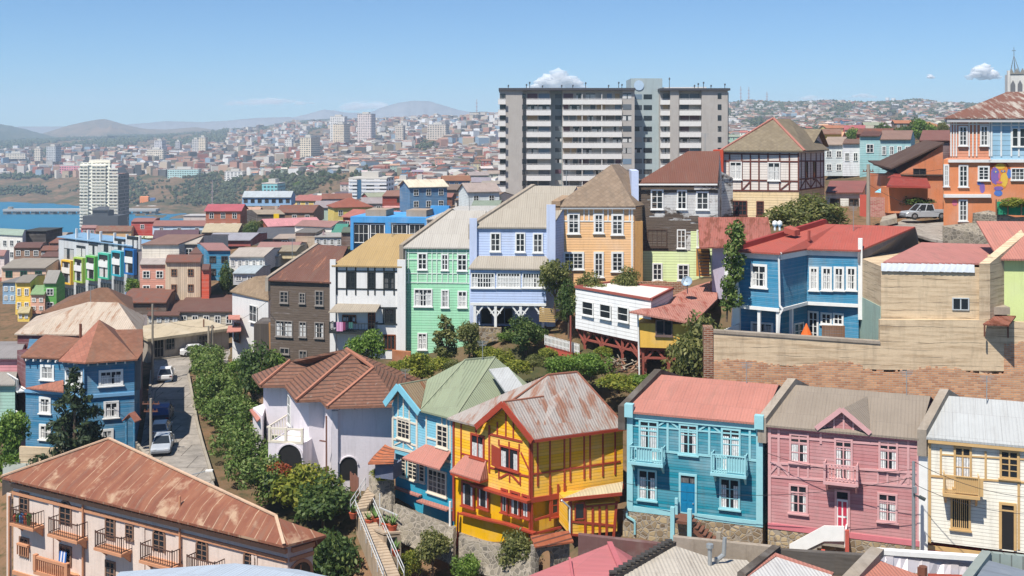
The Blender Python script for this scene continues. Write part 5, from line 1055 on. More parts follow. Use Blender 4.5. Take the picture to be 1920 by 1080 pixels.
o = deck('grey_gable_roof', 'grey weathered sheet roof between dark parapets, with two vent pipes', ((1150, 1084, 57), (1262, 1022, 63), (1334, 1046, 62), (1400, 1050, 62), (1440, 1090, 57), (1300, 1180, 50)), mat('grey_weathered_sheets', C(224, 214, 198), 'corr', var=.25), wallm=M_FIREG); mb = MB()
mb.bar(P(1148, 1084, 56.8), P(1262, 1020, 63.1), .4, .35); mb.bar(P(1390, 1084, 56), P(1456, 1031, 61.5), .45, .5); mb.build('parapet', M_FIRE, o); mb = MB()
mb.tube(P(1331, 1062, 60.5), P(1331, 1025, 60.5), .12); mb.tube(P(1331, 1027, 60.5), P(1331, 1020, 60.5), .2, .2); mb.tube(P(1344, 1056, 61), P(1344, 1046, 61), .14); mb.tube(P(1347, 1048, 61), P(1357, 1040, 61), .13); mb.tube(P(1357, 1042, 61), P(1359, 1008, 61), .12); mb.build('vent_pipe', M_GREYM, o)
mb = MB()
for k in range(14): t = k / 14; a = P(1150, 1082, 56.7).lerp(P(1262, 1018, 63), t); mb.box(a + V((-.2, 0, .15)), (.4, 0, 0), (0, .3, 0), (0, 0, .1))
mb.build('coping_tile', plain('dark_coping', C(70, 66, 62), .8), o)
o = thing('street_parapet', 'weathered grey wall below the turquoise house steps', 'wall', P(1355, 1060, 64)); mb = MB(); mb.slab([P(1262, 1060, 64.5), P(1450, 1075, 63), P(1450, 1026, 63), P(1262, 1007, 64.5)], (.05, .35, 0)); mb.build('wall', M_FIREG, o)
o = thing('maroon_wall', 'dark maroon wall below the yellow annex', 'wall', P(1180, 1060, 67)); mb = MB(); mb.slab([P(1084, 1075, 67), P(1258, 1075, 65.5), P(1258, 1023, 65.5), P(1084, 1003, 67)], (.05, .4, 0)); mb.build('wall', mat('maroon_render', C(120, 88, 84), 'stucco', var=.3), o)
o = deck('white_gable_roof', 'white corrugated roof with a red edge at the bottom', ((1385, 1092, 55), (1455, 1043, 60), (1560, 1078, 58.5), (1560, 1110, 55), (1450, 1150, 51)), mat('white_corrugated', C(238, 236, 232), 'corr', var=.12), wallm=M_FIREG); mb = MB(); mb.bar(P(1452, 1040, 60.1), P(1562, 1077, 58.6), .25, .15); mb.bar(P(1455, 1041, 60.2), P(1380, 1096, 54.8), .2, .12); mb.build('edge_flashing', R_PINK, o)
o = thing('blackened_parapet', 'soot black parapet wall behind the white corrugated roof', 'wall', P(1540, 1050, 61)); mb = MB(); mb.slab([P(1450, 1070, 61.5), P(1632, 1085, 60), P(1632, 1042, 60), P(1450, 1031, 61.5)], (.05, .35, 0)); mb.build('wall', mat('blackened_render', C(104, 98, 92), 'concrete'), o)
o = deck('salmon_roof', 'salmon pink roof behind a curved grey parapet at the bottom right', ((1600, 1095, 54), (1646, 1050, 58.5), (1745, 1086, 57), (1745, 1120, 53)), mat('salmon_sheets', C(222, 148, 128), 'corr', var=.1), wallm=M_FIREG); mb = MB(); mb.bar(P(1588, 1095, 54), P(1645, 1034, 59.3), .7, .4); mb.build('parapet', M_FIREG, o); mb = MB(); mb.tube(P(1731, 1078, 57), P(1731, 1062, 57), .22); mb.tube(P(1725, 1078, 57.2), P(1725, 1064, 57.2), .14); mb.build('chimney_pot', M_RUSTY, o)
o = thing('foil_parapet', 'low parapet wrapped in crinkled silver foil', 'wall', P(1745, 1055, 60)); mb = MB(); rnd = random.Random(2)
for k in range(14):
    x0, x1 = 1648 + 13.6 * k, 1648 + 13.6 * (k + 1); mb.slab([P(x0, 1072 + k * .5, 59 + rnd.random() * .4), P(x1, 1072 + k * .5, 59 + rnd.random() * .4), P(x1, 1037 + k * .8, 59.9), P(x0, 1037 + k * .8, 59.9)], (0, .3, 0))
mb.build('foil', plain('silver_foil', C(205, 198, 200), .35, .5), o); mb = MB(); mb.bar(P(1645, 1033, 60), P(1838, 1046, 59.4), .4, .25); mb.build('coping', M_WHITE, o)
o = deck('slate_roof', 'blue grey roof with a green grey upstand in the bottom right corner', ((1822, 1095, 53), (1852, 1050, 57), (1960, 1080, 57), (1960, 1150, 50)), mat('slate_sheets', C(134, 142, 152), 'stucco', var=.15), wallm=M_FIREG); mb = MB(); mb.bar(P(1806, 1098, 53), P(1850, 1040, 57.6), .45, .4); mb.build('parapet', plain('green_grey_coping', C(150, 158, 150), .7), o); mb = MB(); mb.slab([P(1850, 1056, 57.6), P(1985, 1086, 57.5), P(1985, 1050, 57.5), P(1850, 1036, 57.6)], (0, .3, 0)); mb.build('upstand', mat('verdigris_sheet', C(162, 176, 168), 'boards', per=.6), o)
# ================================================================== orange house with the mural
W_ORG = mat('orange_render', C(238, 152, 104), 'stucco', var=.1); W_ORGS = mat('orange_siding', C(226, 146, 108), 'siding', per=.3, var=.12)
c0, c1 = XY(1769, 112), XY(1990, 112); h = House('mural_house', 'orange house with a painted face mural and a blue glazed corner', c0, c1, zat(440, 112), ang=24); f = h.fr
def skbox(f, mb, u0, u1, t0, t1, z0, z1): mb.slab([f.pt(u0, t0, z0), f.pt(u1, t0, z0), f.pt(u1, t1, z0), f.pt(u0, t1, z0)], (0, 0, z1 - z0))
zt, zm, zl = zat(221, 112), zat(299, 112), zat(368, 112); u8, u57 = f.px(1781, 250)[0], f.px(1857, 250)[0]
mb = MB(); skbox(f, mb, 0, f.w, 0, 9, zat(440, 112), zm); h.part('wall', mb, W_ORG); mb = MB(); skbox(f, mb, u8, u57, .05, 9, zm + .003, zt); h.part('upper_wall', mb, W_ORGS)
mb = MB(); skbox(f, mb, u57 + .003, f.w, .0, 9, zm + .003, zt); h.part('blue_wall', mb, mat('pale_azure_siding', C(160, 200, 222), 'siding', per=.5, var=.1))
h.trim(M_WHITE, [(x, 224, x, 293) for x in (1783, 1788, 1793, 1817, 1824, 1831, 1855)] + [(1782, 233, 1856, 233)], .13, d=.03)
h.trim(M_WHITE, [(x, 224, x, 293) for x in (1859, 1877, 1896, 1910)] + [(1858, 235, 1960, 235)], .14, d=.06); 
for q in ((1797, 236, 1814, 274), (1837, 235, 1853, 274), (1797, 309, 1815, 351), (1833, 311, 1855, 339), (1797, 374, 1814, 415), (1769, 308, 1779, 350)): h.win(*q, M_WHITE, 2, 4, cas=.16)
h.win(1895, 315, 1935, 338, M_WHITE, 5, 3, cas=.1); h.win(1897, 240, 1909, 275, M_WHITE, 1, 2, cas=.08); h.win(1911, 240, 1922, 275, M_WHITE, 1, 2, cas=.08)
mb = MB(); f.box(mb, u8 - .2, f.w, -.25, 0, zm - .3, zm); f.box(mb, 0, f.px(1856, 300)[0], -.3, 0, zl - .12, zl + .22); h.part('ledge', mb, M_WHITE)
up = V((0, 0, .1)); A, B, Cc, D = P(1770, 222, 111.4), P(1990, 222, 111.4), P(1990, 240, 122), P(1784, 238, 122)
for p in (A, B, Cc, D): p.z = zt
r1, r2 = P(1888, 172, 120), P(1935, 172, 120)
h.roof([[A, B, r2, r1], [B, Cc, r2], [Cc, D, r1, r2], [D, A, r1]], mat('brown_streak_roof', C(150, 106, 92), 'corr', col2=C(214, 205, 192), wear=.35, var=.2))
mb = MB(); f.box(mb, u8 - .5, f.w, -.55, 0, zt - .45, zt - .06); h.part('fascia', mb, plain('dove_grey_paint', C(205, 205, 205), .6))
# the mural: flat colour fields of paint on the wall
MU = [plain('mural_' + n, C(*c), .8) for n, c in (('orange', (236, 150, 60)), ('violet', (140, 110, 180)), ('blue', (90, 130, 205)), ('yellow', (245, 200, 80)), ('rose', (225, 120, 140)), ('brown', (165, 75, 45)))]
def blob(cx, cy, rx, ry, m, d, n=14, a0=0, a1=2 * math.pi, seed=0):
    rn = random.Random(seed); mb.slab([f.P(cx + rx * math.cos(a) * (1 + .08 * rn.uniform(-1, 1)), cy + ry * math.sin(a) * (1 + .08 * rn.uniform(-1, 1)), -d) for a in [a0 + (a1 - a0) * k / n for k in range(n)]], f.nrm * .008, m)
mb = MB()
blob(1873, 322, 24, 22, 5, .01, seed=1); blob(1875, 330, 17, 26, 0, .02, seed=2); blob(1866, 329, 8, 17, 1, .03, seed=3); blob(1883, 337, 7, 13, 3, .03, seed=4); blob(1875, 312, 9, 5, 3, .032, seed=5)
blob(1867, 322, 4.5, 2.2, 2, .04, seed=6); blob(1881, 321, 4.5, 2.2, 2, .04, seed=7); blob(1867, 322, 1.6, 1.6, 3, .05, seed=8); blob(1881, 321, 1.6, 1.6, 3, .05, seed=9); blob(1874, 330, 2, 6, 4, .042, seed=10); blob(1874, 342, 6, 2.3, 4, .043, seed=11); blob(1872, 353, 9, 4, 1, .035, seed=12); blob(1892, 326, 4, 9, 2, .028, seed=13); blob(1842, 352, 5, 10, 1, .02, seed=14); blob(1836, 344, 4, 3, 2, .025, seed=15); blob(1872, 362, 8, 6, 2, .021, seed=16); blob(1790, 380, 5, 6, 4, .02, seed=17)
h.part('mural', mb, MU)
# stone wall below with a green netting fence
o = thing('stone_wall', 'cobbled stone wall under the orange mural house', 'wall', P(1850, 460, 109)); mb = MB(); mb.slab([P(1768, 462, 110), P(1960, 470, 106), P(1960, 405, 106), P(1905, 408, 108), P(1855, 395, 110), P(1825, 400, 110.5), P(1824, 418, 110.6), P(1768, 424, 110)], (.2, .6, 0)); mb.build('wall', M_STONE2, o)
o = thing('netting_fence', 'green netting fence with potted plants on the stone wall', 'fence', P(1890, 405, 107)); mb = MB(); mb.slab([P(1867, 402, 108.6), P(1940, 405, 107), P(1940, 380, 107), P(1867, 378, 108.6)], (0, .05, 0)); mb.build('netting', plain('green_netting', C(30, 145, 105), .8), o); mb = MB()
for x in (1868, 1890, 1915): mb.bar(P(x, 404, 108 - (x - 1868) * .02), P(x, 374, 108 - (x - 1868) * .02), .1)
each(mb, 'post', M_WOOD, o)
# steeple
o = thing('church_steeple', 'pale church belfry with gothic openings and an iron spire', 'steeple', P(1900, 215, 150)); cx = P(1900, 176, 150); mb = MB(); wv = 1.1; MST = mat('pale_steeple_render', C(226, 224, 218), 'stucco', var=.15)
zb, ztp = zat(215, 150), zat(140, 150)
fs = Fr((cx.x - wv, 149), (cx.x + wv * .9, 148.6)); fs.box(mb, 0, fs.w, 0, 2, zb, ztp)
for u in (0, fs.w): fs.box(mb, u - .16, u + .16, -.15, .3, zb, ztp + .5)
mb.build('belfry', MST, o); mb = MB(); wdw = None
for u0, u1 in ((.25, .85), (1.15, 1.75)):
    c = (u0 + u1) / 2; mb.slab([fs.ptn(u, -.03, z) for u, z in ((u0, zb + 2.9), (u1, zb + 2.9), (u1, ztp - 1.4), (c, ztp - .8), (u0, ztp - 1.4))], fs.nrm * .02)
mb.build('belfry_opening', plain('shadowed_louvre', C(120, 122, 126), .8), o); mb = MB()
for k in range(3): u0 = fs.w * k / 3; mb.slab([fs.ptn(u0, -.1, ztp), fs.ptn(u0 + fs.w / 3, -.1, ztp), fs.ptn(u0 + fs.w / 6, -.1, ztp + .8)], fs.nrm * .3)
mb.slab([fs.ptn(-.15, -.15, zb - 2), fs.ptn(fs.w + .15, -.15, zb - 2), fs.ptn(fs.w + .15, 2, zb - 2), fs.ptn(-.15, 2, zb - 2)], (0, 0, 2.0)); mb.build('gable_crown', plain('grey_crown', C(150, 148, 142), .8), o)
mb = MB(); top = P(1901, 104, 150)
for k in range(6): a = k * math.pi / 3; b = fs.ptn(fs.w / 2, 1, ztp) + V((.75 * math.cos(a), .75 * math.sin(a), 0)); mb.tube(b, top, .05, .03, 5)
mb.tube(top, P(1901, 88, 150), .05, .03, 5); mb.bar(P(1897.5, 95, 150), P(1904.5, 95, 150), .08); mb.build('iron_spire', plain('grey_iron', C(130, 140, 148), .5), o)

# ================================================================== big slab apartment block
M_GRC = mat('grey_block_render', C(188, 182, 175), 'stucco', var=.1); M_GRW = plain('pale_balcony_paint', C(236, 233, 228), .7); M_GRB = mat('pale_blue_grey_block_render', C(176, 190, 192), 'stucco', var=.08); M_TRIMD = plain('dark_roof_edge', C(74, 74, 80), .6)
YB = 280; o = thing('apartment_block', 'wide grey eleven storey apartment block with long pale balconies', 'apartment block', P(1150, 400, YB)); s = YB / F
def fx(px): return (px - 960) * s
def blk(x0, x1, y0, y1, Ya, Yb, m, nm='wall'):
    mb = MB(); z0, z1 = zat(y1, YB), zat(y0, YB); mb.slab([(fx(x0), Ya, z0), (fx(x1), Ya, z0), (fx(x1), Yb, z0), (fx(x0), Yb, z0)], (0, 0, z1 - z0)); return mb.build(nm, m, o)
def wn(x0, x1, y0, y1, Ya, m, nm, d=.1, par=None):
    mb = MB(); z0, z1 = zat(y1, YB), zat(y0, YB); mb.slab([(fx(x0), Ya - d, z0), (fx(x1), Ya - d, z0), (fx(x1), Ya, z0), (fx(x0), Ya, z0)], (0, 0, z1 - z0)); return mb.build(nm, m, par or o)
blk(937, 980, 168, 400, 280, 296, M_GRC); blk(980.1, 1032, 168, 400, 281.5, 296, M_GRC); blk(1032.1, 1055, 168, 400, 284, 296, M_GRB, 'recess_wall'); blk(1055.1, 1167, 168, 400, 281.5, 296, M_GRC); blk(1167.1, 1190, 168, 400, 280.2, 296, M_GRC)
blk(1187, 1247, 145, 400, 285, 297, M_GRB, 'stair_tower'); blk(1240, 1368, 168, 400, 283, 297, M_GRC, 'right_wing'); blk(1258, 1274, 167, 400, 281, 283, M_GRC, 'pier'); blk(1317, 1366, 167, 400, 281, 283, M_GRC, 'right_front'); wn(1366.1, 1372, 172, 400, 290, M_GRC, 'side_balcony', 6)
mb = MB()
for x0, x1, Ya in ((935, 1191, 279.4), (1238, 1370, 280.4)): mb.slab([(fx(x0), Ya, zat(169.5, YB)), (fx(x1), Ya, zat(169.5, YB)), (fx(x1), 297, zat(169.5, YB)), (fx(x0), 297, zat(169.5, YB))], (0, 0, .6))
mb.build('roof_edge', M_TRIMD, o)
mb = MB(); c = P(1198, 160, 284.9); mb.slab([c + V((1.3 * math.cos(a), -.08, 1.3 * math.sin(a))) for a in [k * math.pi / 12 for k in range(24)]], (0, .06, 0)); mb.build('roundel', plain('sky_blue_roundel', C(190, 214, 235), .6), o)
rnd = random.Random(11); WIN = [plain('grey_block_glass', C(110, 116, 122), .25), plain('dark_block_glass', C(74, 80, 86), .2), GL_C, GL_C, plain('pale_net_curtain', C(186, 184, 178), .7), plain('grey_room', C(120, 116, 110), .7), plain('tan_curtain', C(186, 160, 126), .7), plain('plum_curtain', C(110, 80, 92), .7), plain('blue_curtain', C(120, 142, 162), .7)]
for k in range(11):
    yb = 193.5 + 20.45 * k; yw0, yw1 = yb - 19.5, yb - 10
    if yb > 395: break
    big = k < 9
    def bal(x0, x1, Yf, Yw, y=yb):
        b = wn(x0, x1, y - 7.2, y + 1.2, Yf + .15, M_GRW, 'balcony_parapet', .15); mb = MB(); z = zat(y + 1.2, YB)
        mb.slab([(fx(x0), Yf, z - .15), (fx(x1), Yf, z - .15), (fx(x1), Yw, z - .15), (fx(x0), Yw, z - .15)], (0, 0, .15)); mb.slab([(fx(x0), Yf - .05, zat(y - 8.6, YB)), (fx(x1), Yf - .05, zat(y - 8.6, YB)), (fx(x1), Yf, zat(y - 8.6, YB)), (fx(x0), Yf, zat(y - 8.6, YB))], (0, 0, .07))
        for j in range(int((x1 - x0) / 12) + 1): x = x0 + j * 12; mb.slab([(fx(x), Yf - .05, zat(y - 7, YB)), (fx(x) + .08, Yf - .05, zat(y - 7, YB)), (fx(x) + .08, Yf, zat(y - 7, YB)), (fx(x), Yf, zat(y - 7, YB))], (0, 0, .25))
        mb.build('slab', M_GRW, b)
    bal(987, 1033, 279.8, 281.5); bal(1055, 1166, 279.8, 281.5); bal(934, 948, 279.0, 280)
    for x0, x1 in ((989, 1008), (1010, 1031)): wn(x0, x1, yw0 + 1, yb - 2, 281.5, rnd.choice(WIN), 'window', .06)
    xx = 1057
    while xx < 1160:
        w = rnd.choice((9, 12, 16, 18)); wn(xx, min(xx + w, 1165), yw0 + 1, yb - 2, 281.5, rnd.choice(WIN), 'window', .06); xx += w + rnd.choice((2, 3, 6))
    mb = MB()
    for x in (1091, 1128): mb.slab([(fx(x), 279.9, zat(yb, YB)), (fx(x) + .15, 279.9, zat(yb, YB)), (fx(x) + .15, 281.5, zat(yb, YB)), (fx(x), 281.5, zat(yb, YB))], (0, 0, 2.4))
    mb.build('divider', M_GRW, o)
    wn(979, 986, yw0 + 1.5, yw1 + 1, 280, GL_D, 'window', .05); wn(1168, 1184, yw0 + 1, yw1 + 1.5, 280.2, rnd.choice(WIN), 'window', .06); wn(1042, 1054, yw0 + 1.5, yw1, 284, rnd.choice(WIN), 'window', .05); wn(937.5, 948, yw0 + 2, yw1 + 2, 280, GL_D, 'window', .05)
    wn(1211, 1227, yw0 + 1.5, yw1 + 1, 285, GL_D, 'window', .06); wn(1192, 1208, yw0 + 1.5, yw1 + 1, 285, rnd.choice(WIN), 'window', .06)
    if k < 8:
        bal(1240, 1258, 281.6, 283); wn(1246, 1257, yw0 + 1, yb - 2, 283, rnd.choice(WIN), 'window', .06)
        bal(1275, 1316, 281, 283); wn(1279, 1295, yw0 + 1, yb - 2, 283, rnd.choice(WIN), 'window', .06); wn(1297, 1315, yw0 + 1, yb - 2, 283, rnd.choice(WIN), 'window', .06); wn(1347, 1354, yw0 + 1, yw1 + 1.5, 281, GL_D, 'window', .06)
mb = MB()
for px, h_ in ((953, 6), (987, 8), (993, 13), (1017, 5), (1053, 6), (1074, 6), (1098, 12), (1141, 6), (1160, 13), (1166, 8), (1255, 22), (1302, 6), (1309, 10), (1319, 13), (1333, 6), (1359, 9)):
    mb.tube(P(px, 167, 286), P(px, 167 - h_, 286), .1, .08, 5); mb.tube(P(px, 167 - h_ * .8, 285.8), P(px + .5, 167 - h_ * .8 - 3, 285.7), .22, .18, 6)
mb.build('roof_aerial', plain('dark_aerial', C(90, 96, 104), .6), o)
mb = MB(); mb.slab([(fx(1248), 288, zat(167, YB)), (fx(1335), 288, zat(166, YB)), (fx(1335), 296, zat(166, YB)), (fx(1248), 296, zat(167, YB))], (0, 0, .8)); mb.build('penthouse_roof', M_GRW, o)

# ================================================================== stairs, pots and garden walls (centre bottom)
o = thing('garden_stairs', 'long concrete garden stairs with pale handrails climbing past the stone wall', 'stairs', P(705, 1075, 77)); mb = MB(); M_STEP = mat('worn_step_concrete', C(190, 170, 146), 'stucco', var=.3)
a, b = P(722, 1100, 74), P(668, 965, 84); n = 26; d = (b - a) / n; sd = V((1.15, .35, 0))
for k in range(n): p = a + d * k; mb.slab([p, p + sd, p + sd + V((d.x, d.y, 0)) * 1.1, p + V((d.x, d.y, 0)) * 1.1], (0, 0, .22)); 
mb.slab([a - V((0, 0, 1.5)), a + sd - V((0, 0, 1.5)), b + sd - V((0, 0, 1.5)), b - V((0, 0, 1.5))], (0, 0, 1.45))
a2, b2 = P(662, 962, 84.2), P(690, 918, 88)
for k in range(8): p = a2 + (b2 - a2) * k / 8; mb.slab([p, p + V((1, .5, 0)), p + V((1, 1, 0)), p + V((0, .5, 0))], (0, 0, .25))
mb.build('steps', M_STEP, o); mb = MB(); M_RAIL = plain('pale_grey_rail', C(206, 208, 208), .5)
for off in (V((-.1, -.05, 0)), sd + V((.1, 0, 0))):
    for hh in (.55, .95): mb.tube(a + off + V((0, 0, hh + .2)), b + off + V((0, 0, hh + .2)), .032, n=6)
    for k in range(0, n + 1, 5): p = a + off + d * k; mb.tube(p, p + V((0, 0, 1.15)), .032, n=6)
for hh in (.5, .95): mb.tube(a2 + V((-.2, 0, hh)), b2 + V((-.2, 0, hh)), .032, n=6)
for k in range(4): p = a2 + (b2 - a2) * k / 3 + V((-.2, 0, 0)); mb.tube(p, p + V((0, 0, 1)), .032, n=6)
mb.build('handrail', M_RAIL, o)
o = thing('utility_hut', 'small concrete hut with a dark opening beside the garden stairs', 'hut', P(735, 1040, 79)); mb = MB(); q = [P(693, 992, 82), P(719, 1003, 79.5), P(752, 1001, 80), P(728, 985, 84)]; mb.slab([p - V((0, 0, 4)) for p in q], (0, 0, 3.9)); mb.build('wall', M_STEP, o); mb = MB(); mb.slab([p for p in q], (0, 0, .14)); mb.build('roof', M_STEP, o)
fh = Fr(P(719, 1003, 79.5), P(752, 1001, 80)); mb = MB(); fh.box(mb, .25, 1.0, -.02, -.002, P(719, 1040, 79.5).z, P(719, 1010, 79.5).z); mb.build('doorway', GL_O, o)
for x, y, Y, lab, s_ in ((692, 985, 82.5, 'dark clay pot left on the hut roof', 1), (704, 984, 82.8, 'wide terracotta pot with a bushy plant on the hut roof', 1.25), (723, 992, 81.2, 'clay pot with tall leaves on the hut roof', 1), (736, 997, 80.6, 'terracotta pot at the front of the hut roof', 1.2), (662, 972, 83.2, 'terracotta pot at the head of the garden stairs', 1), (742, 1042, 78.6, 'terracotta pot beside the hut doorway', 1)):
    b = P(x, y, Y); o = thing('flower_pot', lab, 'flower pot', b, 'terracotta pots by the garden stairs'); mb = MB(); mb.rings([[b + V((r * math.cos(a), r * math.sin(a), zz)) * 1 for a in [j * math.pi / 5 for j in range(10)]] for zz, r in ((0, .2 * s_), (.36 * s_, .3 * s_), (.44 * s_, .33 * s_), (.44 * s_, .25 * s_))]); mb.build('pot', plain('terracotta_pot', C(190, 90, 60), .8), o)
    mb = MB(); rn = random.Random(x)
    for k in range(26): a = rn.random() * 6.3; e = b + V((math.cos(a) * .45, math.sin(a) * .45, .6 + rn.random() * .6)) * s_; c = b + V((0, 0, .4 * s_)); w = V((-math.sin(a), math.cos(a), 0)) * .08; mb.poly([c - w, c + w, e])
    mb.build('plant', plain('pot_plant_green', C(96, 128, 58), .7), o)
o = thing('stone_terrace_wall', 'rubble stone wall with a sloping top beside the garden stairs', 'wall', P(790, 1010, 82)); mb = MB()
mb.slab([P(690, 985, 86), P(735, 985, 83.5), P(733, 905, 86.5), P(692, 893, 88)], (.2, .6, 0)); mb.slab([P(735, 1010, 83), P(848, 1060, 79), P(850, 992, 81), P(737, 948, 84)], (.2, .5, 0)); mb.slab([P(860, 1070, 78.8), P(1005, 1095, 73.5), P(1003, 1040, 75), P(860, 1008, 79.5)], (.2, .5, 0)); mb.build('wall', M_STONE2, o)
mb = MB(); mb.bar(P(712, 952, 84.8), P(745, 966, 82.6), .09); mb.bar(P(712, 952, 84.8), P(712, 925, 84.9), .07); mb.build('rail', M_RAIL, o)
o = thing('timber_gate', 'reddish timber gate boards at the top of the garden stairs', 'gate', P(662, 930, 88)); mb = MB(); f = Fr(XY(656, 88), XY(672, 87))
for k in range(6): f.box(mb, f.w * k / 6, f.w * (k + .85) / 6, 0, .06, zat(935, 87.5), zat(888 + (k % 3) * 2, 87.5))
mb.build('boards', plain('red_wood_boards', C(150, 102, 84), .8), o)

# ================================================================== poles and wires
def pole(px, yb, yt, Y, label, arms=(), r=.16, m=None, name='utility_pole', lean=0):
    a, b = P(px, yb, Y), P(px + lean, yt, Y); o = thing(name, label, 'pole', a); mb = MB(); mb.tube(a - V((0, 0, .5)), b, r, r * .75, 8); mb.build('shaft', m or M_POLE, o); mb = MB()
    for dz, w in arms: mb.bar(b + V((-w / 2, 0, -dz)), b + V((w / 2, 0, -dz)), .1); [mb.tube(b + V((x, 0, -dz)), b + V((x, 0, -dz + .22)), .05, n=6) for x in (-w / 2 + .1, -w / 6, w / 6, w / 2 - .1)]
    if arms: mb.build('crossarm', M_RUSTY, o)
    return o, b
p1, t1 = pole(283, 848, 747, 101.5, 'grey utility pole with crossarms beside the silver cars', ((.5, 1.6), (1.2, 1.3)))
o, b = pole(286, 735, 570, 131, 'tall grey utility pole left of the parked white hatchback', ((.6, 1.4),), name='utility_pole')
o, b = pole(391, 672, 611, 146, 'thinner of the two poles behind the white sedan', name='utility_pole'); pole(398, 672, 609, 146.5, 'thicker of the two poles behind the white sedan', ((.4, .6),), r=.2)
o, b2_ = pole(1628, 425, 308, 122, 'tall concrete utility pole before the pink brick wall', ((.8, 1.2),), r=.24)
o, b3_ = pole(1713, 1040, 865, 68.3, 'grey street pole standing before the pink house', (), r=.13, m=M_GREYM); mb = MB(); mb.bar(P(1713, 928, 68.2), P(1726, 932, 67.9), .08); mb.bar(P(1723, 931, 68), P(1735, 937, 67.8), .28, .14); mb.build('lamp_head', plain('dark_lamp', C(60, 70, 72), .5), o); mb = MB(); c = P(1713, 925, 68.1); mb.box(c, (.2, 0, 0), (0, .2, 0), (0, 0, .4)); mb.build('junction_box', M_GREYM, o)
o, b = pole(291, 765, 735, 113, 'street lamp arm over the blue truck', r=.07, m=M_GREYM, name='street_lamp'); mb = MB(); e = P(310, 716, 112.5); mb.tube(b, P(297, 728, 112.8), .05); mb.tube(P(297, 728, 112.8), e, .05); mb.build('arm', M_GREYM, o); mb = MB(); mb.bar(e, e + V((.6, 0, .15)), .28, .12); mb.build('lamp_head', M_WHITE, o)
o, b = pole(352, 905, 892, 92.5, 'street lamp reaching over the lane beside the peach building', r=.06, m=M_GREYM, name='street_lamp'); mb = MB(); e = P(388, 883, 91.5); mb.tube(b, e, .04); mb.build('arm', M_GREYM, o); mb = MB(); mb.bar(e - V((.1, 0, 0)), e + V((.5, 0, .03)), .3, .14); mb.build('lamp_head', M_WHITE, o)
def wire(a, b, sag, label, r=.018):
    mb = MB(); n = 10; pts = [a.lerp(b, k / n) - V((0, 0, sag * 4 * (k / n) * (1 - k / n))) for k in range(n + 1)]
    for p, q in zip(pts, pts[1:]): mb.tube(p, q, r, n=4)
    o = mb.build('overhead_wire', plain('black_cable', C(45, 45, 48), .7), base=a); tag(o, label, 'wire', 'overhead wires')
wire(b3_, P(1960, 935, 62), .5, 'upper wire running right from the street pole'); wire(b3_ - V((0, 0, 1.4)), P(1960, 965, 62), .5, 'lower wire running right from the street pole'); wire(t1, P(290, 690, 131), .6, 'wire along the parked cars')
wire(b2_ - V((0, 0, .9)), P(1770, 330, 112), .4, 'wire from the concrete pole to the mural house'); wire(b2_ - V((0, 0, 2.2)), P(1768, 400, 113), .5, 'low wire across the pink brick wall'); wire(b2_ - V((0, 0, 1)), P(1500, 330, 127), .5, 'wire from the concrete pole to the half timbered house')

# ================================================================== vehicles
M_TYRE = plain('tyre_rubber', (.02, .02, .02, 1), .8); M_RIM = plain('alloy_rim', C(170, 172, 175), .35, .6); M_AUTO = plain('car_glass', (.02, .025, .03, 1), .08, 0, .6)
def wheel(root, x, y, r, w, M):
    mb = MB(); c = V((x, y, r)); s_ = 1 if y > 0 else -1
    prof = [(-w / 2, r * .9), (-w / 2 + .03, r), (w / 2 - .03, r), (w / 2, r * .9), (w / 2, r * .6), (w / 2 - .06, r * .56)]
    mb.rings([[M @ (c + V((q * math.cos(a), d * s_, q * math.sin(a)))) for a in [k * math.pi / 9 for k in range(18)]] for d, q in prof]); o = mb.build('wheel', M_TYRE, root)
    mb = MB(); mb.rings([[M @ (c + V((q * math.cos(a), (w / 2 - e) * s_, q * math.sin(a)))) for a in [k * math.pi / 5 for k in range(10)]] for e, q in ((.07, r * .58), (.03, r * .5), (-.005, r * .2))]); mb.build('rim', M_RIM, o)
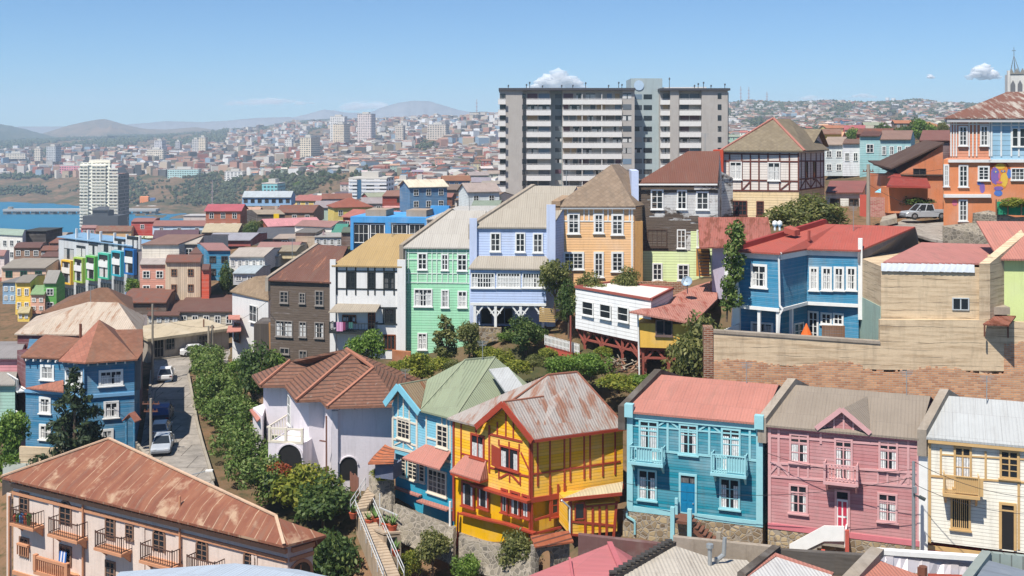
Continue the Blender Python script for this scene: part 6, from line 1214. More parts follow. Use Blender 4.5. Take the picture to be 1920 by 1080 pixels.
def car(name, label, pos, head, paint, prof, cab, L, W, cat='car', group='cars parked on the hillside street', bed=None, roofm=None):
    """x forward. prof: side silhouette of the lower body; cab: (x0,x1,x2,x3,z0,z1) cabin foot and roof"""
    from mathutils import Matrix
    M = Matrix.Translation(pos) @ Matrix.Rotation(head, 4, 'Z'); root = thing(name, label, cat, pos, group); mb = MB(); w = W / 2
    zc = .55; sh = lambda k: [(x * (1 - (1 - k) * .25), zc + (z - zc) * k) for x, z in prof]
    mb.rings([[M @ V((x, y, z)) for x, z in sh(k)] for y, k in ((-w, .86), (-w + .05, .95), (-w + .14, 1), (w - .14, 1), (w - .05, .95), (w, .86))]); mb.build('body', paint, root, smooth=False)
    x0, x1, x2, x3, z0, z1 = cab; b = w - .06; t = w - .24; mb = MB()
    low = [(x0, -b), (x3, -b), (x3, b), (x0, b)]; hi = [(x1, -t), (x2, -t), (x2, t), (x1, t)]
    mb.rings([[M @ V((x, y, z0 - .02)) for x, y in low], [M @ V((x, y, z1)) for x, y in hi]]); mb.build('window', M_AUTO, root); mb = MB()
    mb.rings([[M @ V((x * 1.0, y, z1 - .03)) for x, y in hi], [M @ V((x, y * .97, z1 + .05)) for x, y in hi]])
    for s_ in (-1, 1):
        for (xa, xb) in ((x0, x1), (x3, x2), ((x0 + x3) / 2, (x1 + x2) / 2)): mb.bar(M @ V((xa, s_ * b, z0 - .02)), M @ V((xb, s_ * t, z1)), .09, .09)
    mb.build('roof', roofm or paint, root)
    for x in (L * .31, -L * .3):
        for y in (-w + .08, w - .08): wheel(root, x, y, .4 if cat == 'pickup truck' else .32, .22, M)
    zl = .62
    for s_ in (-1, 1):
        mb = MB(); c = V((L / 2 - .12, s_ * (w - .32), zl)); mb.slab([M @ (c + V(q)) for q in ((0, -.17, -.08), (0, .17, -.08), (0, .17, .08), (0, -.17, .08))], (M.to_3x3() @ V((.12, 0, 0)))); mb.build('headlight', plain('headlight_glass', C(230, 232, 235), .15), root)
        mb = MB(); c = V((-L / 2 + .1, s_ * (w - .25), .72)); mb.slab([M @ (c + V(q)) for q in ((0, -.15, -.12), (0, .15, -.12), (0, .15, .12), (0, -.15, .12))], (M.to_3x3() @ V((-.1, 0, 0)))); mb.build('taillight', plain('red_taillight', C(170, 30, 30), .25), root)
    for xx, d in ((L / 2 - .06, .1), (-L / 2 - .04, .1)):
        mb = MB(); mb.slab([M @ V(q) for q in ((xx, -w + .1, .32), (xx, w - .1, .32), (xx, w - .1, .5), (xx, -w + .1, .5))], (M.to_3x3() @ V((d, 0, 0)))); mb.build('bumper', plain('grey_bumper', C(120, 122, 125), .6), root)
    for s_ in (-1, 1):
        mb = MB(); c = M @ V((x3 - .35, s_ * (w + .05), z0 + .05)); mb.box(c, (.12, 0, 0), (0, .12, 0), (0, 0, .14)); mb.build('mirror', paint, root)
    if bed:
        mb = MB(); xa, xb = bed
        for y in (-w + .05, w - .15): mb.slab([M @ V(q) for q in ((xa, y, .75), (xb, y, .75), (xb, y, 1.05), (xa, y, 1.05))], (M.to_3x3() @ V((0, .1, 0))))
        mb.slab([M @ V(q) for q in ((xa, -w + .05, .75), (xa, w - .05, .75), (xa, w - .05, 1.05), (xa, -w + .05, 1.05))], (M.to_3x3() @ V((.08, 0, 0)))); mb.build('cargo_bed', paint, root)
    return root, M
SED = lambda L: [(-L / 2, .35), (-L / 2, .85), (-L / 2 + .15, .93), (-L * .2, .95), (L * .18, .95), (L * .44, .78), (L / 2, .62), (L / 2, .32), (L * .4, .22), (-L * .4, .22)]
P_SIL = plain('silver_car_paint', C(186, 192, 198), .3, .1); P_WHT = plain('white_car_paint', C(240, 240, 240), .3); P_BLU = plain('dark_blue_truck_paint', C(36, 60, 96), .4); sdir = math.atan2(.97, -.2)
def onst(px, Y): p = XY(px, Y); p.z = ZS + .06; return p
car('parked_car', 'silver sedan facing the camera, nearest of the cars parked in the shade line', onst(305, 102.6), sdir + math.pi, P_SIL, SED(4.4), (-1.6, -1.0, .3, 1.1, .92, 1.4), 4.4, 1.72)
car('parked_car', 'pale silver hatchback showing red tail lights between sedan and blue truck', onst(302, 107.8), sdir, P_SIL, SED(4.0), (-1.9, -1.5, .1, .9, .92, 1.42), 4.0, 1.68)
r_, M = car('parked_truck', 'dark blue pickup truck with a blue covered load on the shaded street', onst(305, 113.6), sdir, P_BLU, SED(4.9), (-.5, -.3, .7, 1.35, .95, 1.62), 4.9, 1.8, 'truck', bed=(-2.4, -.6)); mb = MB(); mb.slab([M @ V(q) for q in ((-2.35, -.8, .95), (-.6, -.8, .95), (-.6, .8, .95), (-2.35, .8, .95))], (0, 0, .85)); mb.build('cover', plain('blue_tarp', C(50, 100, 170), .6), r_)
car('parked_car', 'white hatchback parked beside the tall pole further up the street', onst(311, 132.5), sdir + .05, P_WHT, SED(4.1), (-1.95, -1.5, .2, 1.0, .95, 1.5), 4.1, 1.72)
car('parked_car', 'white saloon car parked across the top of the street by the warehouse', onst(369, 147), math.radians(16), P_WHT, SED(4.3), (-1.7, -1.15, .25, 1.05, .92, 1.38), 4.3, 1.68)
pp = P(1734, 411, 124); TRK = [(-2.6, .45), (-2.6, .74), (-.86, .74), (-.84, 1.02), (1.2, 1.02), (2.4, .9), (2.6, .75), (2.6, .38), (2.0, .3), (-2.0, .3)]
car('pickup_truck', 'silver double cab pickup truck parked beside the orange mural house', pp, math.radians(186), P_SIL, TRK, (-.75, -.6, .75, 1.45, 1.0, 1.68), 5.2, 1.78, 'pickup truck', None, bed=(-2.55, -.8))

# ---- small roof clutter and more cables
for px, y, Y, hh, lab in ((548, 478, 117, 2.2, 'dark timber house roof'), (735, 446, 116, 2.0, 'tan roof of the white timber strip house'), (880, 402, 117, 2.4, 'pale roof of the mint green house'), (1062, 352, 117, 2.2, 'roof ridge of the periwinkle house'), (1322, 288, 121, 2.6, 'rust brown roof of the weathered house'), (1600, 424, 99, 2.2, 'red roof of the blue house'), (1700, 740, 74, 2.0, 'grey roof of the pink house'), (1400, 722, 78, 2.0, 'pink roof of the turquoise house'), (1850, 757, 72, 2.2, 'pale roof of the cream house'), (760, 722, 97, 1.8, 'brown tiled roof of the lavender house'), (170, 572, 118, 2.4, 'bleached pale roof on the left'), (905, 676, 91, 2.0, 'sage green roof')):
    a = P(px, y, Y) - V((0, 0, .4)); o = thing('television_aerial', 'thin television aerial on the ' + lab, 'aerial', a, 'television aerials on the rooftops'); mb = MB(); mb.tube(a, a + V((0, 0, hh)), .03, n=5)
    for k in range(4): mb.bar(a + V((-.45 + k * .05, 0, hh - .12 * k)), a + V((.45 - k * .05, 0, hh - .12 * k)), .03)
    mb.build('mast', M_GREYM, o)
wire(P(507, 560, 111), P(391, 615, 146), .8, 'cable from the dark timber house to the thin pole'); wire(P(1713, 880, 68.3), P(1440, 850, 73), .6, 'cable from the street pole across the pink house'); wire(P(1713, 895, 68.3), P(1165, 905, 76), 1.0, 'long cable from the street pole to the turquoise corner'); wire(P(283, 752, 101.5), P(60, 735, 103), .5, 'cable from the crossarm pole to the corner house'); wire(P(283, 756, 101.5), P(470, 770, 99), .7, 'cable from the crossarm pole over the hedge'); wire(P(1628, 330, 122), P(1860, 300, 111.5), .3, 'upper cable from the concrete pole to the blue glazed corner'); wire(P(286, 590, 131), P(398, 612, 146), .6, 'cable between the tall pole and the thick pole')
# ================================================================== terrain
TP = []
def tp(px, *yz):
    for Y, z in yz: TP.append((px, Y, z))
tp(-200, (50, -40), (80, -39), (110, -33), (150, -38), (220, -42), (300, -44), (450, -56), (700, -82), (1000, -92), (1400, -86), (1700, -66), (2200, -48), (3200, -28), (4600, -18), (7000, -30))
tp(0, (50, -40), (75, -40), (95, -34), (105, -31), (150, -37), (200, -38), (300, -38), (450, -50), (700, -78), (1000, -92), (1380, -90), (1480, -80), (1750, -62), (2200, -46), (3200, -24), (4600, -16), (7000, -30))
tp(150, (60, -40), (85, -36), (100, -30.2), (125, -31), (160, -35), (200, -38), (260, -38), (400, -46), (650, -74), (1000, -92), (1300, -89), (1450, -77), (1700, -58), (2200, -42), (3200, -20), (4600, -8), (7000, -30))
tp(265, (60, -40), (82, -35), (98, -29.9), (125, -29.8), (150, -29.9), (170, -33), (220, -34), (300, -34), (450, -45), (750, -76), (1100, -89), (1300, -81), (1500, -72), (1650, -46), (2200, -40), (3200, -14), (4600, -4), (7000, -30))
tp(345, (62, -39), (88, -30.2), (100, -29.9), (125, -29.8), (150, -29.8), (165, -31.5), (220, -31), (300, -31))
tp(420, (62, -38), (84, -31), (95, -30), (110, -29.8), (130, -29.4), (152, -29.8), (170, -29), (220, -27.5), (300, -28), (450, -42), (750, -72), (1150, -82), (1350, -78), (1500, -66), (1620, -42), (2200, -38), (3200, -4), (3900, 20), (5200, 6), (7000, -30))
tp(560, (62, -38), (78, -33.5), (88, -30.5), (97, -29.6), (108, -27), (116, -25), (160, -25), (220, -24), (320, -27), (480, -36), (700, -50), (1000, -62), (1150, -50), (1300, -38), (1650, -34), (2200, -24), (2900, 8), (3500, 38), (4500, 26), (7000, -30))
tp(690, (62, -38), (74, -33.6), (82, -31), (90, -29.4), (100, -26), (111, -22.4), (160, -22), (220, -20.5), (320, -26), (480, -36), (640, -42), (850, -45), (1150, -34), (1650, -28), (2200, -8), (2800, 26), (3300, 42), (4200, 20), (7000, -30))
tp(830, (62, -38), (74, -34.5), (81, -32), (90, -28), (98, -24.5), (110, -21.8), (150, -20), (220, -18.5), (320, -22), (480, -28), (700, -36), (1150, -32), (1600, -18), (2200, 8), (2700, 40), (3100, 46), (4200, 10), (7000, -30))
tp(950, (62, -38), (74, -32), (82, -28), (92, -25), (100, -22.3), (109, -19.6), (150, -18), (220, -17), (320, -19), (500, -24), (700, -30), (1150, -28), (1700, -6), (2300, 34), (2750, 50), (3600, 20), (7000, -30))
tp(1080, (62, -36), (72, -30), (80, -27), (90, -25), (98, -22.4), (106, -19.5), (114, -17.5), (160, -16), (280, -18.6), (500, -24), (1150, -20), (1900, 20), (2750, 60), (3600, 20), (7000, -30))
tp(1230, (56, -35), (68, -28.6), (76, -28.2), (86, -26), (95, -23.6), (104, -20), (113, -15.2), (160, -14), (280, -18), (500, -20), (1150, -12), (1900, 30), (2750, 70), (3600, 20), (7000, -30))
tp(1400, (52, -34), (64, -28.8), (74, -28.2), (85, -27.8), (92, -19.4), (102, -18.4), (115, -11.4), (130, -10.2), (200, -10), (300, -14), (500, -10), (900, -4), (1500, 12), (2200, 46), (2800, 88), (3400, 60), (7000, -30))
tp(1560, (52, -34), (62, -28.8), (72, -28.2), (84, -27.8), (92, -19.5), (102, -17), (113, -11.5), (126, -9.6), (160, -8.5), (220, -7), (400, -4), (800, -2), (1400, 10), (2100, 44), (2750, 86), (3300, 60), (7000, -30))
tp(1720, (50, -34), (60, -28.8), (70, -28.2), (82, -27.8), (92, -19.5), (105, -13.2), (113, -10.8), (124, -9.8), (140, -8.8), (200, -5.5), (400, -2), (800, -1), (1400, 12), (2100, 44), (2750, 88), (3300, 60), (7000, -30))
tp(1920, (50, -34), (58, -28.8), (70, -28.2), (80, -27.8), (90, -19.5), (104, -13), (112, -9.4), (140, -7.5), (200, -4), (400, 0), (800, 2), (1400, 14), (2100, 44), (2750, 84), (3300, 60), (7000, -30))
tp(2150, (50, -34), (70, -27), (100, -13), (140, -7), (400, 0), (1400, 14), (2750, 80), (7000, -30))
TPA = np.array(TP)
def tuv(px, Y): return np.stack([(np.asarray(px, float) - 960) / 170., np.log(np.asarray(Y, float)) * 2.6], -1)
_c = tuv(TPA[:, 0], TPA[:, 1]); _D = np.linalg.norm(_c[:, None] - _c[None], axis=-1)
_n = len(_c); _A = np.zeros((_n + 1, _n + 1)); _A[:_n, :_n] = -_D; _A[:_n, _n] = _A[_n, :_n] = 1
_w = np.linalg.solve(_A, np.append(TPA[:, 2], 0))
def tz(px, Y):
    q = tuv(px, Y); sh = q.shape[:-1]; q = q.reshape(-1, 2); out = np.empty(len(q))
    for i in range(0, len(q), 4000): out[i:i + 4000] = -np.linalg.norm(q[i:i + 4000, None] - _c[None], axis=-1) @ _w[:_n] + _w[_n]
    return out.reshape(sh)
PXS = np.arange(-260, 2200, 12.0); LYS = np.linspace(math.log(42), math.log(7200), 250)
gx, gl = np.meshgrid(PXS, LYS); gy = np.exp(gl); gz = tz(gx, gy)
rn = np.random.RandomState(4); amp = np.clip((gy - 160) * .0035, 0, 5); rough = rn.randn(*gz.shape); rough = (rough + np.roll(rough, 1, 0) + np.roll(rough, 1, 1) + np.roll(rough, -1, 1)) / 2.2
gz = gz + rough * np.where(gy > 160, amp * .35, .05)
nv = gx.shape; co = np.stack([(gx - 960) / F * gy, gy, gz], -1).reshape(-1, 3); idx = np.arange(nv[0] * nv[1]).reshape(nv)
fc = np.stack([idx[:-1, :-1], idx[:-1, 1:], idx[1:, 1:], idx[1:, :-1]], -1).reshape(-1, 4)
def np_mesh(name, co, fc, mats, mi=None, smooth=False):
    me = bpy.data.meshes.new(name); k = fc.shape[1]; me.vertices.add(len(co)); me.vertices.foreach_set('co', co.astype(np.float32).ravel())
    me.loops.add(fc.size); me.loops.foreach_set('vertex_index', fc.astype(np.int32).ravel()); me.polygons.add(len(fc))
    me.polygons.foreach_set('loop_start', np.arange(0, fc.size, k, dtype=np.int32))
    if mi is not None: me.polygons.foreach_set('material_index', mi.astype(np.int32))
    for m in (mats if isinstance(mats, list) else [mats]): me.materials.append(m)
    me.update(calc_edges=True); me.validate()
    if smooth: me.polygons.foreach_set('use_smooth', np.ones(len(fc), bool))
    o = bpy.data.objects.new(name, me); COL.objects.link(o); return o
def ground_mat(name, a, b, c, s1=.08, s2=.9):
    t = NT(name); p = t.pos(); n1 = t.noise(p, s1, 6, .65); n2 = t.noise(p, s2, 5, .65)
    col = t.mix(t.n('MapRange', Value=n1, i1=.4, i2=.6, i3=0.0, i4=1.0).outputs[0], a, b)
    n3 = t.noise(p, .018, 5, .7); col = t.mix(t.n('MapRange', Value=n3, i1=.5, i2=.6, i3=0.0, i4=.8 if s1 > .05 else 0.0).outputs[0], col, c)
    col = t.mix(t.n('MapRange', Value=n2, i1=.5, i2=.68, i3=0.0, i4=.85).outputs[0], col, c)
    return t.done(col, .95, n2, .15, .7, .1)
tag(np_mesh('terrain', co, fc, ground_mat('dry_hillside_earth', C(168, 132, 102, .52), C(132, 112, 86, .52), C(84, 92, 58, .5)), smooth=True), kind='structure')
def sheet(name, pts, m, zo=0.0):
    mb = MB(); mb.slab(pts, (0, 0, -.25)); o = mb.build(name, m, base=pts[0]); return tag(o, kind='structure')
def road_mat():
    t = NT('pale_concrete_road'); uv = t.uv(); bt = t.n('TexBrick', Vector=uv, Scale=1.0, Mortar_Size=.035, Bias=0.0, Brick_Width=3.2, Row_Height=3.6)
    bt.inputs['Color1'].default_value = C(192, 182, 170, .66); bt.inputs['Color2'].default_value = C(174, 166, 156, .66); bt.inputs['Mortar'].default_value = C(120, 110, 100, .5)
    n = t.noise(t.pos(), .6, 6, .7); n2 = t.noise(t.pos(), 2.2, 6, .75); n = t.math('ADD', t.math('MULTIPLY', n, .6), t.math('MULTIPLY', n2, .4)); k = t.n('MapRange', Value=n, i1=.38, i2=.66, i3=1.12, i4=.58).outputs[0]
    return t.done(t.mix(1.0, bt.outputs['Color'], t.n('CombineColor', Red=k, Green=k, Blue=k).outputs[0], 'MULTIPLY'), .9, n, .02, .5, .15)
RD = road_mat(); SQ = lambda *q: [PZ(x, y, ZS + .03) for x, y in q]
sheet('street', SQ((300, 930), (410, 930), (396, 892), (378, 830), (368, 790), (360, 740), (352, 700), (356, 690), (460, 690), (470, 668), (430, 655), (290, 672), (284, 690), (276, 760), (262, 850)), RD)
mb = MB()
for a, b in (((428, 657), (290, 675)), ((284, 695), (280, 740)), ((369, 790), (379, 830)), ((379, 830), (400, 900)), ((353, 700), (369, 790))): mb.bar(PZ(*a, ZS + .08), PZ(*b, ZS + .08), .25, .22)
tag(mb.build('kerb', M_POLE, base=PZ(369, 790, ZS)), kind='structure')
UPR = [P(1640, 425, 124), P(1695, 407, 129), P(1790, 402, 133), P(1850, 408, 127), P(1775, 425, 117), P(1768, 452, 109.5), P(1745, 448, 110), P(1690, 432, 117)]
sheet('upper_road', UPR, RD)
sheet('lower_street', [V((6.5, 73, -28.1)), V((32, 64, -28)), V((40, 60, -28)), V((36, 56, -28)), V((8, 66, -28.1))], RD)
# sea, pier
t = NT('sea_water'); p = t.pos(); n1 = t.noise(t.n('Mapping', Vector=p, Scale=(.02, .004, 1)).outputs[0], 1.0, 4); w = t.noise(t.n('Mapping', Vector=p, Scale=(.15, .08, 1)).outputs[0], 1.0, 4)
SEA = t.done(t.mix(n1, (.0, .1, .2, 1), (.0, .15, .25, 1)), .5, w, .6, .5, .3)
mb = MB(); mb.poly([(-2600, 500, -85), (-180, 500, -85), (-250, 1300, -85), (-420, 1460, -85), (-2600, 1700, -85)]); tag(mb.build('sea', SEA, base=(-600, 1000, -85)), kind='structure')
o = thing('harbour_pier', 'long grey harbour pier on square piles reaching into the bay', 'pier', P(150, 402, 1190)); Y = 1190; mb = MB(); f = Fr(XY(5, Y), XY(292, Y)); z1 = zat(396.5, Y); f.box(mb, 0, f.w, 0, 14, z1, z1 + 2.4); mb.build('deck', plain('pier_concrete', C(178, 176, 172), .8), o); mb = MB()
for k in range(17): u = f.w * k / 16.5; f.box(mb, u, u + 4.2, 1, 12, -87, z1)
mb.build('piles', plain('pier_pile', C(120, 118, 114), .8), o); mb = MB(); mb.tube(P(20, 393, 1195), P(20, 393, 1195) + V((0, 0, 3)), 3); mb.build('shed', M_POLE, o)

# ================================================================== hand-placed town houses
WM, RM = {}, {}
def wm(c, k='siding'):
    key = ('town_wall_%d_%d_%d_' + k) % c; 
    return mat(key, C(*c), k, per=.3, var=.2)
def rm(c, k='corr', rust=0): 
    g_ = sum(c) / 3; c = tuple(int(v + (g_ - v) * .42) for v in c)
    key = ('town_roof_%d_%d_%d_' + k) % c; return mat(key, C(*c), k, col2=C(160, 100, 76) if rust else None, wear=rust, var=.22)
SPOTS = []
def town(label, x0, x1, ye, yb, Y, wc, rc, yr=None, sh=0, dY=5, nw=3, nh=1, wy=None, name='town_house', wk='siding', rk='corr', rust=0, frame=M_WHITE, Y2=None, cat='house', slope=0, hipx=0, wx=None):
    yr = ye - 8 if yr is None else yr; Y2 = Y if Y2 is None else Y2
    if yr >= 999:
        h = House(name, label, XY(x0, Y), XY(x1, Y2), zat(yb, Y), cat); f = h.fr; z = zat(ye, (Y + Y2) / 2); h.ze = z
        h.prism([f.ptn(0, 0, 0), f.ptn(f.w, 0, 0), f.ptn(f.w, dY * 2, 0), f.ptn(0, dY * 2, 0)], zat(yb, Y), z, wm(wc, wk)); h.roof([[f.ptn(-.2, -.3, z + .16), f.ptn(f.w + .2, -.3, z + .16), f.ptn(f.w + .2, dY * 2 + .2, z + .16 + slope), f.ptn(-.2, dY * 2 + .2, z + .16 + slope)]], rm(rc, rk, rust))
    else:
        h = row_house(name, label, (x0, ye), (x1, ye), Y, Y2, (x0 + sh + hipx, yr), (x1 + sh - hipx, yr), dY, yb, wm(wc, wk), rm(rc, rk, rust), cat)
    if nw:
        wy = wy or [ye + (yb - ye) * (.18 + k / nh * .85) for k in range(nh)]; hgt = min((yb - ye) / nh * .45, 1.5 * F / Y); x0_, x1_ = wx or (x0, x1)
        for y in wy:
            for k in range(nw):
                c = x0_ + (x1_ - x0_) * (k + .5) / nw; w = min((x1_ - x0_) / nw * .55, 1.25 * F / Y)
                h.win(c - w / 2, y, c + w / 2, y + hgt, frame, 2, 2, cas=.12, sill=False)
    SPOTS.append(((x0 + x1) / 2, (x1 - x0), Y)); return h
W = (238, 234, 226); CR = (226, 206, 170); TN = (196, 170, 138); RU = (172, 104, 78); RB = (150, 92, 74); PK = (214, 136, 120); GY = (150, 146, 140); BL = (96, 150, 190)
DK = plain('dark_window_frame', C(70, 62, 58), .7); GRF = plain('dark_green_frame', C(40, 96, 74), .6)
town('grey and white house with a mint green roof at the far left above the bay', -10, 42, 441, 492, 262, W, (180, 212, 180), 431, 4, 8, 4, 2, Y2=258)
h = town('black clad house with dark flat roof behind the mint roofed house', 42, 86, 434, 462, 272, (62, 56, 54), (80, 84, 80), 999, nw=0)
town('red brick house under a rust roof left of the tree', 26, 76, 465, 489, 245, (150, 92, 66), RB, 462, 6, 6, 3, 1, wk='brick')
town('brown shack with rust roof beside the red brick house', 76, 108, 470, 490, 243, (130, 104, 88), RU, 464, 5, 5, 3, 1, rust=.4)
town('house with a bleached tan roof above the rust roofed shacks', 70, 118, 448, 468, 285, (150, 130, 112), (200, 180, 156), 437, 10, 9, 0)
town('long house with an orange rust roof in front of the tan roofs', 92, 172, 456, 490, 262, (140, 104, 84), RU, 445, 18, 8, 4, 1, rust=.5)
town('low dark house with brown roof left of the colourful row houses', 76, 120, 482, 500, 236, (104, 84, 74), RB, 474, 12, 6, 3, 1)
town('peach house with dark green trim and a grey tan roof', 3, 86, 503, 530, 205, (232, 190, 160), (186, 170, 146), 488, 22, 8, 3, 1, frame=GRF)
town('blue grey house with a flat roof left of the yellow house', 5, 29, 530, 570, 192, (140, 176, 206), GY, 999, nw=2, nh=2)
town('bright yellow house with two rows of small white windows', 29, 57, 530, 590, 190, (248, 206, 84), (176, 160, 140), 517, 14, 5, 2, 2)
town('pink house with a green roofed porch beside the yellow house', 57, 84, 552, 588, 188, (222, 170, 146), (150, 205, 120), 536, 8, 4, 2, 2)
town('grass green narrow house right of the pink house', 82, 106, 530, 590, 189, (92, 170, 72), (178, 170, 156), 508, 8, 3, 1, 2)
town('small yellow cottage on the slope below the yellow house', 33, 55, 587, 603, 182, (246, 208, 90), (240, 210, 130), 577, 3, 3, 2, 1)
town('pink walled house with a grey roof at the left edge beside the maroon wing', -40, 37, 672, 728, 108, (214, 140, 146), (176, 166, 160), 664, 8, 4, 0)
town('pale mint wall house at the left edge below the pink house', -40, 28, 722, 800, 104, (170, 208, 190), (190, 180, 165), 716, 4, 3, 0)
town('white house with pink trim at the far left edge', -20, 8, 480, 520, 220, (238, 220, 214), PK, 470, 5, 5, 1, 2)
# colourful terrace with six framed bays
h = House('row_apartments', 'row of white apartments with six bay windows framed from yellow to blue', XY(110, 214), XY(250, 196), zat(600, 205)); f = h.fr
z1 = zat(462, 200); h.prism([f.ptn(0, 0, 0), f.ptn(f.w, 0, 0), f.ptn(f.w, 9, 0), f.ptn(0, 9, 0)], zat(600, 205), z1, mat('white_sheet_cladding', C(222, 226, 228), 'boards', per=.5, var=.1))
h.roof([[f.ptn(-.2, -.3, z1 + .5), f.ptn(f.w, -.3, z1 + .5), f.ptn(f.w, 5, z1 + 1.0), f.ptn(-.2, 5, z1 + 1.0)]], mat('pale_blue_roof_glass', C(150, 190, 222), 'corr', var=.15))
mb = MB(); f.box(mb, f.w, f.w + 6, .3, 9, zat(600, 200), z1 - .5); h.part('end_wall', mb, wm((150, 140, 140), 'stucco'))
for k, (x0, x1, y0, y1, c) in enumerate(((113, 131, 488, 533, (248, 196, 64)), (136, 153, 483, 530, (178, 206, 90)), (159, 176, 480, 526, (104, 190, 84)), (182, 202, 475, 523, (76, 190, 160)), (207, 225, 471, 518, (60, 178, 196)), (231, 249, 467, 515, (34, 112, 184)))):
    u0, u1 = f.px(x0, 500, -.8)[0], f.px(x1, 500, -.8)[0]; za, zb_ = f.px((x0 + x1) / 2, y1, -.8)[1], f.px((x0 + x1) / 2, y0, -.8)[1]; m = plain('bay_paint_%d' % k, C(*c), .5); w = .3; mb = MB()
    f.box(mb, u0, u0 + w, -.65, 0, za, zb_); f.box(mb, u1 - w, u1, -.65, 0, za, zb_); f.box(mb, u0 + w, u1 - w, -.65, 0, zb_ - w, zb_); f.box(mb, u0 + w, u1 - w, -.65, 0, za, za + w); o = h.part('bay_frame', mb, m); o['label'] = ('yellow', 'lime', 'green', 'teal', 'turquoise', 'blue')[k] + ' bay window frame'
    mb = MB(); f.box(mb, u0 + w, u1 - w, -.5, -.4, za + w, zb_ - w); p_ = mb.build('pane', GL_C, o); mb = MB(); f.box(mb, u0 + w, u1 - w, -.72, -.66, (za + zb_) / 2 - .2, (za + zb_) / 2 + .9); mb.build('balustrade', M_WHITE, o)
    window(h.root, f, u0, u1, za - 3.0, za - .9, M_GREYM, 4, 1, GL_D, sill=False)
    mb = MB(); f.box(mb, u0 - .4, u1 + .3, -.15, -.004, za - 5.4, za - 3.4); h.part('lower_frame', mb, m if k % 2 else plain('bay_paint_5', C(34, 112, 184), .5))
    mb = MB(); f.box(mb, u0, u1, -.05, .3, zb_ + .2, zb_ + 2.2); o = h.part('roof_window', mb, GL_C); mb = MB(); f.box(mb, u1 + .2, u1 + .5, .2, .6, z1, z1 + 2.4); h.part('chimney', mb, M_WHITE)
SPOTS += [(150, 60, 205), (215, 60, 200)]
town('white walled house with a wide barred window under a rust and cream roof', 266, 336, 459, 520, 188, (232, 222, 206), (176, 124, 100), 441, 48, 9, 0); h = SPOTS
hh = town('grey side house with a cream roof next to the barred window house', 336, 372, 458, 500, 190, (150, 138, 128), (222, 204, 178), 441, 12, 8, 1, 1)
hh = town('raw timber tower house with six small windows', 310, 376, 492, 600, 170, (236, 214, 184), RU, 487, 3, 5, 0, wk='boards', rust=.4)
for x in (321, 352):
    for y in (504, 533, 562): hh.win(x, y, x + 11, y + 14, M_WOOD, 2, 2, cas=.12, sill=False)
town('teal blue narrow three storey house with small black windows', 388, 432, 470, 526, 182, (58, 138, 176), (206, 128, 118), 457, -14, 6, 2, 2, frame=DK)
town('brown gabled shed left of the teal blue house', 356, 388, 476, 500, 186, (128, 92, 70), RB, 459, 16, 6, 0, wk='boards')
town('long house with a pale lilac roof over red walls', 384, 470, 451, 462, 215, (170, 84, 76), (186, 184, 196), 438, 16, 8, 0)
town('white house with small square windows under a bleached roof', 430, 496, 482, 510, 176, W, (222, 200, 176), 466, 18, 7, 5, 1, wy=[487])
town('low house with a pale blue lean-to roof below the white house', 437, 480, 513, 534, 168, (190, 190, 190), (196, 214, 220), 500, 14, 5, 2, 1)
town('red orange tall shed beside the raw timber tower house', 378, 392, 506, 560, 168, (214, 88, 60), RB, 503, 2, 3, 0)
town('magenta and red terrace partly behind the round green tree', 262, 312, 496, 560, 180, (214, 150, 130), (216, 196, 180), 486, 4, 4, 2, 2)
town('low house with a rust brown roof and dark eave under the timber tower', 228, 312, 568, 590, 158, (96, 78, 66), RU, 551, 10, 7, 0, rust=.4)
town('low weathered house with a brown roof and small paned windows', 276, 336, 592, 612, 156, (190, 178, 160), RB, 576, 8, 7, 4, 1, rust=.3)
town('weathered pale house with a brown roof and a skylight hole', 334, 440, 585, 620, 158, (196, 186, 166), RB, 566, 10, 8, 5, 1, rust=.35)
# centre band
town('brick house with an orange rust roof and white windows', 516, 588, 399, 420, 300, (160, 96, 76), RU, 385, 10, 9, 3, 1, rust=.4, wk='brick')
town('dark shop with a bright yellow panel left of the brick house', 482, 534, 402, 420, 296, (78, 66, 58), (206, 174, 136), 394, -10, 7, 0); hh = thing('shop_sign', 'bright yellow upright blank sign on the dark shop', 'sign', P(518, 418, 293)); mb = MB(); mb.slab([P(513, 418, 293), P(523, 418, 293), P(523, 401, 293), P(513, 401, 293)], (0, .4, 0)); mb.build('panel', plain('bright_yellow_sheet', C(248, 206, 30), .6), hh)
town('hall with a flat dark grey roof in the middle of the town', 476, 548, 448, 460, 235, (110, 108, 106), (106, 108, 116), 428, 10, 14, 0)
town('maroon shed with a pale lean-to roof', 512, 556, 448, 462, 222, (118, 62, 66), (206, 176, 152), 440, 12, 5, 1, 1)
town('white house with a pink red roof beside the green tarpaulin', 553, 622, 425, 440, 226, W, PK, 415, 14, 7, 2, 1, Y2=222)
town('unfinished bare concrete block house', 554, 592, 437, 480, 214, (206, 186, 162), (150, 140, 128), 999, nw=0, wk='concrete')
town('low white house with a strip of small windows', 590, 642, 445, 470, 212, (214, 214, 214), (200, 190, 178), 999, nw=4, nh=1, wy=[448])
town('shed with a bright green tarpaulin roof', 620, 648, 440, 448, 220, (150, 140, 120), (60, 186, 150), 421, 6, 6, 0)
town('brown timber hut left of the blue rooftop house', 640, 658, 436, 462, 200, (110, 86, 74), (120, 140, 110), 427, 4, 4, 0)
town('small house with pink roof at the left of the concrete block', 478, 556, 470, 490, 200, (210, 200, 186), PK, 455, 10, 7, 3, 1)
town('low grey shed with a pale roof behind the dark timber house', 482, 522, 482, 500, 184, (186, 186, 180), (206, 196, 180), 470, 16, 6, 2, 1)
town('small cream shed with a green door wall', 520, 556, 472, 485, 186, (226, 206, 160), (196, 172, 130), 465, 8, 5, 0)
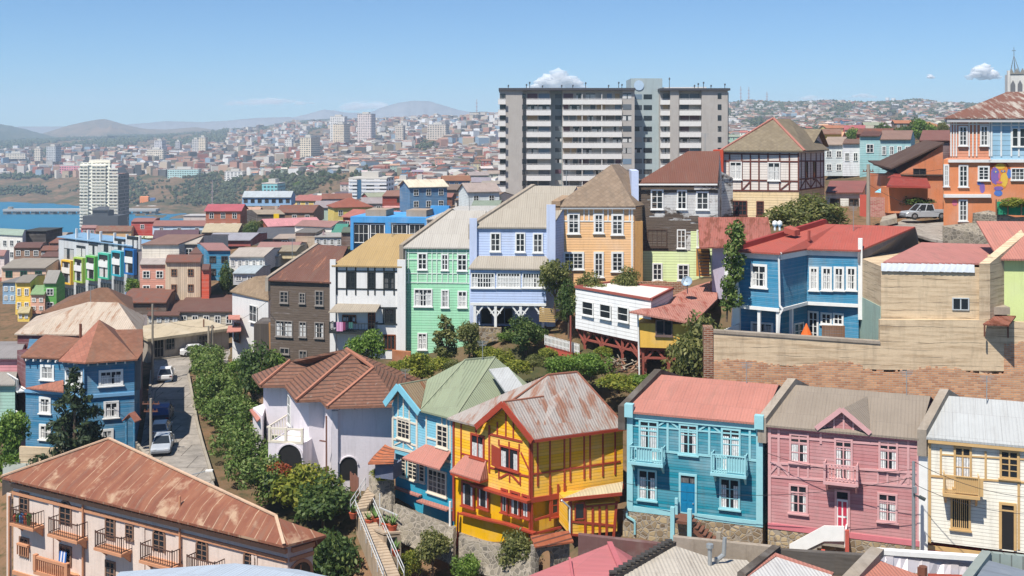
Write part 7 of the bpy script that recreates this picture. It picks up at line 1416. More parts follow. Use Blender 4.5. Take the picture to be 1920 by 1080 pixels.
# blue rooftop house
h = House('blue_rooftop_house', 'bright blue flat-roofed house with a long glazed upper floor', XY(657, 172), XY(802, 170), zat(470, 171)); f = h.fr; W_BRB = mat('bright_blue_render', C(84, 164, 226), 'stucco', var=.08)
zt, zg = zat(407, 171), zat(418, 171); mb = MB(); f.box(mb, 0, f.w, 0, 12, zg, zt); f.box(mb, 0, .5, -.0, 12, zat(470, 171), zg - .003); f.box(mb, f.w - .5, f.w, 0, 12, zat(470, 171), zg - .003); u = f.px(727, 430)[0]; f.box(mb, u - .4, u + .5, 0, 12, zat(470, 171), zg - .003); f.box(mb, .5, f.w - .5, 1.2, 11.9, zat(470, 171), zg - .003); h.part('wall', mb, W_BRB)
for x0, x1 in ((662, 691), (693, 721), (734, 763), (766, 797)): h.win(x0, 420, x1, 456, M_WHITE, 3, 2, cas=.15, sill=False, t=.3)
mb = MB(); f.box(mb, f.px(802, 410)[0] - 1, f.px(826, 410)[0], 6, 7, zt, zat(386, 176)); h.part('parapet', mb, W_BRB); mb = MB()
for x0, x1 in ((680, 719), (757, 795)): f.box(mb, f.px(x0, 400)[0], f.px(x1, 400)[0], 1.5, 6, zt, zat(394, 172))
h.part('penthouse', mb, wm((176, 156, 136), 'stucco')); SPOTS += [(700, 60, 172), (770, 60, 172)]
town('large pale roofed hall between the blue rooftop and the big apartment block', 800, 905, 412, 470, 150, (216, 206, 190), (222, 214, 200), 388, 60, 14, 0)
# blue clerestory hall, red house, gables near the block
hh = town('pale blue hall with a row of clerestory windows under a white roof', 454, 546, 370, 386, 330, (150, 190, 226), (206, 220, 226), 359, 4, 6, 7, 1, wy=[373], frame=DK)
town('dark red house with a rust roof near the white apartment block', 717, 780, 368, 386, 300, (160, 66, 52), (196, 120, 92), 358, 8, 8, 1, 1, frame=DK)
town('long dark building with a brown roof left of the big block', 816, 904, 356, 368, 330, (84, 74, 70), (166, 130, 104), 346, 8, 9, 0)
town('periwinkle blue house beside the palm and the big block', 902, 938, 345, 366, 320, (146, 176, 222), (196, 176, 150), 340, 2, 6, 1, 1)
town('white gabled hall with small brown windows below the palm', 853, 922, 375, 398, 262, (224, 218, 210), (176, 134, 104), 361, 24, 8, 4, 1, frame=DK)
town('brown roofed cottage behind the dark red house', 782, 832, 378, 390, 285, (140, 96, 76), (176, 116, 92), 372, 4, 6, 0, rust=.4)
town('house with red roof and brown wall right of the dark red house', 808, 848, 370, 386, 290, (140, 90, 70), (204, 112, 92), 363, 4, 6, 0)
town('low house with a sage green roof in front of the white gabled hall', 882, 935, 390, 402, 215, (200, 186, 156), (160, 182, 150), 377, 6, 7, 0)
town('pink stucco house with white windows at the foot of the white tower', 152, 180, 428, 446, 380, (206, 96, 106), PK, 424, 2, 6, 2, 1)
town('tan house with an old rust roof below the white tower', 178, 246, 434, 450, 350, (224, 184, 132), (176, 132, 96), 424, 4, 8, 0, rust=.5)
town('bright red house with a teal door below the white tower', 246, 288, 416, 442, 360, (196, 60, 48), (216, 120, 100), 412, 6, 8, 1, 1)
town('pale blue house with a long red roof', 286, 386, 424, 440, 350, (200, 222, 240), (208, 116, 96), 414, 4, 10, 3, 1)
town('beige windowless warehouse cube', 344, 400, 405, 424, 430, (218, 206, 198), (220, 214, 206), 999, nw=0, wk='stucco')
town('dark brown shop with a cream roof right of the beige cube', 402, 450, 408, 426, 380, (92, 70, 60), (196, 160, 120), 396, 18, 8, 0)
town('house under a wide straw yellow roof', 378, 446, 436, 444, 260, (160, 130, 100), (236, 206, 150), 420, 8, 12, 0)
town('dark hall with a tan rust roof right of the straw yellow roof', 434, 512, 408, 426, 330, (70, 60, 56), (206, 172, 132), 394, 8, 10, 0, rust=.3)
# right background
town('yellow walled house with a long rust roof right of the half timbered house', 1538, 1578, 252, 300, 200, (226, 190, 96), (190, 130, 96), 243, 0, 8, 0, rust=.3)
town('pale house with white balconies behind the oxblood timbering', 1545, 1582, 272, 330, 190, (206, 214, 214), (206, 170, 140), 258, 6, 8, 2, 2)
town('white boarded tall house with two black windows', 1580, 1612, 270, 330, 188, (232, 232, 234), (160, 110, 86), 262, 4, 6, 2, 1, wy=[286])
hh = town('pale teal tall house with a rust roof and open terraces', 1612, 1650, 256, 345, 186, (160, 206, 206), (140, 80, 62), 248, 6, 8, 1, 1, wy=[270])
hh = town('pale teal house with a long glazed upper terrace', 1650, 1708, 262, 345, 186, (166, 206, 208), (186, 130, 106), 246, 4, 8, 4, 2, wy=[274, 300])
town('rust roofed shack behind the pale teal houses', 1606, 1672, 252, 262, 215, (150, 80, 60), (160, 92, 70), 242, 4, 6, 0, rust=.4)
town('low white house with a red gabled roof and teal lean-to', 1548, 1618, 362, 402, 138, (234, 234, 226), (196, 96, 84), 341, 8, 8, 2, 1, wy=[372], frame=M_BW)
hh = town('dark maroon gabled house left of the mural house', 1724, 1782, 264, 300, 150, (96, 50, 48), (176, 100, 84), 246, 6, 8, 1, 1, frame=DK)
h = town('orange house with a steep brown mono roof behind the pickup truck', 1682, 1768, 330, 400, 132, (228, 144, 100), (110, 80, 66), 999, nw=0, wk='stucco', slope=1.5)
mb = MB(); f = h.fr; mb.slab([f.ptn(-.9, -.4, zat(318, 132)), f.ptn(f.w, -.4, zat(270, 132)), f.ptn(f.w, 6, zat(266, 132)), f.ptn(-.9, 6, zat(312, 132))], (0, 0, .2)); h.part('mono_roof', mb, rm((120, 84, 68))); mb = MB(); mb.slab([f.ptn(.05, 0, zat(329.5, 132)), f.ptn(f.w, 0, zat(329.5, 132)), f.ptn(f.w, 0, zat(271, 132))], f.nrm * 5); h.part('upper_wall', mb, wm((228, 144, 102), 'stucco')); h.win(1712, 316, 1736, 330, DK, 2, 1, cas=.08)
o = thing('tile_roof_porch', 'red tiled porch roof in front of the orange house', 'porch', P(1700, 365, 127)); mb = MB(); mb.slab([P(1662, 348, 126), P(1745, 350, 126), P(1738, 334, 130), P(1672, 330, 130)], (0, 0, -.2)); mb.slab([P(1664, 332, 130), P(1690, 332, 130), P(1688, 326, 131), P(1676, 326, 131)], (0, 0, -.15)); mb.build('roof', mat('red_clay_tiles', C(196, 88, 78), 'tile', col2=C(160, 64, 56)), o); mb = MB(); f = Fr(XY(1668, 127), XY(1742, 127)); f.box(mb, 0, f.w, .4, 3, zat(400, 127), zat(351, 127)); mb.build('wall', W_ORG, o)
o = thing('brick_garden_wall', 'pinkish brick wall with red ends behind the concrete pole', 'wall', P(1645, 412, 130)); mb = MB(); f = Fr(XY(1612, 130), XY(1682, 128)); f.box(mb, .8, f.w - .6, 0, .4, zat(418, 129), zat(370, 129)); mb.build('brickwork', mat('pink_brick', C(200, 140, 134), 'brick', col2=C(170, 96, 92)), o); mb = MB(); f.box(mb, 0, .8, -.05, .45, zat(418, 129), zat(366, 129)); f.box(mb, f.w - .6, f.w, -.05, .45, zat(418, 129), zat(366, 129)); mb.build('pier', M_REDP, o)
o = thing('garden_umbrella', 'light blue patio umbrella above the pinkish brick wall', 'parasol', P(1656, 372, 134)); mb = MB(); c = P(1656, 351, 134); mb.rings([[c + V((r * math.cos(a), r * math.sin(a), z)) for a in [k * math.pi / 4 for k in range(8)]] for r, z in ((1.05, -.62), (.6, -.3), (.03, 0))]); mb.build('canopy', plain('light_blue_canvas', C(140, 205, 226), .8), o); mb = MB(); mb.tube(c, P(1656, 385, 134), .05); mb.build('pole', M_WHITE, o)
o = thing('kerb_block', 'rough concrete kerb block at the roadside before the pickup truck', 'kerb', P(1665, 412, 122)); mb = MB(); mb.slab([P(1650, 416, 122), P(1682, 408, 122), P(1680, 400, 125), P(1655, 406, 125)], (0, 0, -.6)); mb.build('block', M_POLE, o)
# ================================================================== towers
def tower(label, x0, xc, x1, yt, yb, Y, c, per=3.0, d=18, name='tower_block', cat='tower', cap=True, kind='tower', back=None):
    if 1950 < Y < 2700 and x0 < 950: Y *= .8
    L, M, B = XY(x0, Y), XY(xc, Y), XY(x1, Y + d); o = thing(name, label, cat, P((x0 + xc) / 2, yb, Y)); z0, z1 = zat(yb, Y), zat(yt, Y); D = L + (B - M)
    if d / F * (x1 - 960) > -9e9 and (B - M).length < 3: D = L + V((0, d, 0)); B = M + V((0, d, 0))
    mb = MB(); mb.slab([(p.x, p.y, z0) for p in (L, M, B, D)], (0, 0, z1 - z0)); mb.build('wall', mat('tower_facade_%d_%d_%d_%.1f' % (*c, per), C(*[min(255, v + 14) for v in c], .95), kind, per=per, var=.1), o)
    if cap:
        mb = MB(); m = (L + M + B + D) / 4; mb.slab([(m.x + (p.x - m.x) * 1.02, m.y + (p.y - m.y) * 1.02, z1) for p in (L, M, B, D)], (0, 0, .9)); mb.slab([(m.x + (p.x - m.x) * .45, m.y + (p.y - m.y) * .45, z1 + .9) for p in (L, M, B, D)], (0, 0, 3)); mb.build('roof_cap', plain('pale_roof_cap', C(206, 200, 190), .8), o)
    SPOTS.append(((x0 + x1) / 2, x1 - x0, Y)); return o
# the white tower by the bay, floor by floor
tw = tower('stepped white residential tower beside the bay with a dark shaded side', 150, 207, 209, 306, 432, 880, (236, 226, 206), 3.4, 26, cap=False); Yt = 880; mb = MB(); fq = Fr(XY(207.1, Yt), XY(222, Yt)); fq.box(mb, 0, fq.w, 0, 20, -90, zat(331, Yt)); mb.build('low_wing', mat('tower_facade_wing', C(236, 228, 212, .95), 'tower', per=3.4, var=.1), tw); mb = MB(); xq = XY(222, Yt).x + .1; mb.slab([(xq, Yt, -90), (xq, Yt + 23, -90), (xq, Yt + 23, zat(326, Yt)), (xq, Yt, zat(326, Yt))], (.4, 0, 0)); mb.build('shade_toned_slab', mat('tower_facade_shade_grey', C(120, 116, 112), 'tower', per=3.0, var=.1), tw)  # last part is an added thin slab: its dark grey carries the side's shade
for k in range(21):
    z = zat(430, Yt) + 2.52 * k; mb = MB(); f = Fr(XY(150, Yt), XY(222, Yt))
    for u0, u1 in ((0, .22), (.3, .68)) + (((.74, 1.0),) if k < 20 else ()): f.box(mb, f.w * u0, f.w * u1, -1.2, -.02, z, z + 1.0)
    mb.build('balcony', plain('cream_balcony', C(246, 238, 220), .7), tw)
mb = MB(); f.box(mb, f.w * .2, f.w * .75, 3, 16, zat(305, Yt), zat(300, Yt)); mb.build('crown', plain('cream_balcony'  , C(246, 238, 220), .7), tw)
o = thing('dark_block', 'dark grey low block at the foot of the white tower', 'building', P(187, 428, 840)); mb = MB(); f = Fr(XY(155, 840), XY(221, 840)); f.box(mb, 0, f.w, 0, 20, -90, zat(405, 840)); mb.build('wall', plain('charcoal_cladding', C(72, 76, 82), .7), o); mb = MB(); f.box(mb, f.w * .25, f.w * .7, 2, 14, zat(405, 840), zat(395, 840)); mb.slab([f.ptn(f.w * .22, 1, zat(395, 840)), f.ptn(f.w * .75, 1, zat(395, 840)), f.ptn(f.w * .6, 12, zat(390, 840)), f.ptn(f.w * .3, 12, zat(390, 840))], (0, 0, .5)); mb.build('penthouse', plain('charcoal_cladding', C(72, 76, 82), .7), o)
WH, BG, CT = (226, 220, 212), (214, 200, 178), (206, 190, 172)
for a in (('pair of slim cream towers on the far left hillside, left one', 64, 76, 80, 279, 302, 2300, BG), ('grey and cream tower right of the slim cream pair', 87, 104, 115, 275, 303, 2300, (190, 190, 188)), ('long pink apartment slab left of the white bay tower', 112, 149, 151, 311, 326, 1650, (214, 128, 140), 3.6),
          ('thin tower above the red and white block', 289, 304, 311, 264, 283, 2500, (206, 200, 200)), ('cream block directly above the red and white block', 275, 306, 312, 281, 299, 2150, BG), ('red and white striped apartment block', 273, 304, 307, 297, 323, 1800, (214, 150, 150), 4), ('small grey tower left of the cream twin towers', 328, 337, 341, 266, 284, 2600, (176, 172, 172)),
          ('left of the two cream twin towers, greyer and lower', 360, 372, 374, 262, 290, 2400, (196, 190, 184)), ('right of the two cream twin towers, taller', 372, 385, 390, 258, 290, 2400, (226, 208, 180)), ('teal and white apartment row on the cliff edge', 314, 372, 378, 318, 345, 1560, (170, 206, 200), 3.4), ('violet blue apartment block right of the teal row', 377, 395, 402, 311, 332, 1650, (140, 140, 196), 3.2), ('low white modern building on the cliff top', 421, 455, 463, 322, 341, 1500, WH, 5),
          ('low cream slab near the left coast', 10, 48, 50, 288, 298, 2500, BG), ('slim white tower left of the tan tower', 534, 547, 550, 262, 297, 1900, WH), ('tan tower with a dark shaded right side', 562, 583, 600, 258, 313, 1500, (222, 204, 176), 3.2, 30),
          ('taller rear tower of the pale pair on the central hill', 619, 646, 651, 219, 272, 1900, WH, 3.2), ('lower front tower of the pale pair on the central hill', 624, 645, 656, 233, 275, 1850, (226, 206, 176), 3.2), ('pinkish white tower with a stepped top on the central hill', 670, 696, 704, 214, 268, 1900, (222, 204, 196), 3.2),
          ('pale round-cornered block on the upper central hillside', 741, 756, 760, 236, 263, 2200, CT), ('wide cream slab block on the upper central hillside', 801, 836, 842, 234, 262, 2200, CT, 4), ('long pale green school building on the central hillside', 702, 846, 848, 290, 306, 1500, (190, 206, 176), 4.2), ('small yellow block in front of the pale green school', 730, 741, 743, 291, 310, 1440, (236, 196, 96)),
          ('maroon and white striped slab right of the school', 807, 847, 849, 305, 326, 1350, (186, 140, 140), 5), ('white low apartments below the pale green school, left group', 642, 665, 667, 300, 323, 1350, WH), ('beige apartments below the pale green school, right group', 669, 700, 702, 298, 314, 1380, CT), ('white stepped flats left of the vertical white slab', 752, 776, 780, 312, 332, 1250, WH), ('slim vertical white slab below the school', 780, 789, 791, 299, 331, 1240, WH),
          ('grey and white office block right of the large white block', 774, 796, 801, 341, 377, 640, (206, 206, 206), 2.6), ('teal block on the brown slope', 491, 520, 535, 345, 363, 900, (110, 186, 190), 3), ('left of the two white slabs on the far right hill', 1400, 1412, 1414, 199, 221, 2350, (232, 232, 234)), ('right of the two white slabs on the far right hill', 1420, 1432, 1434, 195, 221, 2350, (232, 232, 234)), ('white flats right of the large white block', 740, 768, 772, 340, 357, 800, WH), ('small white and grey flats on the central lower hillside', 868, 888, 892, 310, 328, 1200, WH)): tower(*a)
o = tower('large white slab block with a blue glass stripe', 654, 725, 739, 336, 388, 610, (240, 238, 234), 7.5, 22); Yw = 610; f = Fr(XY(654, Yw), XY(725, Yw))
for k in range(8):
    z = zat(386, Yw) + 1.95 * k; mb = MB(); f.box(mb, 0, f.w * .22, -.9, -.02, z, z + .9); f.box(mb, f.w * .34, f.w, -.9, -.02, z, z + .9); mb.build('balcony', plain('white_balcony', C(246, 246, 244), .6), o)
mb = MB(); f.box(mb, f.w * .23, f.w * .33, -.5, -.02, zat(388, Yw), zat(337, Yw)); mb.build('glass_stripe', plain('blue_glass_panel', C(58, 104, 136), .2), o)
o = thing('water_tank', 'white water tanks on stilts on the far right skyline', 'water tank', P(1670, 192, 2740)); mb = MB()
for x, yt in ((1664, 183), (1675, 184)): mb.tube(P(x, 194, 2740), P(x, yt + 4, 2740), 2.5); mb.tube(P(x, yt + 5, 2740), P(x, yt, 2740), 5, 5, 10)
mb.build('tank', plain('white_tank', C(232, 234, 236), .6), o)
for px, y0, y1, Y, lab in ((894, 222, 186, 2700, 'thin lattice mast on the central skyline beside the big block'), (1389, 195, 162, 2750, 'tallest lattice mast on the right skyline'), (1404, 195, 163, 2760, 'second lattice mast on the right skyline'), (1438, 195, 172, 2770, 'shortest lattice mast on the right skyline'), (398, 392, 338, 1150, 'white floodlight mast at the harbour'), (607, 450, 432, 215, 'slim white aerial mast behind the concrete block house'), (1336 - 720, 0, 0, 0, '')):
    if not lab: continue
    a, b = P(px, y0, Y), P(px, y1, Y); o = thing('mast', lab, 'mast', a); mb = MB(); r = .0004 * Y + .05; mb.tube(a, b, r, r * .6, 5); n = 5
    for k in range(1, n): p = a.lerp(b, k / n); mb.bar(p - V((r * 2.5, 0, 0)), p + V((r * 2.5, 0, 0)), r)
    mb.build('shaft', plain('mast_steel', C(176, 150, 150), .6), o)

for a in (('long grey harbour shed with a pale roof left of the floodlight mast', 255, 300, 303, 386, 396, 1280, (190, 180, 170)), ('orange container stack on the quay', 262, 278, 280, 369, 381, 1330, (226, 130, 70)), ('blue container stack beside the orange containers', 281, 290, 292, 372, 382, 1330, (60, 90, 140)), ('low white quay warehouse right of the floodlight mast', 412, 470, 474, 385, 393, 1200, (220, 214, 206)), ('grey quay viaduct below the brown slope', 330, 452, 454, 376, 381, 1380, (170, 164, 158)), ('tan sheds on the far left shore', 22, 62, 66, 362, 371, 1560, (206, 186, 160)), ('white sheds on the far left shore', 70, 126, 130, 358, 368, 1600, (226, 214, 200))): tower(*a, 3.0, 14, 'harbour_building', 'building', False, 'stucco')
# ================================================================== repeated small houses of the middle distance
TW, TR = mat('town_wall_paint', kind='siding', per=.35, var=.25, obj=True), mat('town_roof_sheet', kind='corr', var=.3, obj=True)
PROTO = []
def proto(w, d, hh, rise, nw, nh, hip):
    root = thing('town_house', 'x', 'house', (0, 0, 0)); f = Fr((-w / 2, 0), (w / 2, 0)); mb = MB(); f.box(mb, 0, w, 0, d, -6, hh)
    if not hip:
        for u in (0, w): mb.slab([f.ptn(u, 0, hh), f.ptn(u, d, hh), f.ptn(u, d / 2, hh + rise)], f.a * (.1 if u == 0 else -.1))
    o = mb.build('wall', TW, root); mb = MB(); e = .4; i = d / 2 if hip else -e; k = rise / (d / 2)
    A, B, Cc, D = f.ptn(-e, -e, hh - e * k + .15), f.ptn(w + e, -e, hh - e * k + .15), f.ptn(w + e, d + e, hh - e * k + .15), f.ptn(-e, d + e, hh - e * k + .15); r, q = f.ptn(i, d / 2, hh + rise + .15), f.ptn(w - i, d / 2, hh + rise + .15)
    for p in ([A, B, q, r], [Cc, D, r, q]) + (([B, Cc, q], [D, A, r]) if hip else ()): mb.slab(p, (0, 0, -.15))
    mb.build('roof', TR, root)
    for j in range(nh):
        for k2 in range(nw):
            u = w * (k2 + .5) / nw; z = .9 + j * 2.7; window(root, f, u - .5, u + .5, z, z + 1.3, M_WHITE, 2, 2, GL_D, sill=False, cas=.1)
    PROTO.append((root, w)); return root
for a in ((8, 8, 3.2, 1.6, 3, 1, 0), (11, 9, 3.0, 1.5, 4, 1, 1), (7, 8, 5.8, 1.6, 2, 2, 0), (10, 9, 5.8, 2.0, 3, 2, 1), (13, 9, 3.2, 1.4, 5, 1, 0), (9, 8, 8.2, 1.4, 3, 3, 0)): proto(*a)
WC = {'white': (236, 232, 226), 'cream': (228, 210, 174), 'terracotta': (196, 112, 84), 'pale blue': (170, 200, 220), 'pink': (222, 160, 150), 'grey': (170, 166, 160), 'yellow': (232, 200, 120), 'brown': (140, 108, 88), 'mint': (176, 210, 186), 'beige': (208, 190, 166), 'red': (176, 74, 60), 'blue': (84, 130, 176)}
RC = {'rust': (166, 118, 96), 'red': (176, 108, 96), 'grey': (160, 156, 150), 'brown': (140, 100, 82), 'pale': (212, 202, 188), 'dark': (96, 90, 86), 'salmon': (206, 156, 140)}
LAND = [(60, 440, 'the mint roofed house'), (195, 380, 'the white bay tower'), (500, 372, 'the pale blue clerestory hall'), (695, 360, 'the large white slab block'), (580, 285, 'the tan tower'), (640, 250, 'the pale tower pair'), (690, 250, 'the pinkish stepped tower'), (780, 298, 'the pale green school'), (750, 372, 'the dark red house'), (380, 275, 'the cream twin towers'), (290, 305, 'the red and white block'), (345, 330, 'the teal cliff row'), (740, 420, 'the blue rooftop house'), (550, 400, 'the brick house'), (350, 420, 'the long red roof'), (510, 440, 'the dark grey hall'), (820, 248, 'the wide cream slab'), (510, 352, 'the teal block'), (440, 332, 'the low white cliff building'), (830, 316, 'the maroon striped slab'), (1655, 300, 'the pale teal houses'), (1410, 210, 'the two white hill slabs'), (1670, 190, 'the white water tanks'), (1450, 250, 'the half timbered house'), (1735, 265, 'the maroon gabled house'), (1560, 250, 'the yellow walled house'), (895, 360, 'the palm'), (130, 320, 'the pink slab'), (90, 290, 'the grey cream tower')]
rng = random.Random(42); AUTO = []
def free(px, Y, w):
    for a, b, c in SPOTS:
        if abs(math.log(Y / c)) < .07 + 6 / max(Y, c) and abs(px - a) < (b + w) * .5: return False
    return True
tries = 0
ZONES = [((0, 250), (280, 430), 14), ((250, 930), (235, 480), 90), ((1372, 1560), (300, 520), 16), ((1560, 1780), (420, 800), 22), ((250, 930), (480, 1000), 70), ((420, 930), (1000, 1500), 74), ((1375, 1800), (700, 1500), 40)]
for (xa, xb), (ya, yb_), cnt in ZONES:
    n = t0 = 0
    while n < cnt and t0 < 3000:
        t0 += 1; px = rng.uniform(xa, xb); Y = math.exp(rng.uniform(math.log(ya), math.log(yb_))); z = float(tz(px, Y))
        if z < -66 or (930 < px < 1375 and Y < 320): continue
        if 320 < px < 700 and 330 < YH - z / Y * F < 372 and Y > 950: continue
        pi = rng.randrange(len(PROTO)); root, w = PROTO[pi]; wpx = w * F / Y
        if not free(px, Y, wpx): continue
        SPOTS.append((px, wpx, Y)); AUTO.append((px, Y, z, pi, rng.choice(list(WC)), rng.choice(list(RC)), rng.uniform(-.9, .9))); n += 1
ORD = ['', 'second', 'third', 'fourth', 'fifth', 'sixth', 'seventh', 'eighth', 'ninth', 'tenth']
keys = {}
for a in AUTO:
    px, Y, z, pi, wc, rc, rot = a; py = YH - z / Y * F; l = min(LAND, key=lambda q: (q[0] - px) ** 2 + (2.2 * (q[1] - py)) ** 2); dx, dy = px - l[0], (py - l[1]) * 2.2
    rel = ('below' if dy > 0 else 'above') if abs(dy) > abs(dx) else ('right of' if dx > 0 else 'left of')
    size = ['low', 'wide', 'two storey', 'broad two storey', 'long', 'tall'][pi]; keys.setdefault((size, wc, rc, rel, l[2]), []).append(a)
for k, lst in keys.items():
    lst.sort()
    for i, a in enumerate(lst):
        px, Y, z, pi, wc, rc, rot = a; root, w = PROTO[pi]; c = copy_tree(root); c.location = ((px - 960) / F * Y, Y, z); c.rotation_euler.z = rot * .6; c['group'] = 'small houses on the town slopes'
        for ch in c.children:
            if ch.name.startswith('wall'): ch.color = C(*[min(255, v + rng.uniform(-12, 12)) for v in WC[wc]])
            elif ch.name.startswith('roof'): ch.color = C(*[min(255, v + rng.uniform(-12, 12)) for v in RC[rc]])
        c['label'] = '%s%s %s house with a %s roof %s %s' % ((ORD[i] + ' from left, ') if i else '', k[0], k[1], k[2], k[3], k[4])
for root, w in PROTO:
    for ch in list(root.children):
        for g in list(ch.children): bpy.data.objects.remove(g)
        bpy.data.objects.remove(ch)
    bpy.data.objects.remove(root)

# ================================================================== the far city as one mass
def ramp_mat(name, cols, mul, rough=.8):
    t = NT(name); r = t.n('NewGeometry').outputs['Random Per Island']; r = t.math('FRACT', t.math('MULTIPLY', r, mul)); n = len(cols)
    return t.done(t.ramp(r, [(k / n, C(*c)) for k, c in enumerate(cols)], 'CONSTANT'), rough, spec=.2)
FW = ramp_mat('far_house_walls', [(232, 228, 222), (206, 190, 168), (186, 140, 120), (222, 214, 200), (160, 154, 150), (186, 166, 140), (150, 170, 186), (196, 160, 136), (238, 238, 238), (120, 104, 96), (170, 104, 88), (150, 144, 126), (100, 98, 96), (214, 206, 196)], 1)
FR_ = ramp_mat('far_house_roofs', [(120, 86, 72), (150, 104, 88), (120, 116, 114), (166, 158, 148), (104, 78, 68), (90, 86, 84), (170, 132, 116), (146, 140, 134), (84, 74, 70), (190, 184, 176)], 17.3)
nr = np.random.RandomState(9); N = 9000
def sample(N, zones):
    out = []
    for (xa, xb), (ya, yb_), n in zones:
        px = nr.uniform(xa, xb, n); Y = np.exp(nr.uniform(math.log(ya), math.log(yb_), n)); out.append(np.stack([px, Y], -1))
    return np.concatenate(out)
q = sample(N, [((-20, 300), (1500, 2500), 900), ((280, 430), (1150, 2500), 1200), ((430, 940), (1150, 3500), 3300), ((420, 940), (520, 1200), 500), ((1365, 1930), (1100, 2800), 1700)])
z = tz(q[:, 0], q[:, 1]); py = YH - z / q[:, 1] * F; dens = np.sin(q[:, 0] * .021 + q[:, 1] * .0041) + np.sin(q[:, 0] * .05 - q[:, 1] * .0023)
keep = (z > -64) & (dens > -1.35) & ~((q[:, 0] > 250) & (q[:, 0] < 700) & (py > 328) & (py < 376) & (q[:, 1] > 900)); q, z = q[keep], z[keep]; n = len(q)
w = nr.uniform(7, 17, n) * np.where(q[:, 0] > 1200, .8, 1); d = nr.uniform(8, 13, n); hh = np.where((q[:, 1] > 1500) & (q[:, 0] < 1200), nr.choice([3.2, 5.5, 6, 8, 8, 11, 15], n), nr.choice([3.2, 4, 5.5, 6], n)); rs = nr.uniform(.6, 2, n); th = nr.uniform(-1, 1, n)
loc = np.zeros((n, 10, 3)); sx = np.array([-1, 1, 1, -1] * 2 + [-1, 1]) * .5; sy = np.array([-1, -1, 1, 1] * 2 + [0, 0]) * .5; sz = np.array([0] * 4 + [1] * 6); rz = np.array([0] * 8 + [1, 1])
x = sx[None] * w[:, None]; y = sy[None] * d[:, None]; ct, st_ = np.cos(th)[:, None], np.sin(th)[:, None]
loc[..., 0] = x * ct - y * st_ + ((q[:, 0] - 960) / F * q[:, 1])[:, None]; loc[..., 1] = x * st_ + y * ct + q[:, 1][:, None]; loc[..., 2] = z[:, None] - 4 + sz[None] * (hh + 4)[:, None] + rz[None] * rs[:, None]
fq = np.array([[0, 1, 5, 4], [1, 2, 6, 5], [2, 3, 7, 6], [3, 0, 4, 7], [4, 5, 9, 8], [6, 7, 8, 9], [5, 6, 9, 9], [7, 4, 8, 8]])
me_f = []; me_m = []
for r_i, fr_ in enumerate(fq): me_f.append((np.arange(n)[:, None] * 10 + fr_[None])); me_m.append(np.full(n, 1 if r_i in (4, 5) else 0))
fall = np.concatenate(me_f); mall = np.concatenate(me_m); quad = np.concatenate([np.full(n, r < 6) for r in range(8)])
vv = loc.reshape(-1, 3); me = bpy.data.meshes.new('far_city'); faces = [tuple(a) if k else tuple(a[:3]) for a, k in zip(fall.tolist(), quad.tolist())]; me.from_pydata(vv.tolist(), [], faces); me.polygons.foreach_set('material_index', mall.astype(np.int32)); me.materials.append(FW); me.materials.append(FR_)
o = bpy.data.objects.new('far_city', me); COL.objects.link(o); tag(o, 'thousands of tiny pale and terracotta houses crowding the far hillsides', 'city', kind='stuff')

# ================================================================== hills and mountains
def ridge(name, prof, Y, foot, zf, m, seed, rough=1.0):
    xs = np.arange(prof[0][0], prof[-1][0] + 1, 4.0); ys = np.interp(xs, [p[0] for p in prof], [p[1] for p in prof]); r = np.random.RandomState(seed); k = len(xs)
    nz = np.convolve(r.randn(k + 20), np.ones(9) / 9, 'same')[10:-10] * .9 + r.randn(k) * .18; ys = ys + nz * rough; rows = 9; V_ = []
    for j in range(rows):
        t_ = j / (rows - 2) if j < rows - 1 else 1.25; Yj = Y - foot * (1 - t_); zc = (YH - ys) / F * Y; s = min(t_, 1) ** 1.3; zz = zf + (zc - zf) * s + (r.randn(k) * .02 + np.convolve(r.randn(k + 20), np.ones(11) / 11, 'same')[10:-10] * .22) * (zc - zf) * (0 if j >= rows - 2 else 1) * min(1, t_ * 2)
        if j == rows - 1: zz = np.full(k, zf)
        V_.append(np.stack([(xs - 960) / F * Yj, np.full(k, Yj), zz], -1))
    co = np.concatenate(V_); ix = np.arange(rows * k).reshape(rows, k); f_ = np.stack([ix[:-1, :-1], ix[:-1, 1:], ix[1:, 1:], ix[1:, :-1]], -1).reshape(-1, 4); return tag(np_mesh(name, co, f_, m, smooth=True), kind='structure')
HB = ground_mat('brown_hill_scrub', C(168, 140, 112, .5), C(130, 116, 92, .5), C(86, 92, 66, .5), .004, .02); HG = ground_mat('wooded_hill', C(90, 98, 70, .5), C(70, 84, 58, .5), C(130, 116, 92, .5), .004, .015); HM = ground_mat('mountain_rock', C(140, 138, 140), C(124, 124, 126), C(150, 148, 148), .001, .004)
ridge('hills', [(40, 256), (80, 250), (110, 241), (130, 235), (160, 228), (182, 224), (196, 223), (215, 228), (240, 235), (270, 241), (310, 243), (345, 240), (365, 238), (400, 243), (460, 246), (560, 250), (700, 254)], 5200, 1200, -25, HB, 1, .5)
ridge('hills', [(-260, 226), (-60, 229), (0, 233), (20, 236), (45, 241), (70, 248), (100, 256), (150, 262)], 4700, 900, -25, HG, 2, 1.2)
ridge('hills', [(200, 252), (320, 250), (400, 246), (450, 240), (500, 236), (540, 228), (580, 224), (640, 222), (700, 224), (760, 226), (800, 223), (830, 218), (850, 220), (900, 226), (960, 235)], 4600, 900, 0, HG, 5, 1.2)
ridge('mountains', [(-260, 240), (0, 238), (200, 236), (270, 231), (310, 227), (380, 229), (430, 226), (480, 221), (540, 219), (580, 224), (660, 232), (740, 240)], 6300, 700, -30, HM, 3, .6)
ridge('mountains', [(500, 236), (540, 222), (580, 213), (607, 205), (625, 207), (650, 211), (690, 212), (720, 200), (748, 192), (775, 189), (805, 190), (830, 197), (860, 206), (890, 211), (930, 220), (1000, 232)], 7000, 900, -30, HM, 4, .6)
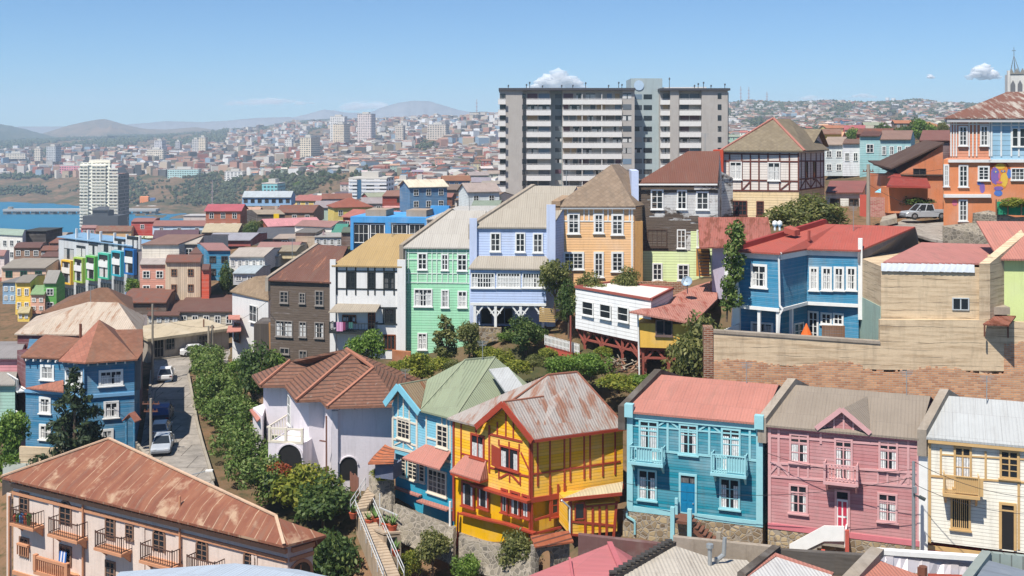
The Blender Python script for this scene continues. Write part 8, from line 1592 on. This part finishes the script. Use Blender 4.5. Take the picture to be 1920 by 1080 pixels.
# ================================================================== vegetation
def leaf_mat(name, cols, tr=.33):
    t = NT(name); r = t.n('NewGeometry').outputs['Random Per Island']; n = len(cols) - 1
    big = t.noise(t.pos(), .9, 3); r2 = t.math('ADD', t.math('MULTIPLY', r, .75), t.math('MULTIPLY', t.math('SUBTRACT', big, .38), .9))
    c = t.ramp(r2, [(k / n, (*v, 1)) for k, v in enumerate(cols)])
    p = t.n('BsdfPrincipled', Roughness=.55); p.inputs['Specular IOR Level'].default_value = .25; t.t.links.new(c, p.inputs['Base Color'])
    tl = t.n('BsdfTranslucent'); t.t.links.new(t.mix(1.0, c, (1.3, 1.5, .7, 1), 'MULTIPLY'), tl.inputs[0])
    mx = t.n('MixShader', i0=tr); t.t.links.new(p.outputs[0], mx.inputs[1]); t.t.links.new(tl.outputs[0], mx.inputs[2]); t.t.links.new(mx.outputs[0], t.out.inputs[0]); return t.m
L_MID = leaf_mat('leaf_mid_green', [(0.038, 0.079, 0.014), (0.095, 0.168, 0.026), (0.167, 0.257, 0.047), (0.313, 0.394, 0.094)])
L_DRK = leaf_mat('leaf_dark_green', [(0.022, 0.049, 0.015), (0.051, 0.090, 0.026), (0.099, 0.146, 0.041), (0.198, 0.239, 0.074)])
L_YEL = leaf_mat('leaf_yellow_green', [(0.062, 0.089, 0.014), (0.147, 0.177, 0.026), (0.273, 0.276, 0.041), (0.419, 0.375, 0.074)])
L_OLV = leaf_mat('leaf_olive', [(0.048, 0.067, 0.022), (0.109, 0.124, 0.039), (0.192, 0.193, 0.063), (0.314, 0.296, 0.117)])
L_IVY = leaf_mat('leaf_ivy_green', [(0.025, 0.040, 0.010), (0.056, 0.098, 0.018), (0.106, 0.169, 0.035), (0.188, 0.250, 0.075), (0.250, 0.237, 0.088)], .25)
L_CON = leaf_mat('needle_dark_green', [(0.011, 0.022, 0.011), (0.023, 0.039, 0.017), (0.042, 0.064, 0.024), (0.084, 0.099, 0.037)], .1)
BARK = plain('tree_bark', C(110, 92, 76), .9)
def leaves(centers, radii, n, size, rs, flat=.8, stretch=1.0, shell=.55):
    """n leaf faces scattered through a set of clumps (arrays of centres and radii)"""
    centers, radii = np.array(centers), np.array(radii); wt = radii ** 2; ci = rs.choice(len(centers), n, p=wt / wt.sum())
    d = rs.randn(n, 3); d /= np.linalg.norm(d, axis=1)[:, None]; rr = radii[ci] * (shell + (1 - shell) * rs.rand(n) ** .6) * rs.uniform(.86, 1.14, n)
    p = centers[ci] + d * rr[:, None] * np.array([1, 1, flat]); nrm = d + rs.randn(n, 3) * .75 + np.array([0, 0, .35]); nrm /= np.linalg.norm(nrm, axis=1)[:, None]
    a = np.cross(nrm, rs.randn(n, 3)); a /= np.linalg.norm(a, axis=1)[:, None]; b = np.cross(nrm, a); s = size * rs.uniform(.6, 1.35, n)[:, None]
    q = np.stack([p - a * s * stretch, p + b * s * .5 + nrm * s * .12, p + a * s * stretch, p - b * s * .5 + nrm * s * .12], 1); return q.reshape(-1, 3)
def leaf_obj(name, co, m, parent=None):
    o = np_mesh(name, co, np.arange(len(co)).reshape(-1, 4), m); o.parent = parent; return o
def clumps(kind, rs):
    c, r = [], []
    if kind == 'round':
        for k in range(26):
            v = rs.randn(3); v /= np.linalg.norm(v); q = .2 + .75 * rs.rand() ** .5; c.append((v[0] * q * .38, v[1] * q * .38, .56 + v[2] * q * .33)); r.append(rs.uniform(.1, .2))
        c += [(0, 0, .5), (0, 0, .65)]; r += [.26, .22]
    elif kind == 'tall':
        for k in range(24): t = rs.rand(); a = rs.rand() * 6.3; q = .2 * (1 - abs(t - .4)) * rs.rand() ** .5; c.append((math.cos(a) * q, math.sin(a) * q, .14 + .74 * t)); r.append(rs.uniform(.07, .13) * (1.15 - .6 * t))
    elif kind == 'shrub':
        for k in range(22): a = rs.rand() * 6.3; q = rs.rand() ** .5 * .42; c.append((math.cos(a) * q, math.sin(a) * q, .15 + .55 * rs.rand() * (1 - q * .9))); r.append(rs.uniform(.12, .24))
        c.append((0, 0, .35)); r.append(.34)
    elif kind == 'wisp':
        for k in range(34): a = rs.rand() * 6.3; q = rs.rand() ** .5 * .38; t = rs.rand(); c.append((math.cos(a) * q, math.sin(a) * q, .1 + t * .8)); r.append(.1 - .04 * t)
    elif kind == 'conifer':
        for j in range(17):
            t = j / 16; R_ = .36 * (1 - t) ** .85 + .03
            for k in range(max(4, int(9 * (1 - t)))): a = rs.rand() * 6.3; q = R_ * rs.uniform(.35, 1); c.append((math.cos(a) * q, math.sin(a) * q, .1 + .88 * t - q * .12)); r.append((.085 * (1 - t) + .035) * rs.uniform(.7, 1.3))
    return c, r
TREES = {}
def tree_proto(key, kind, m, n, size, seed, stretch=1.0, trunk=.2, flat=.85):
    rs = np.random.RandomState(seed); c, r = clumps(kind, rs); co = leaves(c, r, n, size, rs, flat, stretch); root = thing('tree', 'x', 'tree', (0, 0, 0)); leaf_obj('crown', co, m, root)
    mb = MB(); mb.tube((0, 0, -.15), (.01, .01, trunk), .03, .022, 7); 
    for k in range(5): a = k * 1.3 + rs.rand(); h0 = trunk * rs.uniform(.6, 1); mb.tube((.01, .01, h0), (math.cos(a) * .16, math.sin(a) * .16, trunk + .22 + .1 * rs.rand()), .014, .006, 5)
    if kind in ('conifer', 'tall'): mb.tube((.01, .01, trunk), (0, 0, .9), .02, .004, 6)
    mb.build('trunk', BARK, root); TREES[key] = root
tree_proto('round', 'round', L_MID, 3000, .034, 1); tree_proto('dark', 'round', L_DRK, 3000, .032, 2); tree_proto('yellow', 'round', L_YEL, 2600, .036, 3); tree_proto('tall', 'tall', L_OLV, 2400, .028, 4)
tree_proto('shrub', 'shrub', L_MID, 2800, .04, 5, trunk=.1); tree_proto('shruby', 'shrub', L_YEL, 2600, .042, 6, trunk=.1); tree_proto('shrubd', 'shrub', L_DRK, 2800, .04, 7, trunk=.1); tree_proto('shrubo', 'shrub', L_OLV, 4200, .03, 17, trunk=.12); tree_proto('wisp', 'wisp', L_OLV, 2600, .036, 8, 1.9, .2); tree_proto('conifer', 'conifer', L_CON, 5200, .024, 9, 1.7, .2, .5); tree_proto('olive', 'round', L_OLV, 3000, .032, 10); tree_proto('broad', 'round', L_IVY, 3400, .04, 11)
rt = random.Random(5)
def tree(kind, label, px, yb, yt, w, Y, name='tree', cat='tree', group=None, dep=None):
    r = copy_tree(TREES[kind]); b = P(px, yb, Y); hgt = (yb - yt) / F * Y; wid = w / F * Y; k = {'tall': .52, 'conifer': .74, 'wisp': .86, 'shrub': 1.15, 'shruby': 1.15, 'shrubo': 1.15, 'shrubd': 1.15}.get(kind, .98)
    r.location = b; r.scale = (wid / k, wid / k if dep is None else dep / k, hgt); r.rotation_euler.z = rt.uniform(-.35, .35) if dep else rt.uniform(0, 6.28); r.name = name; r['label'] = label; r['category'] = cat
    if group: r['group'] = group
    return r
tree('conifer', 'tall dark conifer in front of the deep blue corner house', 140, 872, 688, 122, 98, 'conifer')
for a in (('round', 'round bright green tree before the white timber strip house', 685, 690, 610, 82, 104), ('yellow', 'yellow green tree left of the mint green house garden', 790, 722, 652, 80, 100), ('tall', 'slender olive tree in front of the mint green house', 836, 678, 580, 56, 104), ('olive', 'olive tree between mint green and periwinkle houses', 880, 680, 588, 62, 104.5),
          ('dark', 'dark leafy tree in front of the periwinkle porch', 985, 672, 588, 92, 104), ('olive', 'loose crowned tree before the corner of the apricot house', 1040, 575, 470, 84, 107), ('shrubo', 'feathery shrub left below the apricot house', 1108, 570, 492, 92, 106), ('shrubo', 'feathery shrub right below the apricot house', 1176, 556, 482, 80, 107), ('dark', 'narrow dark shrub left of the white stilt house', 1066, 620, 520, 56, 105.5),
          ('shrubo', 'large dark tree between the yellow stilt house and brick wall', 1314, 735, 540, 165, 92), ('shrubo', 'large rounded tree behind the red metal roof', 1506, 432, 342, 172, 117), ('round', 'green tree on the left edge before the corner house', 22, 870, 752, 96, 99), ('round', 'green tree beside the colourful row apartments', 256, 560, 516, 46, 188), ('dark', 'tall tree right of the teal blue narrow house', 423, 566, 488, 40, 176), ('dark', 'dark tree above the lane hedge, nearest the white corner house', 478, 770, 640, 110, 108), ('round', 'broad tree behind the lane hedge left of the dark timber house', 520, 730, 650, 70, 111),
          ('olive', 'leafy lemon tree at the foot of the yellow house', 968, 1092, 980, 98, 76.5), ('olive', 'leafy tree before the stone wall under the light blue house', 812, 1075, 980, 84, 79)): tree(*a)
for a in (('shrub', 'juniper shrub left of pair before the stilts', 1052, 708, 648, 66, 96), ('shrub', 'juniper shrub right of pair before the stilts', 1108, 706, 642, 84, 95.5), ('shruby', 'yellow green shrub behind the turquoise house roof', 1160, 732, 692, 96, 93), ('shruby', 'yellow green shrub behind the sage green roof', 968, 702, 664, 68, 97), ('shruby', 'yellow green bush before the lavender house arch', 572, 962, 838, 150, 88), ('shrubd', 'dense clipped olive bush beside the yellow green bush', 606, 975, 868, 140, 85.5), ('shrubd', 'large clipped bush left of the garden stairs', 622, 1100, 945, 140, 80.5), ('shruby', 'lime green shrub behind the stone wall top', 716, 898, 868, 50, 86.5),
          ('shruby', 'small shrub beside the hut doorway', 770, 1080, 1012, 50, 79.5), ('shrub', 'low bush at the pavement under the blue and yellow houses', 876, 1090, 1018, 62, 77), ('shruby', 'sunlit shrub on the garden slope below the periwinkle house', 938, 690, 640, 62, 103), ('shrub', 'low bush at the left edge above the pale grey roof', 14, 900, 820, 70, 97.5), ('shrubd', 'dark bush along the pinkish brick wall beside the tiled porch', 1712, 388, 356, 80, 128), ('shruby', 'plants on top of the netting fence', 1905, 392, 362, 70, 108), ('shrubd', 'dark shrub between mint green house and garden wall', 905, 690, 632, 60, 105), ('shruby', 'shrub by the wall at the left of the mint garden', 830, 694, 660, 50, 102), ('shrubd', 'shrub under the apricot house corner', 1010, 640, 600, 46, 106)):
    tree(*a, name='shrub', cat='shrub')
for i, (px, py, Y, w_, kd) in enumerate(((742, 700, 101, 50, 'shruby'), (764, 690, 103, 40, 'shrub'), (856, 700, 99, 56, 'shrubo'), (912, 672, 104, 50, 'shruby'), (950, 640, 107, 40, 'shrub'), (1000, 690, 98, 54, 'shrubo'), (1028, 672, 101, 44, 'shruby'), (1090, 690, 99, 60, 'shrub'), (1130, 668, 100, 40, 'shruby'), (1200, 726, 93, 56, 'shrub'), (1238, 735, 91, 60, 'shrubo'), (1060, 600, 107, 44, 'shrubo'), (640, 690, 106, 40, 'shrub'), (450, 700, 116, 60, 'shrub'), (545, 700, 106, 50, 'shrubo'))):
    tree(kd, ('olive', 'green', 'yellowish')[('shrubo', 'shrub', 'shruby').index(kd)] + ' ground shrub on the garden slope, ' + ORD[i % 10 or 1].replace('second', 'second') + (' of the left part' if i < 5 else ' of the middle part' if i < 10 else ' of the outer part'), px, py, py - w_ * .62, w_, Y, name='shrub', cat='shrub', group='ground shrubs on the garden slope')
# creeper on the lilac house, flower bush
rs = np.random.RandomState(21)
def mass(name, label, pts, rads, n, size, m, cat, stretch=1.0, kind=None):
    c = [list(p) for p in pts]; b = V(c[0]); r = thing(name, label, cat, b); co = leaves([np.array(p) - np.array(b) for p in c], rads, n, size, rs, .95, stretch, .6); leaf_obj('foliage', co, m, r)
    mb = MB(); mb.tube((0, 0, -1.5), tuple(np.array(c[len(c) // 2]) - np.array(b)), .08, .04, 6); i = np.array(c); o = mb.build('stem', BARK); o.parent = r; o.location = (0, 0, 0); return r
cr = [P(1375 + rs.uniform(-14, 14), y, 91 + rs.rand()) for y in np.linspace(570, 425, 22)]; mass('creeper', 'green creeper climbing beside the white edge of the blue house', cr, [.6] * 22, 2600, .17, L_IVY, 'creeper')
mass('flowering_bush', 'bush with orange red blossoms by the lavender house terrace', [P(522 + rs.uniform(-16, 16), 884 + rs.uniform(-14, 12), 89) for k in range(8)], [.5] * 8, 700, .14, leaf_mat('orange_blossom', [(.05, .07, .02), (.3, .06, .03), (.5, .12, .05), (.6, .25, .1)]), 'bush')
# long ivy-grown hedge between lane and lavender house
hp, hr = [], []
for k in range(230):
    t = rs.rand(); Y = 146 - 58 * t; edge = np.interp(Y, [84, 90, 95, 103, 112, 125, 146], [470, 432, 412, 388, 372, 360, 352]); wpx = np.interp(Y, [84, 95, 110, 130, 146], [70, 100, 92, 62, 44]); top = np.interp(Y, [84, 95, 105, 125, 146], [2.2, 3.6, 4.2, 3.2, 1.6]); u = rs.rand()
    p = XY(edge + 8 + wpx * u, Y); h_ = top * (.15 + .85 * rs.rand() ** .7) * (1 - .35 * abs(u - .4)); hp.append((p.x, p.y, ZS + h_)); hr.append(rs.uniform(.55, 1.05))
mass('hedge', 'long tall ivy green hedge running beside the lane', hp, hr, 36000, .165, L_IVY, 'hedge')
# palm
o = thing('palm', 'small palm tree beside the big apartment block', 'palm tree', P(926, 385, 262)); mb = MB(); b = P(926, 388, 262); mb.tube(b, P(926, 368, 262), .25, .2, 6); mb.build('trunk', BARK, o); mb = MB(); c = P(926, 368, 262)
for k in range(22):
    a = rs.rand() * 6.28; l = 1.6 + rs.rand() * .8; pr = c; up = 1.0 + rs.rand() * .8; w0 = .22; d = V((math.cos(a), math.sin(a), 0)); sd = V((-math.sin(a), math.cos(a), 0))
    for j in range(1, 5): t = j / 4; q = c + d * l * t + V((0, 0, up * t - 1.7 * t * t)); w1 = .22 * (1 - t) + .03; mb.poly([pr - sd * w0, pr + sd * w0, q + sd * w1, q - sd * w1]); pr, w0 = q, w1
mb.build('crown', L_DRK, o)
# trees of the middle distance, one by one
n = 0; tk = ['round', 'dark', 'olive', 'dark', 'tall']; KN = {'round': 'green', 'dark': 'dark', 'olive': 'olive', 'tall': 'slender'}; keys = {}
cand = []
for (xa, xb), (ya, yb_), cnt in (((245, 640), (700, 1450), 60), ((640, 930), (240, 1100), 26), ((250, 640), (240, 600), 16), ((1372, 1780), (330, 1400), 70), ((0, 140), (240, 420), 8), ((20, 150), (1480, 1900), 26), ((640, 930), (1100, 1700), 30)):
    k = t0 = 0
    while k < cnt and t0 < 2000:
        t0 += 1; px = rng.uniform(xa, xb); Y = math.exp(rng.uniform(math.log(ya), math.log(yb_))); z = float(tz(px, Y)); py = YH - z / Y * F
        if z < -76 or not free(px, Y, 3 * F / Y): continue
        if xa == 245 and xb == 640 and not (318 < py < 392): continue
        cand.append((px, py, Y, rng.choice(tk))); k += 1
for px, py, Y, kd in cand:
    l = min(LAND, key=lambda q: (q[0] - px) ** 2 + (2.2 * (q[1] - py)) ** 2); dx, dy = px - l[0], (py - l[1]) * 2.2; rel = ('below' if dy > 0 else 'above') if abs(dy) > abs(dx) else ('right of' if dx > 0 else 'left of'); keys.setdefault((kd, rel, l[2]), []).append((px, py, Y))
for (kd, rel, lm), lst in keys.items():
    lst.sort()
    for i, (px, py, Y) in enumerate(lst):
        if i >= len(ORD): continue
        hgt = rng.uniform(4, 9); hp_ = hgt * F / Y; tree(kd, '%s%s tree among the hillside houses %s %s' % ((ORD[i] + ' from left, ') if i else '', KN[kd], rel, lm), px, py + hp_ * .08, py - hp_, hp_ * rng.uniform(.7, 1.2) * (.5 if kd == 'tall' else 1), Y, group='trees on the town slopes')
for r in TREES.values():
    for ch in list(r.children): bpy.data.objects.remove(ch)
    bpy.data.objects.remove(r)
# far wood: one mass of small crowns
q = sample(0, [((-20, 960), (1500, 4300), 3600), ((1365, 1930), (900, 3000), 7500), ((-40, 420), (2400, 4400), 1500), ((240, 700), (1050, 1560), 2600), ((-20, 150), (1470, 1800), 520)]); z = tz(q[:, 0], q[:, 1]); k = (z > np.where(q[:, 1] < 1560, -81, -66)) & (np.sin(q[:, 0] * .033 - q[:, 1] * .0037) + nr.rand(len(q)) * 1.4 > .35); q, z = q[k], z[k]
ico = bmesh.new(); bmesh.ops.create_icosphere(ico, subdivisions=1, radius=1); iv = np.array([v.co[:] for v in ico.verts]); fi = np.array([[v.index for v in f.verts] for f in ico.faces]); ico.free(); m_ = len(q); sub = 3
cen = np.stack([(q[:, 0] - 960) / F * q[:, 1], q[:, 1], z + 2], -1); cen = np.repeat(cen, sub, 0) + nr.randn(m_ * sub, 3) * np.array([3, 3, 1.2]); sc = nr.uniform(1.6, 4.2, m_ * sub) * np.repeat(np.clip(q[:, 1] / 2200, .6, 1.5), sub)
vv = cen[:, None] + iv[None] * sc[:, None, None] * nr.uniform(.6, 1.35, (m_ * sub, len(iv), 1)); ff = np.arange(m_ * sub)[:, None, None] * len(iv) + fi[None]
o = np_mesh('far_wood', vv.reshape(-1, 3), ff.reshape(-1, 3), leaf_mat('far_foliage', [(.02, .03, .012), (.04, .055, .02), (.06, .075, .03), (.09, .1, .045)], .1)); tag(o, 'countless dark green trees scattered over the far hillsides', 'woodland', kind='stuff')

# ================================================================== sky, clouds, haze, light, camera
def cloud(label, px, py, w, h_, Y, seed, op, n=60):
    """many overlapping thin veils of vapour: dense in the middle, soft towards the edge"""
    r = np.random.RandomState(seed); bm = bmesh.new(); s = Y / F; c = P(px, py, Y)
    for k in range(n):
        u = r.uniform(-1, 1) * r.uniform(.5, 1); t_ = (1 - abs(u) ** 1.5) * r.uniform(.1, 1.0); rad = h_ * s * .5 * (.2 + .5 * (1 - abs(u)) * r.uniform(.4, 1)); fm = bmesh.ops.create_icosphere(bm, subdivisions=2, radius=1)
        off = V((u * w * s * .5, r.uniform(-.5, .5) * w * s * .3, (-.5 + t_ * .7) * h_ * s)); off.z = max(off.z, -.5 * h_ * s + rad * .4); sq = V((1.4 if w < 4 * h_ else 3.0, 1.2, .8))
        for v in fm['verts']: q = v.co.copy(); q = q * (1 + .2 * math.sin(q.x * 5 + k) * math.cos(q.z * 4 + k) + .12 * math.sin(q.z * 9 + k * 2)); v.co = V((q.x * rad * sq.x, q.y * rad * sq.y, q.z * rad * sq.z)) + off
    for f in bm.faces: f.smooth = True
    me = bpy.data.meshes.new('cloud'); bm.to_mesh(me); bm.free(); o = bpy.data.objects.new('cloud', me); COL.objects.link(o); o.location = c
    t = NT('cloud_vapour_' + str(seed)); d = t.n('BsdfDiffuse', Color=(1, 1, 1, 1)); l = t.n('BsdfTranslucent', Color=(1, 1, 1, 1)); m1 = t.n('MixShader', i0=.42); t.t.links.new(d.outputs[0], m1.inputs[1]); t.t.links.new(l.outputs[0], m1.inputs[2])
    tr = t.n('BsdfTransparent'); m2 = t.n('MixShader', i0=op); t.t.links.new(tr.outputs[0], m2.inputs[1]); t.t.links.new(m1.outputs[0], m2.inputs[2]); t.t.links.new(m2.outputs[0], t.out.inputs[0]); me.materials.append(t.m)
    return tag(o, label, 'cloud')
cloud('bright heaped cloud above the big apartment block', 1046, 147, 112, 40, 16000, 1, .4, 70)
cloud('bright heaped cloud left of the church spire', 1843, 131, 70, 32, 16000, 2, .42, 44)
cloud('tiny puff of cloud between the block and the spire', 1745, 141, 16, 13, 16000, 3, .3, 14)
cloud('long faint flat cloud over the bay side', 500, 189, 220, 16, 17500, 4, .13, 60)
cloud('faint pinkish cloud beside the blue mountain', 690, 196, 130, 22, 17500, 5, .11, 50)
cloud('faint low cloud over the right skyline', 1520, 184, 90, 14, 17500, 6, .1, 30)
cloud('faint low cloud right of centre over the water tanks', 1620, 178, 60, 12, 17500, 7, .1, 24)
bm = bmesh.new(); x0, x1, y0, y1, za, zb_ = -5600, 5600, -60, 7350, -125, 236
vs = [bm.verts.new(p) for p in ((x0, y0, za), (x1, y0, za), (x1, y1, za), (x0, y1, za), (x0, y0, zb_), (x1, y0, zb_), (x1, y1, zb_), (x0, y1, zb_))]
for f in ((3, 2, 1, 0), (4, 5, 6, 7), (0, 1, 5, 4), (1, 2, 6, 5), (2, 3, 7, 6), (3, 0, 4, 7)): bm.faces.new([vs[i] for i in f])
me = bpy.data.meshes.new('haze'); bm.to_mesh(me); bm.free(); o = bpy.data.objects.new('haze', me); COL.objects.link(o); tag(o, kind='stuff')
t = NT('sea_haze'); v = t.n('VolumePrincipled', Density=HAZE_D if 'HAZE_D' in globals() else 1.6e-4, Anisotropy=.0); v.inputs['Color'].default_value = (.66, .83, 1, 1); t.t.links.new(v.outputs[0], t.out.inputs[1]); me.materials.append(t.m)

SUN = V((-.294, -.426, .855)).normalized(); el = math.asin(SUN.z); az = math.atan2(SUN.x, SUN.y)
w = bpy.data.worlds.new('World'); SC.world = w; w.use_nodes = True; nt = w.node_tree; nt.nodes.clear(); bgn = nt.nodes.new('ShaderNodeBackground'); sk = nt.nodes.new('ShaderNodeTexSky'); ow = nt.nodes.new('ShaderNodeOutputWorld')
sk.sky_type = 'NISHITA'; sk.sun_disc = False; sk.sun_elevation = el; sk.sun_rotation = az; sk.air_density = 1.0; sk.dust_density = .3; sk.ozone_density = 2.2; sk.altitude = 1500
tn = nt.nodes.new('ShaderNodeMix'); tn.data_type = 'RGBA'; tn.blend_type = 'MULTIPLY'; tn.inputs[0].default_value = 1; nt.links.new(sk.outputs[0], tn.inputs[6]); tn.inputs[7].default_value = (.43, .65, .85, 1); nt.links.new(tn.outputs[2], bgn.inputs[0]); bgn.inputs[1].default_value = .1; nt.links.new(bgn.outputs[0], ow.inputs[0])
ld = bpy.data.lights.new('sun', 'SUN'); ld.energy = 5.0; ld.angle = R(.53); ld.color = (1, .95, .87); lo = bpy.data.objects.new('sun', ld); COL.objects.link(lo); lo.rotation_euler = SUN.to_track_quat('Z', 'Y').to_euler(); lo.location = (0, -20, 60)
cd = bpy.data.cameras.new('camera'); cm = bpy.data.objects.new('camera', cd); COL.objects.link(cm); SC.camera = cm; cm.location = (0, 0, 0); cm.rotation_euler = (R(90), 0, 0); cd.sensor_width = 36; cd.lens = 36 * F / 1920; cd.shift_y = -(540 - YH) / 1920; cd.clip_start = .5; cd.clip_end = 60000
SC.view_settings.view_transform = 'Standard'; SC.view_settings.look = 'None'; SC.view_settings.gamma = 1; SC.view_settings.exposure = .5
SC.cycles.use_denoising = True; SC.cycles.max_bounces = 8; SC.cycles.diffuse_bounces = 5; SC.cycles.volume_bounces = 2; SC.cycles.transparent_max_bounces = 24; SC.cycles.sample_clamp_indirect = 4
